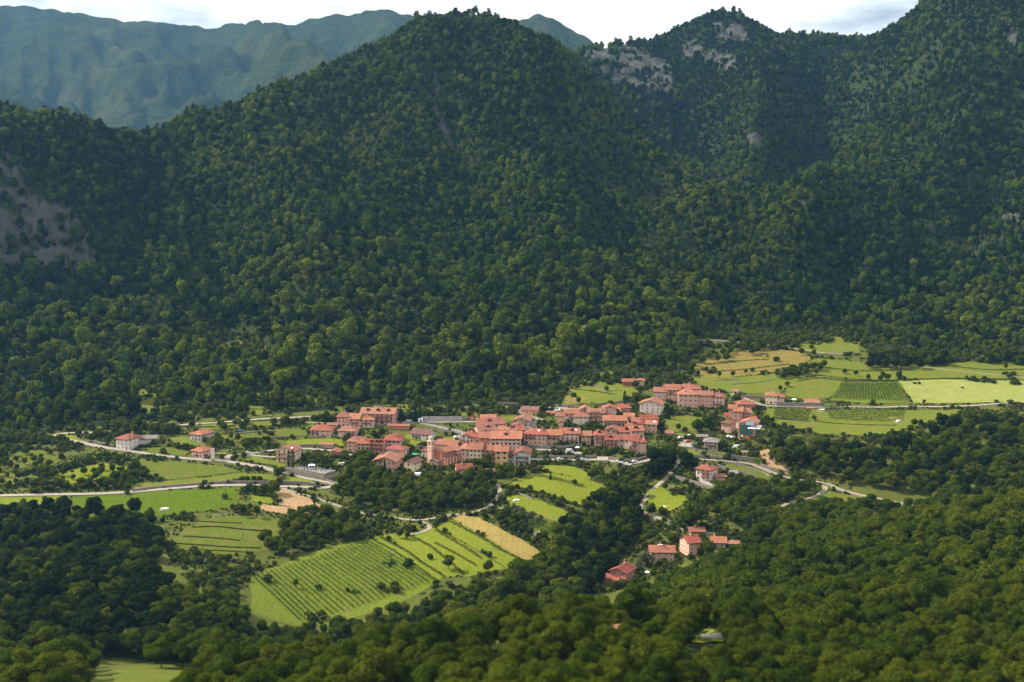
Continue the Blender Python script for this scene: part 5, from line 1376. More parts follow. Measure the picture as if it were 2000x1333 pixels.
house(1136, 1153, 850.5, 6.8, 9, 2, 'gx', 'pink', 'pale', 'narrow house right of the pink row', chim=0, cols=2)
house(1161, 1181, 850, 7.8, 10, 5, 'hip', 'rose', 'red', 'red roofed house with three stacked balconies', balc=((.12, .95, 1), (.12, .95, 2)), balm='redwood', chim=1, dorm=1)
house(1183, 1204, 840, 5.4, 9, 16, 'gy', 'pink', 'pink', 'pink gable behind the red roofed balcony house', cols=2, chim=1)
house(1184, 1206, 859, 6.2, 9, 5, 'gx', 'brick', 'red', 'brick coloured house with red balconies', balc=((.05, .95, 1),), balm='redwood', dorm=1, chim=1)
house(1207, 1220, 858, 6.4, 9, 3, 'gx', 'stonewall', 'pink', 'shaded house beside the white walled house', chim=0)
house(1220, 1235, 859, 6.6, 9, 6, 'gx', 'white', 'red', 'white walled house in the lower right of the old village', win='plain', chim=0, cols=2)
house(1234, 1245, 861, 9.4, 13, 14, 'gx', 'pink', 'red', 'front part of the tall pink corner house', cols=1, balc=((.05, .95, 1), (.05, .95, 2)), balm='redwood', chim=0)
house(1245, 1261, 863, 9.0, 11, -4, 'hip', 'pink', 'red', 'tall pink corner house at the right end of the old village', chim=2, win='small')
house(1210, 1230, 843.5, 5.0, 9, 5, 'gx', 'rose', 'red', 'red roof above the white walled house', chim=1, dorm=1)
house(1233, 1257, 841, 6.2, 10, -16, 'gx', 'stonewall', 'pale', 'grey stone house with a pale roof and dormers', dorm=1, chim=1)
house(1223, 1240, 832, 4.4, 7, 4, 'hip', 'pink', 'red', 'small red roof in the middle of the old cluster', chim=1)
house(1236, 1254, 823.5, 5.0, 9, 10, 'gx', 'pink', 'pink', 'left roof of the crowded upper cluster', chim=1)
house(1254, 1283, 818.5, 6.0, 9, -6, 'gx', 'brick', 'red', 'long red roof at the top right of the crowded cluster', chim=2)
house(1247, 1263, 827.5, 5.2, 7, 2, 'hip', 'pink', 'red', 'little red hipped roof inside the crowded cluster', chim=0)
house(1263, 1281, 828.5, 6.8, 8, 10, 'gx', 'pink', 'pale', 'pale roofed house at the right rim of the crowded cluster', chim=0, sky=1)
house(1220, 1236, 813, 3.6, 7, 10, 'gx', 'pale', 'pale', 'low pale roof left of the crowded cluster', chim=0, cols=1)
house(1214, 1231, 797, 3.2, 6, -20, 'shed', 'brick', 'red', 'low red outbuilding under the cypress', name='shed', cat='shed', chim=0, cols=0, pitch=18)
house(1251, 1288, 789, 7.4, 11, 18, 'gy', 'pale', 'pale', 'big pale gabled house standing alone above the old cluster', cols=4, win='small', pitch=19, oh=1.3, chim=2)
# upper block
house(1217, 1239, 745.5, 4.0, 7, 6, 'gx', 'brick', 'pink', 'red brown farm building highest above the village', name='barn', cat='barn', chim=0, balc=((.05, .95, .5),), balm='redwood')
house(1243, 1256, 744.5, 4.2, 7, 14, 'gy', 'stonewall', 'pale', 'open timber barn beside the red brown farm building', name='barn', cat='barn', chim=0, cols=0, pitch=18)
house(1278, 1299, 765, 7.4, 10, 14, 'gx', 'rose', 'pink', 'left house of the upper block with rows of tiny windows', win='small', cols=4, chim=1)
house(1299, 1327, 761.5, 8.8, 13, 6, 'gx', 'pink', 'pale', 'high pale roofed house in the upper block', chim=1, balc=((.3, .55, 2),))
house(1327, 1366, 759.5, 8.6, 12, 4, 'hip', 'pink', 'pink', 'rear hipped house of the upper block', chim=2)
house(1326, 1362, 770.5, 9.8, 12, 5, 'hip', 'pink', 'pale', 'front pink house of the upper block with large windows', win='plain', chim=1)
house(1362, 1391, 772, 9.2, 10, 4, 'gx', 'pink', 'pink', 'middle pink house of the upper block', win='small', chim=2)
house(1391, 1411, 774.5, 8.8, 10, 16, 'hip', 'rose', 'pink', 'right end of the upper block with a red balcony', balc=((.1, .85, 1),), balm='redwood', chim=2)
house(1432, 1440, 764.5, 2.2, 5, 20, 'gx', 'white', 'brown', 'tiny white hut in the pasture behind the upper block', name='hut', cat='hut', chim=0, cols=1, pitch=18)
house(1496, 1516, 772.5, 6.8, 9, 16, 'hip', 'cream', 'pale', 'cream corner house with a pink roof by the upper lane', chim=2, win='small')
house(1517, 1531, 775, 6.0, 8, 10, 'hip', 'rose', 'pale', 'pink annexe of the cream corner house', chim=0, win='small')
house(1576, 1600, 786.5, 2.6, 6, -4, 'shed', 'wood_' if False else 'stonewall', 'pale', 'open lean-to on the terrace right of the cream corner house', name='shed', cat='shed', chim=0, cols=0, pitch=12)
# stepped houses on the right
house(1442, 1473, 789.5, 4.2, 10, 2, 'hip', 'brick', 'pink', 'top house of the stepped group on the right', chim=2)
house(1424, 1436, 798, 8.8, 9, 16, 'gx', 'pink', 'pale', 'upper left of the stepped houses', chim=0, win='small')
house(1434, 1448, 803, 8.4, 9, 14, 'gx', 'pink', 'pale', 'middle of the stepped houses', chim=1)
house(1448, 1467, 806.5, 6.2, 9, -14, 'gx', 'stonewall', 'pale', 'lower right of the stepped houses with a brown side wall', chim=0)
house(1448, 1476, 819.5, 3.4, 7, 3, 'gx', 'pink', 'red', 'low red roof between the stepped houses and the scaffolding', chim=1, cols=2)
house(1410, 1425, 826, 7.0, 8.5, 34, 'hip', 'pink', 'pink', 'square pink house with small dark windows below the stepped group', win='small', cols=2, skip=0, chim=0)
house(1417, 1427, 812, 2.4, 5, 6, 'shed', 'rose', 'red', 'small shed with a white sheet roof left of the stepped houses', name='shed', cat='shed', chim=0, cols=0, pitch=12)
house(1376, 1400, 863, 6.2, 9, 14, 'hip', 'stonewall', 'grey', 'grey roofed house with a balcony by the car park', balc=((.2, .9, 1),), chim=0)
house(1362, 1380, 853, 2.6, 6, 4, 'gx', 'brick', 'grey', 'low garage behind the grey roofed house', name='garage', cat='garage', chim=0, cols=1, pitch=10)
house(1361, 1385, 916.5, 7.4, 9.5, 36, 'hip', 'pale', 'red', 'pink villa with a shallow red pyramid roof', balc=((.4, .98, 1), (.4, .98, 2)), balm='redwood', chim=2, cols=3, pitch=17)
house(1398, 1417, 931.5, 2.6, 6, -20, 'gx', 'pink', 'pale', 'orange roofed carport right of the pink villa', name='carport', cat='carport', chim=0, cols=0, pitch=14)
house(1427, 1438, 924.5, 2.0, 4, 10, 'shed', 'stonewall', 'grey', 'little grey shed on the terrace right of the carport', name='shed', cat='shed', chim=0, cols=0, pitch=8)
house(1450, 1459, 883.5, 2.0, 4, 10, 'gx', 'white', 'brown', 'small white hut on the lawn above the lane', name='hut', cat='hut', chim=0, cols=1, pitch=14)
house(1302, 1313, 846, 3.0, 5, 6, 'gx', 'pink', 'brown', 'small pink hut in the shaded meadow', name='hut', cat='hut', chim=0, cols=0)
# hamlet below
house(1193, 1221, 1117, 6.0, 10, 30, 'gy', 'brick', 'red', 'red barn house at the bottom of the hamlet', pitch=24, cols=2, chim=1)
house(1180, 1204, 1131, 2.6, 7, 26, 'gx', 'brick', 'red', 'low red porch roof beside the red barn house', name='porch', cat='porch', chim=0, cols=0, pitch=16)
house(1272, 1315, 1078, 5.6, 9, 2, 'gx', 'rose', 'pale', 'long stone house with a mottled orange roof in the hamlet', win='small', chim=2)
house(1345, 1367, 1059.5, 7.4, 10, -18, 'gx', 'pink', 'red', 'tall pink hamlet house with dark balconies on its left side', win='small', chim=1)
house(1392, 1416, 1059.5, 3.6, 8, 4, 'gx', 'stonewall', 'pale', 'orange roofed cottage right of the round tree', chim=1)
house(1348, 1374, 1037.5, 2.4, 6, 2, 'gx', 'brick', 'pale', 'small roof behind the tall hamlet house', name='shed', cat='shed', chim=1, cols=2)
house(1424, 1443, 1061.5, 2.4, 5, 4, 'hip', 'stonewall', 'pale', 'tiny pavilion at the right end of the hamlet', name='pavilion', cat='pavilion', chim=0, cols=0, pitch=16)
house(1176, 1208, 1250, 3.0, 8, 0, 'gx', 'pink', 'pale', 'roof half hidden in the near wood', name='cottage', cat='cottage', chim=0, cols=2)
house(1708, 1738, 1011, 2.8, 7, 0, 'gx', 'pink', 'pink', 'pink roof glimpsed over the wood on the right', name='cottage', cat='cottage', chim=0, cols=2)
BUILT.pop(-2)

# ---------------------------------------------------------------- church and bell tower
def church():
    p, pm = pix_base(865, 889, 8.0)
    th = R(38)                      # the gable front looks down to the left
    a = th
    W, D, H = 10.0, 17.0, 8.2
    fr = np.array([-math.sin(a), -math.cos(a)]); rt = np.array([math.cos(a), -math.sin(a)])
    p, pm = pix_base(866, 893, 6.0)
    corner = p[:2]                  # nearest corner: front right
    Wt = W + 3.0
    c = corner - rt * (Wt / 2) - fr * (D / 2)
    r = empty('church', (c[0], c[1], p[2]), -a)
    wall_geo('gy', W, D, H, 24).build('nave_wall', [M['w_red']], r)
    mb, top, zat = roof_geo('gy', W, D, H, 24, 0.5)
    rf = mb.build('nave_roof', [M['r_pale'], M['wood']], r)
    for s in (-1, 1):
        b = MB(); x0, x1 = s * W / 2, s * (W / 2 + 3.0)
        b.add([(x0, -D / 2 + .4, -4), (x1, -D / 2 + .4, -4), (x1, D / 2 - 1, -4), (x0, D / 2 - 1, -4), (x0, -D / 2 + .4, 5.6), (x1, -D / 2 + .4, 4.6), (x1, D / 2 - 1, 4.6), (x0, D / 2 - 1, 5.6)],
              [(0, 3, 2, 1), (0, 1, 5, 4), (1, 2, 6, 5), (2, 3, 7, 6), (3, 0, 4, 7), (4, 5, 6, 7)])
        b.build('aisle_wall', [M['w_red']], r)
        xs = s * (W / 2 + 3.5); xi = s * (W / 2 + .003)
        b = roof_solid([(xi, -D / 2 + .1, 6.0), (xs, -D / 2 + .1, 4.75), (xs, D / 2 - .7, 4.75), (xi, D / 2 - .7, 6.0)], [(0, 1, 2, 3)] if s > 0 else [(3, 2, 1, 0)])
        b.build('aisle_roof', [M['r_pink'], M['w_cream']], r)
        for i in range(5):
            y = -D / 2 + 2.2 + i * 3.1
            q = MB(); q.box(-.35, .35, -.35, .35, -2, 4.4); q.build('pilaster', [M['w_cream']], r, (s * (W / 2 + 2.82), y, 0))
            link('window', WIN['plain'], r, (s * W / 2, y + 1.4, 6.15), s * math.pi / 2)
    link('door', ARCH, r, (0, -D / 2, 0), 0); link('window', WIN['tall'], r, (0, -D / 2, 5.6), 0)
    for s in (-1, 1):
        q = MB(); q.box(-.3, .3, -.12, .1, -2, H); q.build('pilaster', [M['w_cream']], r, (s * (W / 2 - .5), -D / 2, 0))
        link('window', WIN['plain'], r, (s * 2.6, -D / 2, 3.0), 0)
    tag(r, 'red church with cream pilasters and a pale tiled nave roof', 'church')
    BUILT.append((c[0], c[1], 13))
    # bell tower
    p, pm = pix_base(841, 874, 11.5)
    t_ = empty('bell_tower', (p[0] + .5, p[1] + 1.5, p[2]), -R(40))
    s = 1.85
    b = MB(); b.box(-s, s, -s, s, -4, 11.6); b.build('shaft', [M['w_pink']], t_)
    b = MB(); b.box(-s - .3, s + .3, -s - .3, s + .3, 11.6, 12.0); b.build('cornice', [M['trim']], t_)
    b = MB()
    for x in (-1, 1):
        for y in (-1, 1): b.box(x * s * .72 - .5, x * s * .72 + .5, y * s * .72 - .5, y * s * .72 + .5, 12.0, 15.4)
    b.box(-s * .72, s * .72, -s * .72, s * .72, 14.6, 15.4)
    b.build('belfry', [M['w_pink']], t_)
    b = MB(); b.box(-s - .25, s + .25, -s - .25, s + .25, 15.4, 15.75); b.build('cornice', [M['trim']], t_)
    b = MB(); b.lathe([(1.5, 15.75), (1.5, 17.2), (1.7, 17.25), (1.45, 18.0), (.9, 18.7), (.35, 19.05), (.1, 19.3)], 0, 0, 10); b.build('lantern_dome', [M['w_stonewall']], t_)
    b = MB(); b.bar((0, 0, 19.2), (0, 0, 20.8), .05, 0, 4); b.bar((-.4, 0, 20.3), (.4, 0, 20.3), .05, 0, 4); b.build('cross', [M['wood']], t_)
    b = MB(); b.lathe([(.62, 12.7), (.5, 13.0), (.38, 13.6), (.2, 13.9)], 0, 0, 8); b.build('bell', [M['wood']], t_)
    for k, rz in enumerate((0, math.pi / 2, -math.pi / 2)):
        x, y = ((0, -s), (s, 0), (-s, 0))[k]
        link('window', WIN['small'], t_, (x, y, 8.6), rz)
    tag(t_, 'slender pink bell tower with a small dome beside the red church', 'bell tower')
    # chapel in front
    house(839, 853, 900.5, 3.6, 6, 26, 'gy', 'stonewall', 'brown', 'grey gabled chapel front below the bell tower', name='chapel', cat='chapel', chim=0, cols=1, pitch=24)
church()

# scaffolded house with nets, and the hoist mast beside it
M['net'] = plain('green_net', (0.045, 0.10, 0.085), 0.9, 0.25, 0.8)
M['blue_sheet'] = plain('blue_sheet', (0.42, 0.53, 0.66), 0.6, 0.1)
M['steel'] = plain('steel', (0.30, 0.30, 0.31), 0.5, 0.1, metal=0.4)
M['redpaint'] = plain('red_paint', (0.50, 0.05, 0.03), 0.5, 0.1)
M['rust'] = plain('rusty_red_steel', (0.42, 0.17, 0.11), 0.7, 0.2)
r, W = house(1448, 1474, 826.5, 8.8, 11, 22, 'gy', 'rose', 'pale', 'house wrapped in green scaffold netting with a white awning', chim=0, cols=2, pitch=20)
D_ = 11 * 1.12
b = MB(); b.box(-W / 2 - 1.0, W / 2 * .35, -D_ / 2 - 1.35, -D_ / 2 - 1.28, -1.5, 7.4); b.build('scaffold_net', [M['net']], r)
b = MB(); b.box(-W / 2 * .3, W / 2 * .8, -D_ / 2 - 1.25, -D_ / 2 - 1.2, 7.5, 10.2); b.build('scaffold_net', [M['blue_sheet']], r)['label'] = 'light blue upper sheet'
b = MB(); b.box(W / 2 + 1.0, W / 2 + 1.06, -D_ / 2 - 1, D_ / 2 * .3, -1.5, 6.0); b.build('scaffold_net', [M['net']], r)
for lev in (1.6, 3.6, 5.6):
    b = MB(); b.box(-W / 2 - .9, W / 2 + .9, -D_ / 2 - 1.15, -D_ / 2 - .2, lev, lev + .1); b.build('scaffold_deck', [M['steel']], r)
for k in range(6):
    x = -W / 2 - .9 + (W + 1.8) * k / 5
    b = MB(); b.bar((x, -D_ / 2 - 1.05, -2), (x, -D_ / 2 - 1.05, 9), .05, 0, 4); b.build('scaffold_pole', [M['steel']], r)
b = roof_solid([(W * .02, -D_ / 2 - 2.6, 5.2), (W / 2 + 3.0, -D_ / 2 - 1.2, 5.2), (W / 2 + 3.0, D_ / 2 * .2, 6.6), (W * .02, -D_ / 2 - .2, 6.6)], [(0, 1, 2, 3)], .08); b.build('awning', [M['sheet'], M['sheet']], r)
p = hit1(1443, 857)
r = empty('hoist_mast', p, .3)
b = MB()
for x in (-.45, .45):
    for y in (-.45, .45): b.bar((x, y, -.5), (x, y, 16), .09, 0, 4)
b.build('mast', [M['rust']], r)
b = MB()
for k in range(13):
    z = k * 1.25
    for (x0, y0), (x1, y1) in (((-.45, -.45), (.45, -.45)), ((.45, -.45), (.45, .45)), ((.45, .45), (-.45, .45)), ((-.45, .45), (-.45, -.45))):
        b.bar((x0, y0, z), (x1, y1, z + 1.2), .05, 0, 4); b.bar((x0, y0, z), (x1, y1, z), .05, 0, 4)
o = b.build('lattice', [M['rust']], r); o['kind'] = 'stuff'
b = MB(); b.box(-1.2, 1.2, -1.2, 1.2, -1, .5); b.build('base', [M['concrete']], r)
b = MB(); b.box(-.8, .8, -1.3, -.5, 1.2, 3.2); b.build('cage', [M['steel']], r)
tag(r, 'rusty red lattice hoist mast beside the scaffolded house', 'hoist')
wall([(1451, 850), (1457, 855), (1464, 861)], 0.8, 'red tarpaulin fence below the scaffolded house', 'redpaint', 0.12, 'tarpaulin_fence', 'fence', wob=.05)

# cemetery terrace with its graves
cp = plan([(558, 920), (588, 913), (656, 924), (634, 935)])
lev = max(gh(*q) for q in cp) + .4
mb = MB(); mb.prism([tuple(q) for q in cp][::1], lev - 6, lev); 
o = mb.build('cemetery_terrace', [M['gravel']]); bm = bmesh.new(); bm.from_mesh(o.data); bmesh.ops.recalc_face_normals(bm, faces=bm.faces); bm.to_mesh(o.data); bm.free()
tag(o, 'gravel cemetery terrace inside the hairpin bend', 'terrace', kind='structure')
wall(None, lev + .9 - gh(*((cp[0] + cp[3]) / 2)), 'parapet along the valley side of the cemetery', 'stone', .5, 'stone_wall', pl=[cp[0] * .985 + cp[2] * .015, (cp[0] + cp[3]) / 2, cp[3] * .985 + cp[1] * .015], wob=.03)
M['marble'] = plain('marble', (0.36, 0.355, 0.35), 0.5, 0.15); M['granite'] = plain('dark_granite', (0.10, 0.10, 0.105), 0.4, 0.2)
def grave_mesh(m):
    g = MB(); g.box(-.4, .4, -1.0, .9, 0, .22, 0); g.box(-.38, .38, .9, 1.08, 0, 1.15, m); g.box(-.06, .06, .95, 1.03, 1.15, 1.75, m); g.box(-.24, .24, .95, 1.03, 1.42, 1.54, m)
    return g.mesh('gravestone', [M['marble'], M['granite'], M['whitepaint']])
GR = [grave_mesh(0), grave_mesh(1), grave_mesh(1)]
ex = (cp[2] - cp[1]); n_ = int(np.linalg.norm(ex) / 2.3)
g_rz = math.atan2(ex[1], ex[0])
for row in range(5):
    for i in range(n_):
        s_ = (row + .7) / 5.6; t_ = (i + .6) / n_
        q = (cp[1] * (1 - s_) + cp[0] * s_) * (1 - t_) + (cp[2] * (1 - s_) + cp[3] * s_) * t_
        if random.random() < .1: continue
        o = link('gravestone', random.choice(GR), None, (q[0], q[1], lev), g_rz + random.uniform(-.05, .05))
        tag(o, ORD[i] + ' gravestone from the left in the ' + ['back', 'second', 'middle', 'fourth', 'front'][row] + ' row of the cemetery', 'gravestone', 'gravestones of the cemetery')

# ---------------------------------------------------------------- small things
M['carpaint'] = []
for i, c in enumerate([(0.75, 0.75, 0.75), (0.62, 0.63, 0.65), (0.06, 0.06, 0.07), (0.38, 0.05, 0.04), (0.10, 0.16, 0.32), (0.25, 0.26, 0.27)]):
    t = NT('car_paint'); M['carpaint'].append(t.surf(c, 0.3, spec=0.5))
M['tyre'] = plain('tyre', (0.02, 0.02, 0.02), 0.9)
def car(u, v, rz, ci, label, van=False):
    p = hit1(u, v)
    r = empty('van' if van else 'parked_car', (p[0], p[1], p[2] + .24), rz)
    L, Wd = (5.0, 2.0) if van else (4.1, 1.72)
    prof = [(-L / 2, .35), (L / 2, .35), (L / 2, .75), (L / 2 - .25, .95), (L * .22, 1.02), (L * .02, 1.45), (-L * .32, 1.48), (-L / 2 + .1, 1.0)] if not van else [(-L / 2, .35), (L / 2, .35), (L / 2, .95), (L * .42, 1.25), (L * .28, 2.0), (L * .15, 2.15), (-L / 2 + .05, 2.15)]
    n = len(prof); mb = MB()
    mb.add([(x, -Wd / 2, z) for x, z in prof] + [(x, Wd / 2, z) for x, z in prof], [tuple(range(n)), tuple(range(2 * n - 1, n - 1, -1))] + [(i, n + i, n + (i + 1) % n, (i + 1) % n) for i in range(n)])
    mb.build('body', [M['carpaint'][ci]], r)
    z0, z1 = (1.0, 1.4) if not van else (1.35, 1.95)
    xa, xb = (-L * .34, L * .10) if not van else (L * .02, L * .30)
    for s in (-1, 1):
        b = MB(); b.box(xa, xb - .1, s * Wd / 2 - .02, s * Wd / 2 + .02, z0, z1 - .05); b.build('side_window', [M['glass']], r)
    b = MB()
    if van: b.add([(L * .425, -Wd * .45, 1.27), (L * .425, Wd * .45, 1.27), (L * .29, Wd * .45, 1.98), (L * .29, -Wd * .45, 1.98)], [(0, 1, 2, 3)])
    else: b.add([(L * .225, -Wd * .45, 1.03), (L * .225, Wd * .45, 1.03), (L * .03, Wd * .45, 1.45), (L * .03, -Wd * .45, 1.45)], [(0, 1, 2, 3)])
    b.v = [(x + .02, y, z + .02) for x, y, z in b.v]
    b.build('windscreen', [M['glass']], r)
    for x in (-L * .3, L * .31):
        for s in (-1, 1):
            b = MB(); b.bar((x, s * Wd / 2 - .1 * s, .32), (x, s * Wd / 2 + .03 * s, .32), .32, 0, 10); b.build('wheel', [M['tyre']], r)
    tag(r, label, 'van' if van else 'car', 'cars parked in the village')
for u, v, rz, ci, lab in [
    (1082, 882, 0, 0, 'white car at the end of the parking strip'), (1094, 899, .05, 1, 'silver car under the stone wall on the lower street'), (1066, 901.5, 0, 0, 'white car at the left of the lower street'),
    (1133, 899.5, 0, 2, 'dark car on the lower street left of the square'), (1139, 900, 0, 1, 'grey car beside the dark car on the lower street'), (1207, 905, -.3, 0, 'white car right of the bright square'),
    (1217, 908, -.4, 1, 'silver car below the end wall of the lower street'), (1226, 910, -.5, 0, 'white car in the middle of the lower parking bend'), (1232, 906, -.2, 2, 'black car in the lower parking bend'),
    (1240, 904, .2, 0, 'white car near the big tree on the lower street'), (1330, 857, .4, 1, 'silver car at the top of the small car park'), (1342, 855, .2, 0, 'white car in the small car park, upper one'),
    (1349, 853.5, .2, 0, 'white car in the small car park, beside the garage'), (1345, 865, .1, 3, 'red car in the small car park'), (1355, 871, 0, 4, 'blue car left of the grey roofed house'),
    (1375, 853.5, 0, 0, 'white car beside the low garage'), (1425, 855, .3, 0, 'white car near the hoist mast'), (1432, 857, .2, 1, 'grey car near the hoist mast'),
    (773, 826.5, 0, 1, 'silver car above the low garages'), (799, 824.5, 0, 0, 'white car beside the dark conifers'), (780, 828.5, .1, 3, 'red car above the low garages'), (485, 887, .2, 1, 'silver car on the street left of the chalet'),
    (620, 954, 0, 2, 'black car in the hairpin bend'), (1017, 806, -.3, 0, 'white car left of the orange workshop'), (996, 801.5, -.3, 5, 'grey car near the road fork'), (1030, 838, .5, 0, 'white car beside the brown gabled house'), (892, 856, .4, 0, 'white car on the bright yard above the long house'),
    (470, 844, .2, 4, 'blue car in the left gardens'), (667, 886, .1, 5, 'grey car at the foot of the big hipped house')]:
    car(u, v, rz, ci, lab)
car(1113, 884, 0.05, 0, 'white van on the parking strip below the pink row', True)

def pole(u, v, h, label, arms=True):
    p = hit1(u, v); r = empty('utility_pole', p, .4)
    b = MB(); b.bar((0, 0, -.5), (0, 0, h), .15, 0, 6, .1); b.build('pole', [M['bark']], r)
    b = MB(); b.bar((-.8, 0, h - .5), (.8, 0, h - .5), .06, 0, 4); b.build('crossarm', [M['wood']], r)
    for x in (-.7, 0, .7):
        b = MB(); b.lathe([(.06, h - .45), (.09, h - .3), (.05, h - .15)], x, 0, 6); b.build('insulator', [M['whitepaint']], r)
    tag(r, label, 'pole', 'poles across the valley')
for u, v, h, lab in [(428, 894, 9, 'tall lamp-like pole at the left junction'), (441, 969, 9, 'pole at the corner of the long green field'), (475, 1055, 9, 'pole on the grass terraces'), (1097, 948, 8, 'pole in the bright meadow'),
                     (763, 1100, 8, 'pole in the narrow mown strip'), (617, 881, 6, 'pole on the curved street')]:
    pole(u, v, h, lab)
# tall concrete pillar at the junction
p = hit1(416, 902); r = empty('concrete_pillar', p, .3)
b = MB(); b.box(-1.2, 1.2, -.8, .8, -1, 8.2); b.build('shaft', [M['w_pale']], r); b = MB(); b.box(-1.4, 1.4, -1.0, 1.0, 8.2, 8.5); b.build('cap', [M['concrete']], r); b = MB(); b.box(-1.35, 1.35, -.95, .95, -1, 1.8); b.build('plinth', [M['concrete']], r)
tag(r, 'tall pale rectangular pillar beside the small villa at the junction', 'pillar')
# white transformer box and red hoarding
p = hit1(821, 825.5); r = empty('utility_cabin', p, .1)
b = MB(); b.box(-1.7, 1.7, -1.2, 1.2, -.5, 2.7); b.build('wall', [M['whitepaint']], r); b = MB(); b.box(-1.9, 1.9, -1.4, 1.4, 2.7, 2.9); b.build('roof', [M['sheet']], r); link('door', DOOR, r, (.4, -1.2, 0), 0)
tag(r, 'white box cabin at the left end of the concrete wall', 'cabin')
p = hit1(922, 823); r = empty('signboard', p, .1)
b = MB(); b.box(-.9, .9, -.06, .06, 1.2, 4.6); b.build('board', [M['redpaint']], r); b = MB(); b.box(-.4, .4, -.09, -.06, 1.4, 2.4); b.build('white_panel', [M['whitepaint']], r)
for s in (-1, 1):
    b = MB(); b.bar((s * .75, .1, -.5), (s * .75, .1, 4.4), .06, 0, 4); b.build('post', [M['steel']], r)
tag(r, 'red signboard with a white panel by the upper street', 'sign')
def parasol(u, v, mat, label, w=2.0):
    p = hit1(u, v); r = empty('parasol', p)
    b = MB(); b.bar((0, 0, -.2), (0, 0, 2.7), .05, 0, 5); b.build('pole', [M['steel']], r)
    b = MB(); b.lathe([(w, 2.1), (w * .55, 2.45), (.1, 2.75)], 0, 0, 8); b.build('canopy', [M[mat]], r)
    b = MB(); b.lathe([(.35, 0), (.35, .12), (.1, .2)], 0, 0, 8); b.build('base', [M['concrete']], r)
    tag(r, label, 'parasol')
M['greencloth'] = plain('green_cloth', (0.03, 0.30, 0.16), 0.7, 0.15); M['bluecloth'] = plain('blue_sheet2', (0.16, 0.45, 0.60), 0.5, 0.1)
parasol(1128, 880, 'sheet', 'white parasol right of the white van', 1.8); parasol(1551, 785.5, 'sheet', 'white parasol on the terrace right of the cream corner house', 2.2); parasol(811, 893, 'greencloth', 'bright green round canopy left of the bell tower', 2.8)
parasol(1290, 1072, 'sheet', 'pale parasol left of the tall hamlet house', 1.6); parasol(609, 914.5, 'sheet', 'white and red stall canopy beside the cemetery', 2.6); parasol(1264, 1133 - 8, 'sheet', 'white garden parasol right of the red barn house', 1.5)
def tarp(u, v, w, d, mat, rz, label, h=.7, name='covered_pile'):
    p = hit1(u, v); r = empty(name, p, rz); rg = random.Random(int(u))
    n, m = 7, 5; vs_ = []; 
    for j in range(m):
        for i in range(n):
            x = (i / (n - 1) - .5) * w; y = (j / (m - 1) - .5) * d; e = min(i, n - 1 - i, j, m - 1 - j)
            vs_.append((x + rg.uniform(-.1, .1), y + rg.uniform(-.1, .1), -.2 if e == 0 else h * rg.uniform(.7, 1.2)))
    b = MB(); b.add(vs_, [(j * n + i, j * n + i + 1, (j + 1) * n + i + 1, (j + 1) * n + i) for j in range(m - 1) for i in range(n - 1)]); b.build('sheet', [M[mat]], r)
    b = MB(); b.box(-w * .42, w * .42, -d * .4, d * .4, -.3, h * .6); b.build('stack', [M['wood']], r)
    tag(r, label, 'pile')
tarp(1009, 978, 5, 3, 'sheet', .2, 'white covered pile in the lime green strip'); tarp(1050, 1044, 5, 4, 'sheet', .4, 'white covered pile beside the middle vine plot', 1.2); tarp(978, 996, 7, 4, 'gravel', .3, 'heap of boards at the end of the lane', 1.0)
tarp(322, 1001 - 6, 6, 3, 'sheet', .1, 'white covered stack at the lower rim of the long green field', .8); tarp(641, 898, 6, 3, 'bluecloth', -.2, 'light blue pool cover in the garden above the cemetery', .4, 'pool_cover'); tarp(1088, 801, 6, 4, 'sheet', .3, 'white plastic sheet left of the upper houses', .8)
tarp(1440, 872, 8, 4, 'sheet', .2, 'white covered rubble below the scaffolded house', 1.0); tarp(668, 907, 5, 4, 'cream_kerb', .2, 'pale stone heap by the bushes above the cemetery', 1.2); tarp(1300, 996 - 6, 4, 2, 'sheet', 0, 'white sheet by the round meadow', .4)
tarp(1605, 803.5, 5, 3, 'sheet', .1, 'white roofed stack at the end of the long vine plot', 1.6); tarp(1583, 799.5, 7, 3, 'rust', 0, 'row of rusty crates above the small vine plot', 1.2); tarp(1756, 824, 5, 3, 'sheet', .1, 'white trailer cover at the right end of the long vine plot', 1.4)
tarp(1512, 858 - 25, 3, 2, 'sheet', .1, 'small white bundle by the field edge', .6); tarp(282, 864 - 1, 3, 2, 'sheet', 0, 'white bundle behind the grey outbuilding', .8); tarp(1178, 917, 4, 3, 'rust', .4, 'reddish crate pile in the bushes below the square', .8)
# horizontal white tank at the village foot
p = hit1(817, 933); r = empty('water_tank', p, .15)
b = MB()
prof = [(.2, -2.6), (1.2, -2.45), (1.45, -2.1), (1.45, 2.1), (1.2, 2.45), (.2, 2.6)]
b.lathe(prof, 0, 0, 12); b.v = [(z, x, y + 1.9) for x, y, z in b.v]; b.build('vessel', [M['sheet']], r)
for x in (-1.5, 1.5):
    b = MB(); b.box(x - .2, x + .2, -1.1, 1.1, -.5, .9); b.build('cradle', [M['concrete']], r)
tag(r, 'white cylindrical tank among the trees at the village foot', 'tank')
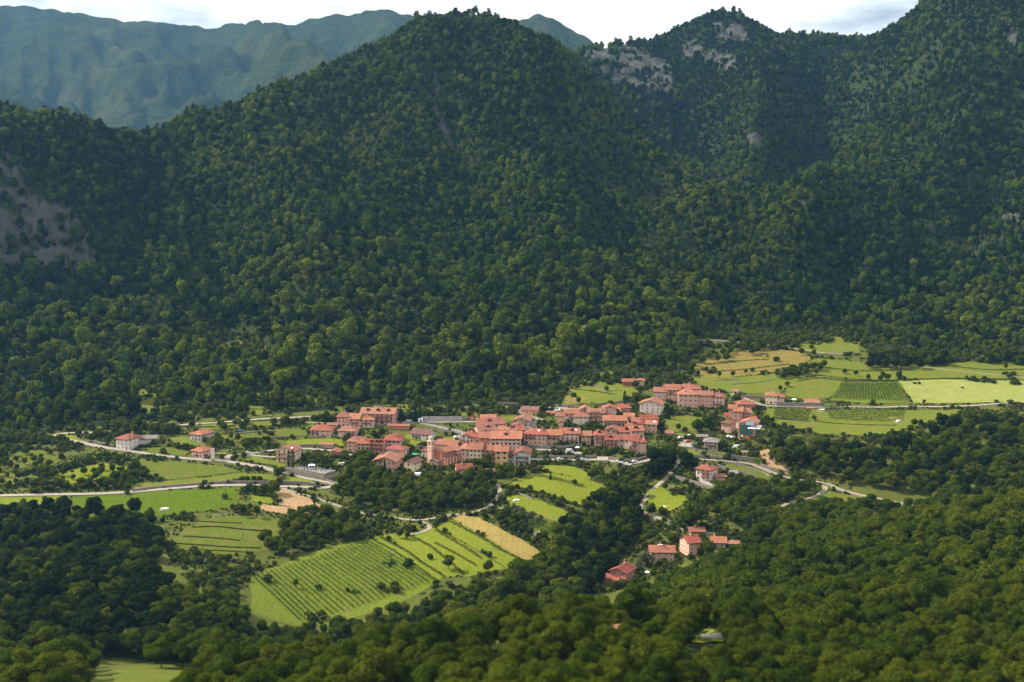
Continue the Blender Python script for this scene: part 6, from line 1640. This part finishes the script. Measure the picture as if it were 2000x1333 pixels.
# greenhouse tunnel in the near wood
M['cover'] = plain('film', (0.55, 0.58, 0.55), 0.4, 0.2, 1.0)
def tunnel(u, v, L, rz, label, mat='cover', w=1.5):
    p = hit1(u, v); r = empty('greenhouse', p, rz)
    b = MB(); n = 8; k = 9; vs_ = []
    for i in range(k):
        for j in range(n + 1):
            t_ = math.pi * j / n; vs_.append((-L / 2 + L * i / (k - 1), -w * math.cos(t_), w * .9 * math.sin(t_)))
    b.add(vs_, [(i * (n + 1) + j, i * (n + 1) + j + 1, (i + 1) * (n + 1) + j + 1, (i + 1) * (n + 1) + j) for i in range(k - 1) for j in range(n)] + [tuple(range(n + 1)), tuple((k - 1) * (n + 1) + j for j in range(n, -1, -1))])
    b.build('cover', [M[mat]], r)
    for i in range(5):
        x = -L / 2 + L * i / 4; b = MB()
        for j in range(n): 
            a0, a1 = math.pi * j / n, math.pi * (j + 1) / n
            b.bar((x, -(w + .05) * math.cos(a0), (w * .9 + .05) * math.sin(a0)), (x, -(w + .05) * math.cos(a1), (w * .9 + .05) * math.sin(a1)), .04, 0, 4)
        b.build('hoop', [M['steel']], r)
    b = MB(); b.box(L / 2, L / 2 + .05, -.5, .5, 0, 1.9); b.build('door', [M['steel']], r)
    tag(r, label, 'greenhouse')
tunnel(1388, 1248, 6.0, .12, 'white polytunnel greenhouse in the clearing of the near wood'); 
# goal-like frame on the grass terraces
p = hit1(429, 1012); r = empty('swing_frame', p, .2)
b = MB(); b.bar((-3.5, 0, 0), (-3.5, 0, 2.2), .09, 0, 5); b.build('post', [M['whitepaint']], r); b = MB(); b.bar((3.5, 0, 0), (3.5, 0, 2.2), .09, 0, 5); b.build('post', [M['whitepaint']], r); b = MB(); b.bar((-3.5, 0, 2.2), (3.5, 0, 2.2), .09, 0, 5); b.build('crossbar', [M['whitepaint']], r)
tag(r, 'white goal frame at the top of the grass terraces', 'goal')

# ---------------------------------------------------------------- woods and trees in the valley
BX = np.array(BUILT)
def free(X, Y, grow=1.0, pad=1.5):
    k = np.ones(len(X), bool)
    for x, y, r in BUILT: k &= (X - x) ** 2 + (Y - y) ** 2 > (r * grow + pad) ** 2
    return k
def off_road(X, Y, d):
    k = np.ones(len(X), bool)
    for C, w in ROADS:
        for i in range(0, len(C), 2): k &= (X - C[i, 0]) ** 2 + (Y - C[i, 1]) ** 2 > (w / 2 + d) ** 2
    return k
def off_field(X, Y):
    k = np.ones(len(X), bool)
    for B in FIELDS: k &= ~inpoly(X, Y, B)
    return k
def region(px, s, jit=0.42, y0=None):
    P = plan([(u, min(max(v, 630), 1330)) for u, v in px])
    X, Y = jitter_grid(P[:, 0].min() - 20, P[:, 0].max() + 20, max(100, P[:, 1].min() - 40), P[:, 1].max() + 40, s, jit)
    u, v = to_px(X, Y, ground_h(X, Y))
    k = inpoly(u, v, px)
    X, Y = X[k], Y[k]
    return X, Y

# near woods: the largest trees in view are built one by one, the rest is one mass
X, Y = jitter_grid(-420, 420, 118, 760, 6.1)
k = np.abs(X) < 0.47 * Y + 18
X, Y = X[k], Y[k]; u, v = to_px(X, Y, ground_h(X, Y))
inw = np.zeros(len(X), bool)
for p in NEAR_WOODS: inw |= inpoly(u, v, p)
for p in WOOD_HOLES: inw &= ~inpoly(u, v, p)
inw &= free(X, Y, 1.0, 3.0) & off_road(X, Y, 2.5)
ut, vt = to_px(X, Y, ground_h(X, Y) + 11)
inw &= vt < 1420
X, Y, u, v = X[inw], Y[inw], u[inw], v[inw]
S = np.clip(rng.lognormal(-0.08, 0.22, len(X)), .5, 1.45) * (0.8 + 0.35 * vnoise(X / 40, Y / 40, 17)) * np.interp(Y, [150, 330, 500], [0.66, 0.82, 0.9])
rank = S / Y * np.where((u > -40) & (u < 2040), 1, 0.2)
order = np.argsort(-rank)
chosen = np.zeros(len(X), bool); chosen[order[:300]] = True
dk = (u < 340) & (Y > 420) | inpoly(u, v, [(1100, 1030), (1250, 960), (1260, 1060), (1190, 1150), (1110, 1180)])  # lower left: shade painted as dark leaves; gully trees darker too
def near_label(u, v, Y):
    if Y < 330 and u > 1450: return 'leafy tree in the blurred near wood at the bottom right corner'
    if Y < 330 and u > 850: return 'leafy tree in the dark near wood at the bottom centre'
    if Y < 330: return 'leafy tree in the dark near wood at the bottom left of centre'
    if u > 1200: return 'broadleaf tree on the wooded slope right of the hamlet'
    if u > 480: return 'broadleaf tree in the belt of wood under the large vineyard'
    return 'broadleaf tree in the dark wood at the lower left'
for i in np.where(chosen)[0]:
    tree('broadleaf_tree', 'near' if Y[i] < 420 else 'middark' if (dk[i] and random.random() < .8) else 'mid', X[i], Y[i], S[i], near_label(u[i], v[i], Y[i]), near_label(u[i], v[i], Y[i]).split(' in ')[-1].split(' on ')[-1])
rest = ~chosen
shady = dk & (rng.random(len(X)) < .75)
for nm, kk, kind, lab in (('near_wood', rest & (Y < 420), 'near', 'dense wood filling the near slopes at the bottom of the view'), ('valley_wood', rest & (Y >= 420) & ~shady, 'mid', 'dense wood in the gully and on the slopes below the village'), ('dark_valley_wood', rest & (Y >= 420) & shady, 'middark', 'darker wood in the gully, and at the lower left with shade painted into its leaves')):
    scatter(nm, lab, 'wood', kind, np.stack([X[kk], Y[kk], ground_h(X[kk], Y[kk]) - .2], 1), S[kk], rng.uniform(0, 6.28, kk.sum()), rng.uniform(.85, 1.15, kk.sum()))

# woods round the village
WOODS = [
    ([(655, 938), (700, 926), (735, 930), (800, 938), (870, 944), (930, 940), (985, 950), (975, 978), (935, 988), (860, 1000), (800, 1008), (720, 996), (665, 975), (640, 962)], 7.0, (0.62, 1.05), 'woodland_tree', 'broadleaf tree in the wood under the church', 'mid'),
    ([(560, 1016), (600, 1006), (660, 1008), (720, 1022), (705, 1050), (640, 1066), (560, 1092), (510, 1080), (520, 1050)], 7.0, (0.6, 1.0), 'woodland_tree', 'broadleaf tree in the thicket between the grass terraces and the large vineyard', 'mid'),
    ([(1498, 905), (1530, 880), (1600, 878), (1680, 888), (1760, 878), (1800, 850), (1840, 838), (1900, 830), (2000, 826), (2150, 820), (2150, 985), (2000, 985), (1900, 990), (1800, 972), (1720, 955), (1640, 945), (1560, 925), (1530, 912)], 7.6, (0.75, 1.25), 'woodland_tree', 'tree in the dark wood on the knoll at the right', 'mid'),
    ([(1395, 968), (1440, 955), (1500, 948), (1590, 955), (1590, 968), (1550, 978), (1510, 992), (1500, 1040), (1440, 1030), (1400, 1015), (1360, 985)], 7.0, (0.65, 1.1), 'woodland_tree', 'tree in the wood between the pink villa and the hamlet', 'mid'),
    ([(60, 955), (0, 958), (-60, 958), (-60, 930), (60, 925), (150, 932), (200, 918), (280, 915), (292, 935), (255, 958), (150, 962)], 7.5, (0.35, 0.7), 'woodland_tree', 'bushy tree in the thicket above the lower left road', 'mid'),
    ([(-60, 868), (60, 868), (110, 885), (130, 905), (60, 922), (-60, 925)], 9.0, (0.35, 0.65), 'woodland_tree', 'small tree on the overgrown bank at the far left', 'mid'),
    ([(210, 838), (260, 832), (330, 828), (355, 842), (340, 856), (270, 852)], 7.0, (0.5, 0.85), 'woodland_tree', 'tree in the grove behind the tall white house', 'mid'),
    ([(1690, 722), (1700, 708), (1760, 702), (1850, 704), (1858, 716), (1790, 724)], 6.5, (0.75, 1.0), 'copse_tree', 'dark tree of the copse in the upper right meadows', 'mid'),
    ([(1925, 706), (2000, 700), (2120, 700), (2120, 712), (1935, 714)], 6.5, (0.75, 1.0), 'copse_tree', 'dark tree of the copse at the right edge', 'mid'),
    ([(1515, 738), (1560, 724), (1612, 716), (1616, 724), (1570, 736), (1530, 744)], 5.5, (0.5, 0.8), 'copse_tree', 'tree of the diagonal hedgerow in the right pasture', 'mid'),
    ([(1352, 706), (1400, 684), (1490, 668), (1505, 690), (1430, 702), (1385, 718)], 11.0, (0.55, 0.9), 'copse_tree', 'scattered tree on the dry pasture at the forest edge', 'mid'),
    ([(1215, 955), (1250, 940), (1270, 935), (1260, 955), (1245, 985), (1200, 965), (1150, 940), (1170, 925)], 6.5, (0.5, 0.9), 'woodland_tree', 'tree on the steep bank below the lower street', 'mid'),
    ([(1235, 1030), (1290, 1040), (1335, 1055), (1300, 1068), (1250, 1075), (1230, 1060)], 7.0, (0.4, 0.7), 'woodland_tree', 'small tree in the hamlet gardens', 'mid'),
    ([(1000, 1000), (1030, 1035), (1070, 1060), (1100, 1065), (1085, 1085), (1055, 1078), (985, 1030), (960, 1005)], 6.0, (0.4, 0.75), 'woodland_tree', 'bushy tree along the right side of the ripe grain', 'mid'),
    ([(400, 862), (440, 856), (480, 862), (530, 862), (530, 876), (480, 880), (420, 878)], 6.5, (0.4, 0.7), 'garden_tree', 'tree in the gardens between the left villas and the chalet', 'mid'),
    ([(575, 905), (640, 900), (650, 908), (600, 912)], 6.5, (0.5, 0.85), 'garden_tree', 'leafy tree behind the cemetery', 'mid'),
    ([(920, 912), (960, 908), (965, 925), (1000, 922), (1030, 930), (1000, 940), (940, 935), (915, 925)], 6.5, (0.5, 0.85), 'garden_tree', 'tree below the ochre house and the grey chalet', 'mid'),
    ([(1265, 900), (1310, 898), (1318, 915), (1300, 938), (1270, 940), (1258, 920)], 7.5, (0.95, 1.3), 'garden_tree', 'big tree of the dark group at the right end of the lower street', 'mid'),
    ([(1352, 842), (1395, 838), (1400, 848), (1365, 852)], 7.0, (0.9, 1.2), 'garden_tree', 'big round tree between the upper block and the car park', 'mid'),
    ([(690, 908), (722, 900), (735, 925), (700, 925)], 6.0, (0.7, 0.95), 'garden_tree', 'round tree below the big hipped pink house', 'mid'),
    ([(1328, 905), (1360, 906), (1365, 922), (1335, 925)], 6.0, (0.7, 1.0), 'garden_tree', 'dark tree behind the pink villa', 'mid'),
    ([(1398, 955), (1430, 950), (1440, 962), (1400, 965)], 6.0, (0.6, 0.85), 'garden_tree', 'tree in front of the orange roofed carport', 'mid'),
]
extra = []
counts = {}
cand = []
for px, s, (s0, s1), nm, lab, kind in WOODS:
    X, Y = region(px, s)
    k = free(X, Y, .9, 1.5) & off_road(X, Y, 2.0)
    X, Y = X[k], Y[k]
    for x, y in zip(X, Y):
        cand.append((nm, kind, x, y, random.uniform(s0, s1), lab))
cand = [(q[0], 'middark' if ('knoll' in q[5] or 'dark' in q[5]) and random.random() < .6 else q[1]) + q[2:] for q in cand]
for nm in ('woodland_tree', 'copse_tree', 'garden_tree'):
    c = sorted([q for q in cand if q[0] == nm], key=lambda q: -q[4] / q[3])
    for q in c[:300]: tree(nm, q[1], q[2], q[3], q[4], q[5], q[5].split(' in ')[-1].split(' of ')[-1].split(' on ')[-1])
    extra += c[300:]
print('woods', len(cand), len(extra))
if extra:
    E = np.array([(q[2], q[3], q[4]) for q in extra])
    scatter('village_woods', 'thickets and woods round the village', 'wood', 'mid', np.stack([E[:, 0], E[:, 1], ground_h(E[:, 0], E[:, 1]) - .2], 1), E[:, 2], rng.uniform(0, 6.28, len(E)))

# single trees one can point at
for u, v, kind, s, nm, lab in [
    (1220, 797, 'cypress', 1.18, 'cypress_tree', 'tall slim cypress above the old village'), (1305, 819, 'conifer', .72, 'conifer_tree', 'dark conifer beside the big pale gabled house'),
    (564, 912, 'cypress', 1.0, 'cypress_tree', 'left of the two dark cypresses at the cemetery'), (572, 913, 'cypress', 1.05, 'cypress_tree', 'right of the two dark cypresses at the cemetery'),
    (782, 823, 'conifer', .85, 'conifer_tree', 'left dark conifer beside the low garages'), (811, 825, 'conifer', 1.0, 'conifer_tree', 'right dark conifer beside the white box cabin'), (820, 822, 'conifer', .8, 'conifer_tree', 'dark conifer behind the white box cabin'),
    (984, 928, 'cypress', .75, 'cypress_tree', 'small dark cypress below the ochre house'), (752, 938, 'conifer', .95, 'conifer_tree', 'dark conifer in front of the wide gabled house'),
    (1462, 1055, 'cypress', 1.25, 'cypress_tree', 'dark cypress at the right end of the hamlet'), (1474, 1052, 'cypress', 1.3, 'cypress_tree', 'taller dark cypress behind the end of the hamlet'), (1597, 668, 'conifer', .9, 'conifer_tree', 'dark conifer at the edge of the high pasture'),
    (634, 826, 'mid', .75, 'garden_tree', 'light green round tree above the red hipped villa'), (730, 858, 'mid', .75, 'garden_tree', 'dark bushy tree between the villa and the hipped houses'), (747, 855, 'mid', .65, 'garden_tree', 'bushy tree above the broad house'),
    (1355, 1036, 'mid', 1.65, 'garden_tree', 'huge dark round tree above the hamlet'), (1340, 1030, 'mid', 1.2, 'garden_tree', 'dark tree at the left flank of the huge round tree'), (1382, 1086, 'mid', .95, 'garden_tree', 'clipped round tree between the hamlet houses'), (1262, 1108, 'olive', 2.3, 'olive_tree', 'pale willowy tree in front of the long stone house'),
    (1245, 1120, 'olive', 1.8, 'olive_tree', 'pale bush beside the red barn house'), (876, 1113, 'mid', .85, 'field_tree', 'lone dark tree at the lower end of the mown strips'), (953, 1118, 'mid', .7, 'field_tree', 'smaller lone tree right of the mown strips'), (841, 1093, 'bush', 1.3, 'shrub', 'round bush in the middle mown strip'),
    (578, 1150, 'poplar', .62, 'field_tree', 'narrow tree standing inside the large vineyard'), (622, 1153, 'bush', 1.2, 'shrub', 'small bush inside the large vineyard'), (780, 1052, 'mid', .55, 'field_tree', 'round bush at the top of the mown strips'), (795, 1055, 'mid', .5, 'field_tree', 'second round bush at the top of the mown strips'),
    (517, 968, 'mid', .82, 'field_tree', 'left tree of the pair below the lower road'), (537, 966, 'mid', .98, 'field_tree', 'right tree of the pair below the lower road'), (542, 935, 'mid', .75, 'field_tree', 'tree between the two legs of the hairpin'), (550, 928, 'mid', .6, 'field_tree', 'smaller tree above the pair below the lower road'),
    (474, 1010, 'poplar', .85, 'field_tree', 'left upright tree above the grass terraces'), (502, 1012, 'poplar', .9, 'field_tree', 'right upright tree above the grass terraces'), (614, 990, 'poplar', .5, 'field_tree', 'thin tree on the bare tan earth'), (570, 1020, 'mid', .8, 'field_tree', 'tree at the left end of the thicket'), (588, 1015, 'mid', .75, 'field_tree', 'second tree at the left end of the thicket'),
    (473, 939, 'bush', 1.2, 'shrub', 'first of the four small round trees above the lower road'), (484, 939, 'bush', 1.2, 'shrub', 'second of the four small round trees above the lower road'), (496, 939, 'bush', 1.2, 'shrub', 'third of the four small round trees above the lower road'), (507, 939, 'bush', 1.2, 'shrub', 'fourth of the four small round trees above the lower road'),
    (1405, 741, 'poplar', .8, 'field_tree', 'upright dark tree in the green pasture'), (1431, 737, 'mid', .58, 'field_tree', 'round tree right of the upright tree in the pasture'), (1456, 730, 'mid', .42, 'field_tree', 'small bush like tree in the green pasture'), (1349, 737, 'mid', .6, 'field_tree', 'round tree at the left corner of the pasture'), (1372, 711, 'mid', .75, 'field_tree', 'broad tree at the edge of the dry pasture'),
    (1513, 709, 'poplar', .6, 'field_tree', 'thin tree on the dry pasture'), (1566, 695, 'mid', .65, 'field_tree', 'tree beside the pale lane on the high pasture'), (1589, 696, 'mid', .6, 'field_tree', 'tree right beside the pale lane on the high pasture'), (1524, 765, 'mid', .55, 'field_tree', 'tree behind the cream corner house'), (1538, 756, 'mid', .5, 'field_tree', 'small tree above the cream corner house'),
    (1594, 733, 'mid', .55, 'field_tree', 'tree at the top of the smooth meadow'), (1650, 731, 'mid', .5, 'field_tree', 'left tree of the row above the upper vineyard'), (1671, 735, 'mid', .5, 'field_tree', 'middle tree of the row above the upper vineyard'), (1695, 744, 'mid', .55, 'field_tree', 'right tree of the row above the upper vineyard'), (1720, 746, 'mid', .6, 'field_tree', 'left tree of the pair above the vine rows'), (1734, 744, 'mid', .65, 'field_tree', 'right tree of the pair above the vine rows'),
    (1758, 738, 'poplar', .7, 'field_tree', 'tall tree at the corner of the hay field'), (1804, 790, 'mid', .4, 'field_tree', 'small round tree at the lower rim of the hay field'), (1590, 821, 'mid', .42, 'field_tree', 'small tree between the two vine plots'), (1785, 835, 'mid', .62, 'field_tree', 'left tree of the pair before the wooded knoll'), (1797, 836, 'mid', .62, 'field_tree', 'right tree of the pair before the wooded knoll'),
    (1510, 836, 'mid', .5, 'field_tree', 'bush like tree right of the scaffolded house'), (1496, 832, 'mid', .55, 'field_tree', 'dark tree beside the scaffolded house'), (1541, 847, 'bush', 1.6, 'shrub', 'bush at the field edge above the right wood'), (1569, 852, 'mid', .6, 'field_tree', 'round tree at the field edge above the right wood'), (1888, 740, 'mid', .3, 'field_tree', 'tiny tree on the field track'), (1939, 751, 'mid', .3, 'field_tree', 'tiny tree above the hay field'), (1965, 722, 'mid', .5, 'field_tree', 'dark bush like tree at the right edge of the meadows'),
    (1325, 842, 'mid', .6, 'garden_tree', 'left tree of the pair in the shaded meadow'), (1337, 846, 'mid', .5, 'garden_tree', 'right tree of the pair in the shaded meadow'), (1405, 880, 'mid', .7, 'garden_tree', 'tree right of the grey roofed house'), (1425, 893, 'bush', 1.2, 'shrub', 'first of three round bushes above the lane'), (1434, 895, 'bush', 1.2, 'shrub', 'second of three round bushes above the lane'), (1443, 896, 'bush', 1.2, 'shrub', 'third of three round bushes above the lane'), (1465, 898, 'mid', .6, 'garden_tree', 'tree at the end of the terrace above the lane'),
    (1300, 958, 'mid', .5, 'field_tree', 'dark bush like tree on the steep path'), (1315, 968, 'bush', 1.1, 'shrub', 'bush in the round meadow'), (1360, 965, 'poplar', .5, 'field_tree', 'small upright tree below the villa wall'), (1275, 1005, 'mid', .7, 'field_tree', 'tree at the bend of the steep path'), (1292, 1010, 'mid', .7, 'field_tree', 'tree left of the huge round tree'),
    (1075, 937, 'conifer', .42, 'conifer_tree', 'small dark conifer in the bushy bank of the meadow'), (1122, 948, 'mid', .42, 'field_tree', 'round bush like tree in the bright meadow'), (1125, 1045, 'poplar', .55, 'field_tree', 'upright tree at the end of the lime green strip'), (1148, 1040, 'mid', .9, 'field_tree', 'tree at the lower end of the lime green strip'),
    (1185, 765, 'mid', .5, 'garden_tree', 'round tree on the terraces above the old village'), (1130, 790, 'mid', .55, 'garden_tree', 'tree behind the gable of the upper houses'), (1345, 803, 'bush', 1.5, 'shrub', 'bush under the front pink house of the upper block'), (1370, 802, 'bush', 1.5, 'shrub', 'bush under the middle house of the upper block'), (1312, 806, 'mid', .45, 'garden_tree', 'light tree beside the dark conifer'),
    (375, 838, 'mid', .7, 'garden_tree', 'tall tree behind the grey villa'), (176, 862, 'mid', .55, 'garden_tree', 'round tree left of the tall white house'), (225, 860, 'mid', .5, 'garden_tree', 'tree touching the tall white house'), (300, 872, 'mid', .55, 'garden_tree', 'tree in front of the grey outbuilding'), (320, 872, 'mid', .5, 'garden_tree', 'tree right of the grey outbuilding'), (365, 880, 'mid', .5, 'garden_tree', 'tree between the two left villas'), (400, 868, 'mid', .6, 'garden_tree', 'tree in front of the grey villa'),
    (230, 905, 'mid', .7, 'garden_tree', 'tree below the road in front of the tall white house'), (180, 1320, 'mid', .9, 'field_tree', 'round tree at the bottom left meadow'), (400, 893, 'bush', 1.0, 'shrub', 'flowering shrub before the small villa'), (386, 894, 'bush', 1.0, 'shrub', 'dark shrub before the small villa'),
]:
    p = hit1(u, v)
    tree(nm, kind, p[0], p[1], s, lab, cat='shrub' if nm == 'shrub' else 'tree')

# olive and orchard plots
for px, s, nm, lab, sc in [
    ([(990, 1000), (1010, 995), (1060, 1018), (1045, 1030), (1020, 1030), (990, 1012)], 4.6, 'olive_tree', 'silvery olive tree in the grove above the ripe grain', (.9, 1.2)),
    ([(1010, 965), (1060, 975), (1130, 1000), (1130, 1008), (1050, 982)], 6.5, 'olive_tree', 'small olive tree in the row above the lime green strip', (.5, .75)),
    ([(820, 965), (880, 960), (950, 968), (950, 985), (880, 985), (830, 985)], 7.5, 'olive_tree', 'olive tree on the shady terraces under the church wood', (.7, 1.0)),
    ([(1520, 912), (1540, 905), (1560, 925), (1545, 930)], 5, 'olive_tree', 'olive tree on the bare orange bank', (.5, .8)),
    ([(1480, 880), (1500, 900), (1530, 920), (1545, 926), (1530, 905)], 6, 'olive_tree', 'low grey tree on the bank beside the right hand lane', (.5, .8)),
]:
    X, Y = region(px, s, .3)
    for x, y in zip(X, Y): tree('olive_tree', 'olive', x, y, random.uniform(*sc), lab, lab.split(' in ')[-1].split(' on ')[-1])

# shrubs: the largest one by one, the undergrowth as a mass
VALLEY = [(-200, 860), (100, 850), (330, 830), (500, 818), (700, 808), (900, 806), (1100, 770), (1200, 735), (1330, 730), (1420, 690), (1600, 660), (1700, 690), (2000, 700), (2200, 700), (2200, 830), (1900, 830), (1700, 870), (1640, 1010), (1500, 1050), (1440, 1085), (1330, 1105), (1260, 1140), (1180, 1160), (1100, 1180), (860, 1150), (600, 1230), (480, 1200), (330, 1110), (310, 1010), (-200, 1005)]
X, Y = jitter_grid(-520, 560, 560, 1120, 3.3)
u, v = to_px(X, Y, ground_h(X, Y))
k = inpoly(u, v, VALLEY); X, Y, u, v = X[k], Y[k], u[k], v[k]
d = 0.6 * vnoise(X / 16, Y / 16, 61) + 0.4 * vnoise(X / 5.5, Y / 5.5, 62)
inf = ~off_field(X, Y)
high = (v < 800) & (u > 1080)
k = (d > np.where(inf, 0.82, np.where(high, 0.64, np.where(u < 560, 0.52, 0.45)))) & (rng.random(len(X)) < 0.8)
X, Y, u, v, d = X[k], Y[k], u[k], v[k], d[k]
k = free(X, Y, 1.0, .6) & off_road(X, Y, .9)
k &= ~inpoly(X, Y, [tuple(q) for q in cp])
X, Y, u, v, d = X[k], Y[k], u[k], v[k], d[k]
S = rng.uniform(.45, 1.25, len(X)) * (0.7 + d * .8)
print('shrubs', len(X))
order = np.argsort(-S / Y)
sel = np.zeros(len(X), bool); sel[order[:240]] = True
def shrub_label(u, v):
    if v > 1000 and u < 700: return 'shrub among the grass terraces left of the large vineyard'
    if v > 1000 and u < 1150: return 'shrub at the rim of the lower meadows'
    if v > 1000: return 'shrub in the gardens round the hamlet'
    if u < 470: return 'shrub on the green slopes round the left villas'
    if u < 700: return 'shrub in the gardens left of the village'
    if u < 1300 and v > 890: return 'shrub on the bank below the village'
    if u < 1300: return 'shrub between the village houses'
    if v < 800: return 'shrub on the upper right pastures'
    return 'shrub on the terraces right of the old village'
for i in np.where(sel)[0]:
    tree('shrub', 'bush', X[i], Y[i], S[i], shrub_label(u[i], v[i]), shrub_label(u[i], v[i]).split(' ', 2)[-1], 'shrub')
kk = ~sel
scatter('undergrowth', 'low bushes and undergrowth over the banks and gardens of the valley', 'undergrowth', 'bush', np.stack([X[kk], Y[kk], ground_h(X[kk], Y[kk]) - .15], 1), S[kk], rng.uniform(0, 6.28, kk.sum()), rng.uniform(.6, 1.3, kk.sum()))
# garden plants, tall weeds and saplings between the houses and on the banks
X, Y = jitter_grid(-520, 560, 600, 1120, 1.9)
u, v = to_px(X, Y, ground_h(X, Y))
k = inpoly(u, v, VALLEY); X, Y, u, v = X[k], Y[k], u[k], v[k]
d = 0.55 * vnoise(X / 9, Y / 9, 161) + 0.45 * vnoise(X / 3.0, Y / 3.0, 162)
k = off_field(X, Y) & (d > np.where((v < 800) & (u > 1080), 0.58, 0.43)); X, Y, u, v, d = X[k], Y[k], u[k], v[k], d[k]
k = free(X, Y, .95, .2) & off_road(X, Y, .3) & ~inpoly(X, Y, [tuple(q) for q in cp]); X, Y, d = X[k], Y[k], d[k]
print('plants', len(X))
S = rng.uniform(.16, .5, len(X)) * (0.5 + d)
scatter('garden_plants', 'tall grass, weeds and garden plants between the houses and on the banks', 'undergrowth', 'bush', np.stack([X, Y, ground_h(X, Y) - .1], 1), S, rng.uniform(0, 6.28, len(X)), rng.uniform(.5, 1.2, len(X)))
# scrub in the clearings of the mountain wood and along its foot
X, Y = jitter_grid(-520, 560, 850, 1150, 5.0)
u, v = to_px(X, Y, ground_h(X, Y))
k = np.zeros(len(X), bool)
for p in CLEARINGS: k |= inpoly(u, v, p)
k &= vnoise(X / 8, Y / 8, 66) > .55
scatter('clearing_scrub', 'scattered low bushes in the clearings of the wood', 'undergrowth', 'bush', np.stack([X[k], Y[k], ground_h(X[k], Y[k]) - .15], 1), rng.uniform(.6, 1.5, k.sum()), rng.uniform(0, 6.28, k.sum()))

# shrubs and saplings in front of the forest edge
X, Y = jitter_grid(-560, 600, 840, 1180, 4.2)
u, v = to_px(X, Y, ground_h(X, Y))
k = ~forest_mask(u, v) & forest_mask(u, v - 26) & (vnoise(X / 9, Y / 9, 67) > .36)
X, Y = X[k], Y[k]
k = off_road(X, Y, 1.5) & free(X, Y, 1.0, 1.0); X, Y = X[k], Y[k]
scatter('forest_fringe', 'shrubs and saplings along the foot of the forest', 'undergrowth', 'bush', np.stack([X, Y, ground_h(X, Y) - .15], 1), rng.uniform(.7, 2.0, len(X)), rng.uniform(0, 6.28, len(X)), rng.uniform(.8, 1.4, len(X)))

# ---------------------------------------------------------------- the air of the valley
mb = MB(); mb.box(-5200, 5200, -150, 7800, -420, 1500)
hz = mb.build('haze', [])
t = NT('valley_haze')
pv = t.n('ShaderNodeVolumePrincipled')
pv.inputs['Color'].default_value = (0.24, 0.57, 1.0, 1); pv.inputs['Density'].default_value = 0.000032; pv.inputs['Anisotropy'].default_value = 0.25
t.l(pv.outputs['Volume'], t.out.inputs['Volume'])
hz.data.materials.append(t.mat)
tag(hz, 'thin blue haze filling the valley air', 'haze', kind='stuff')
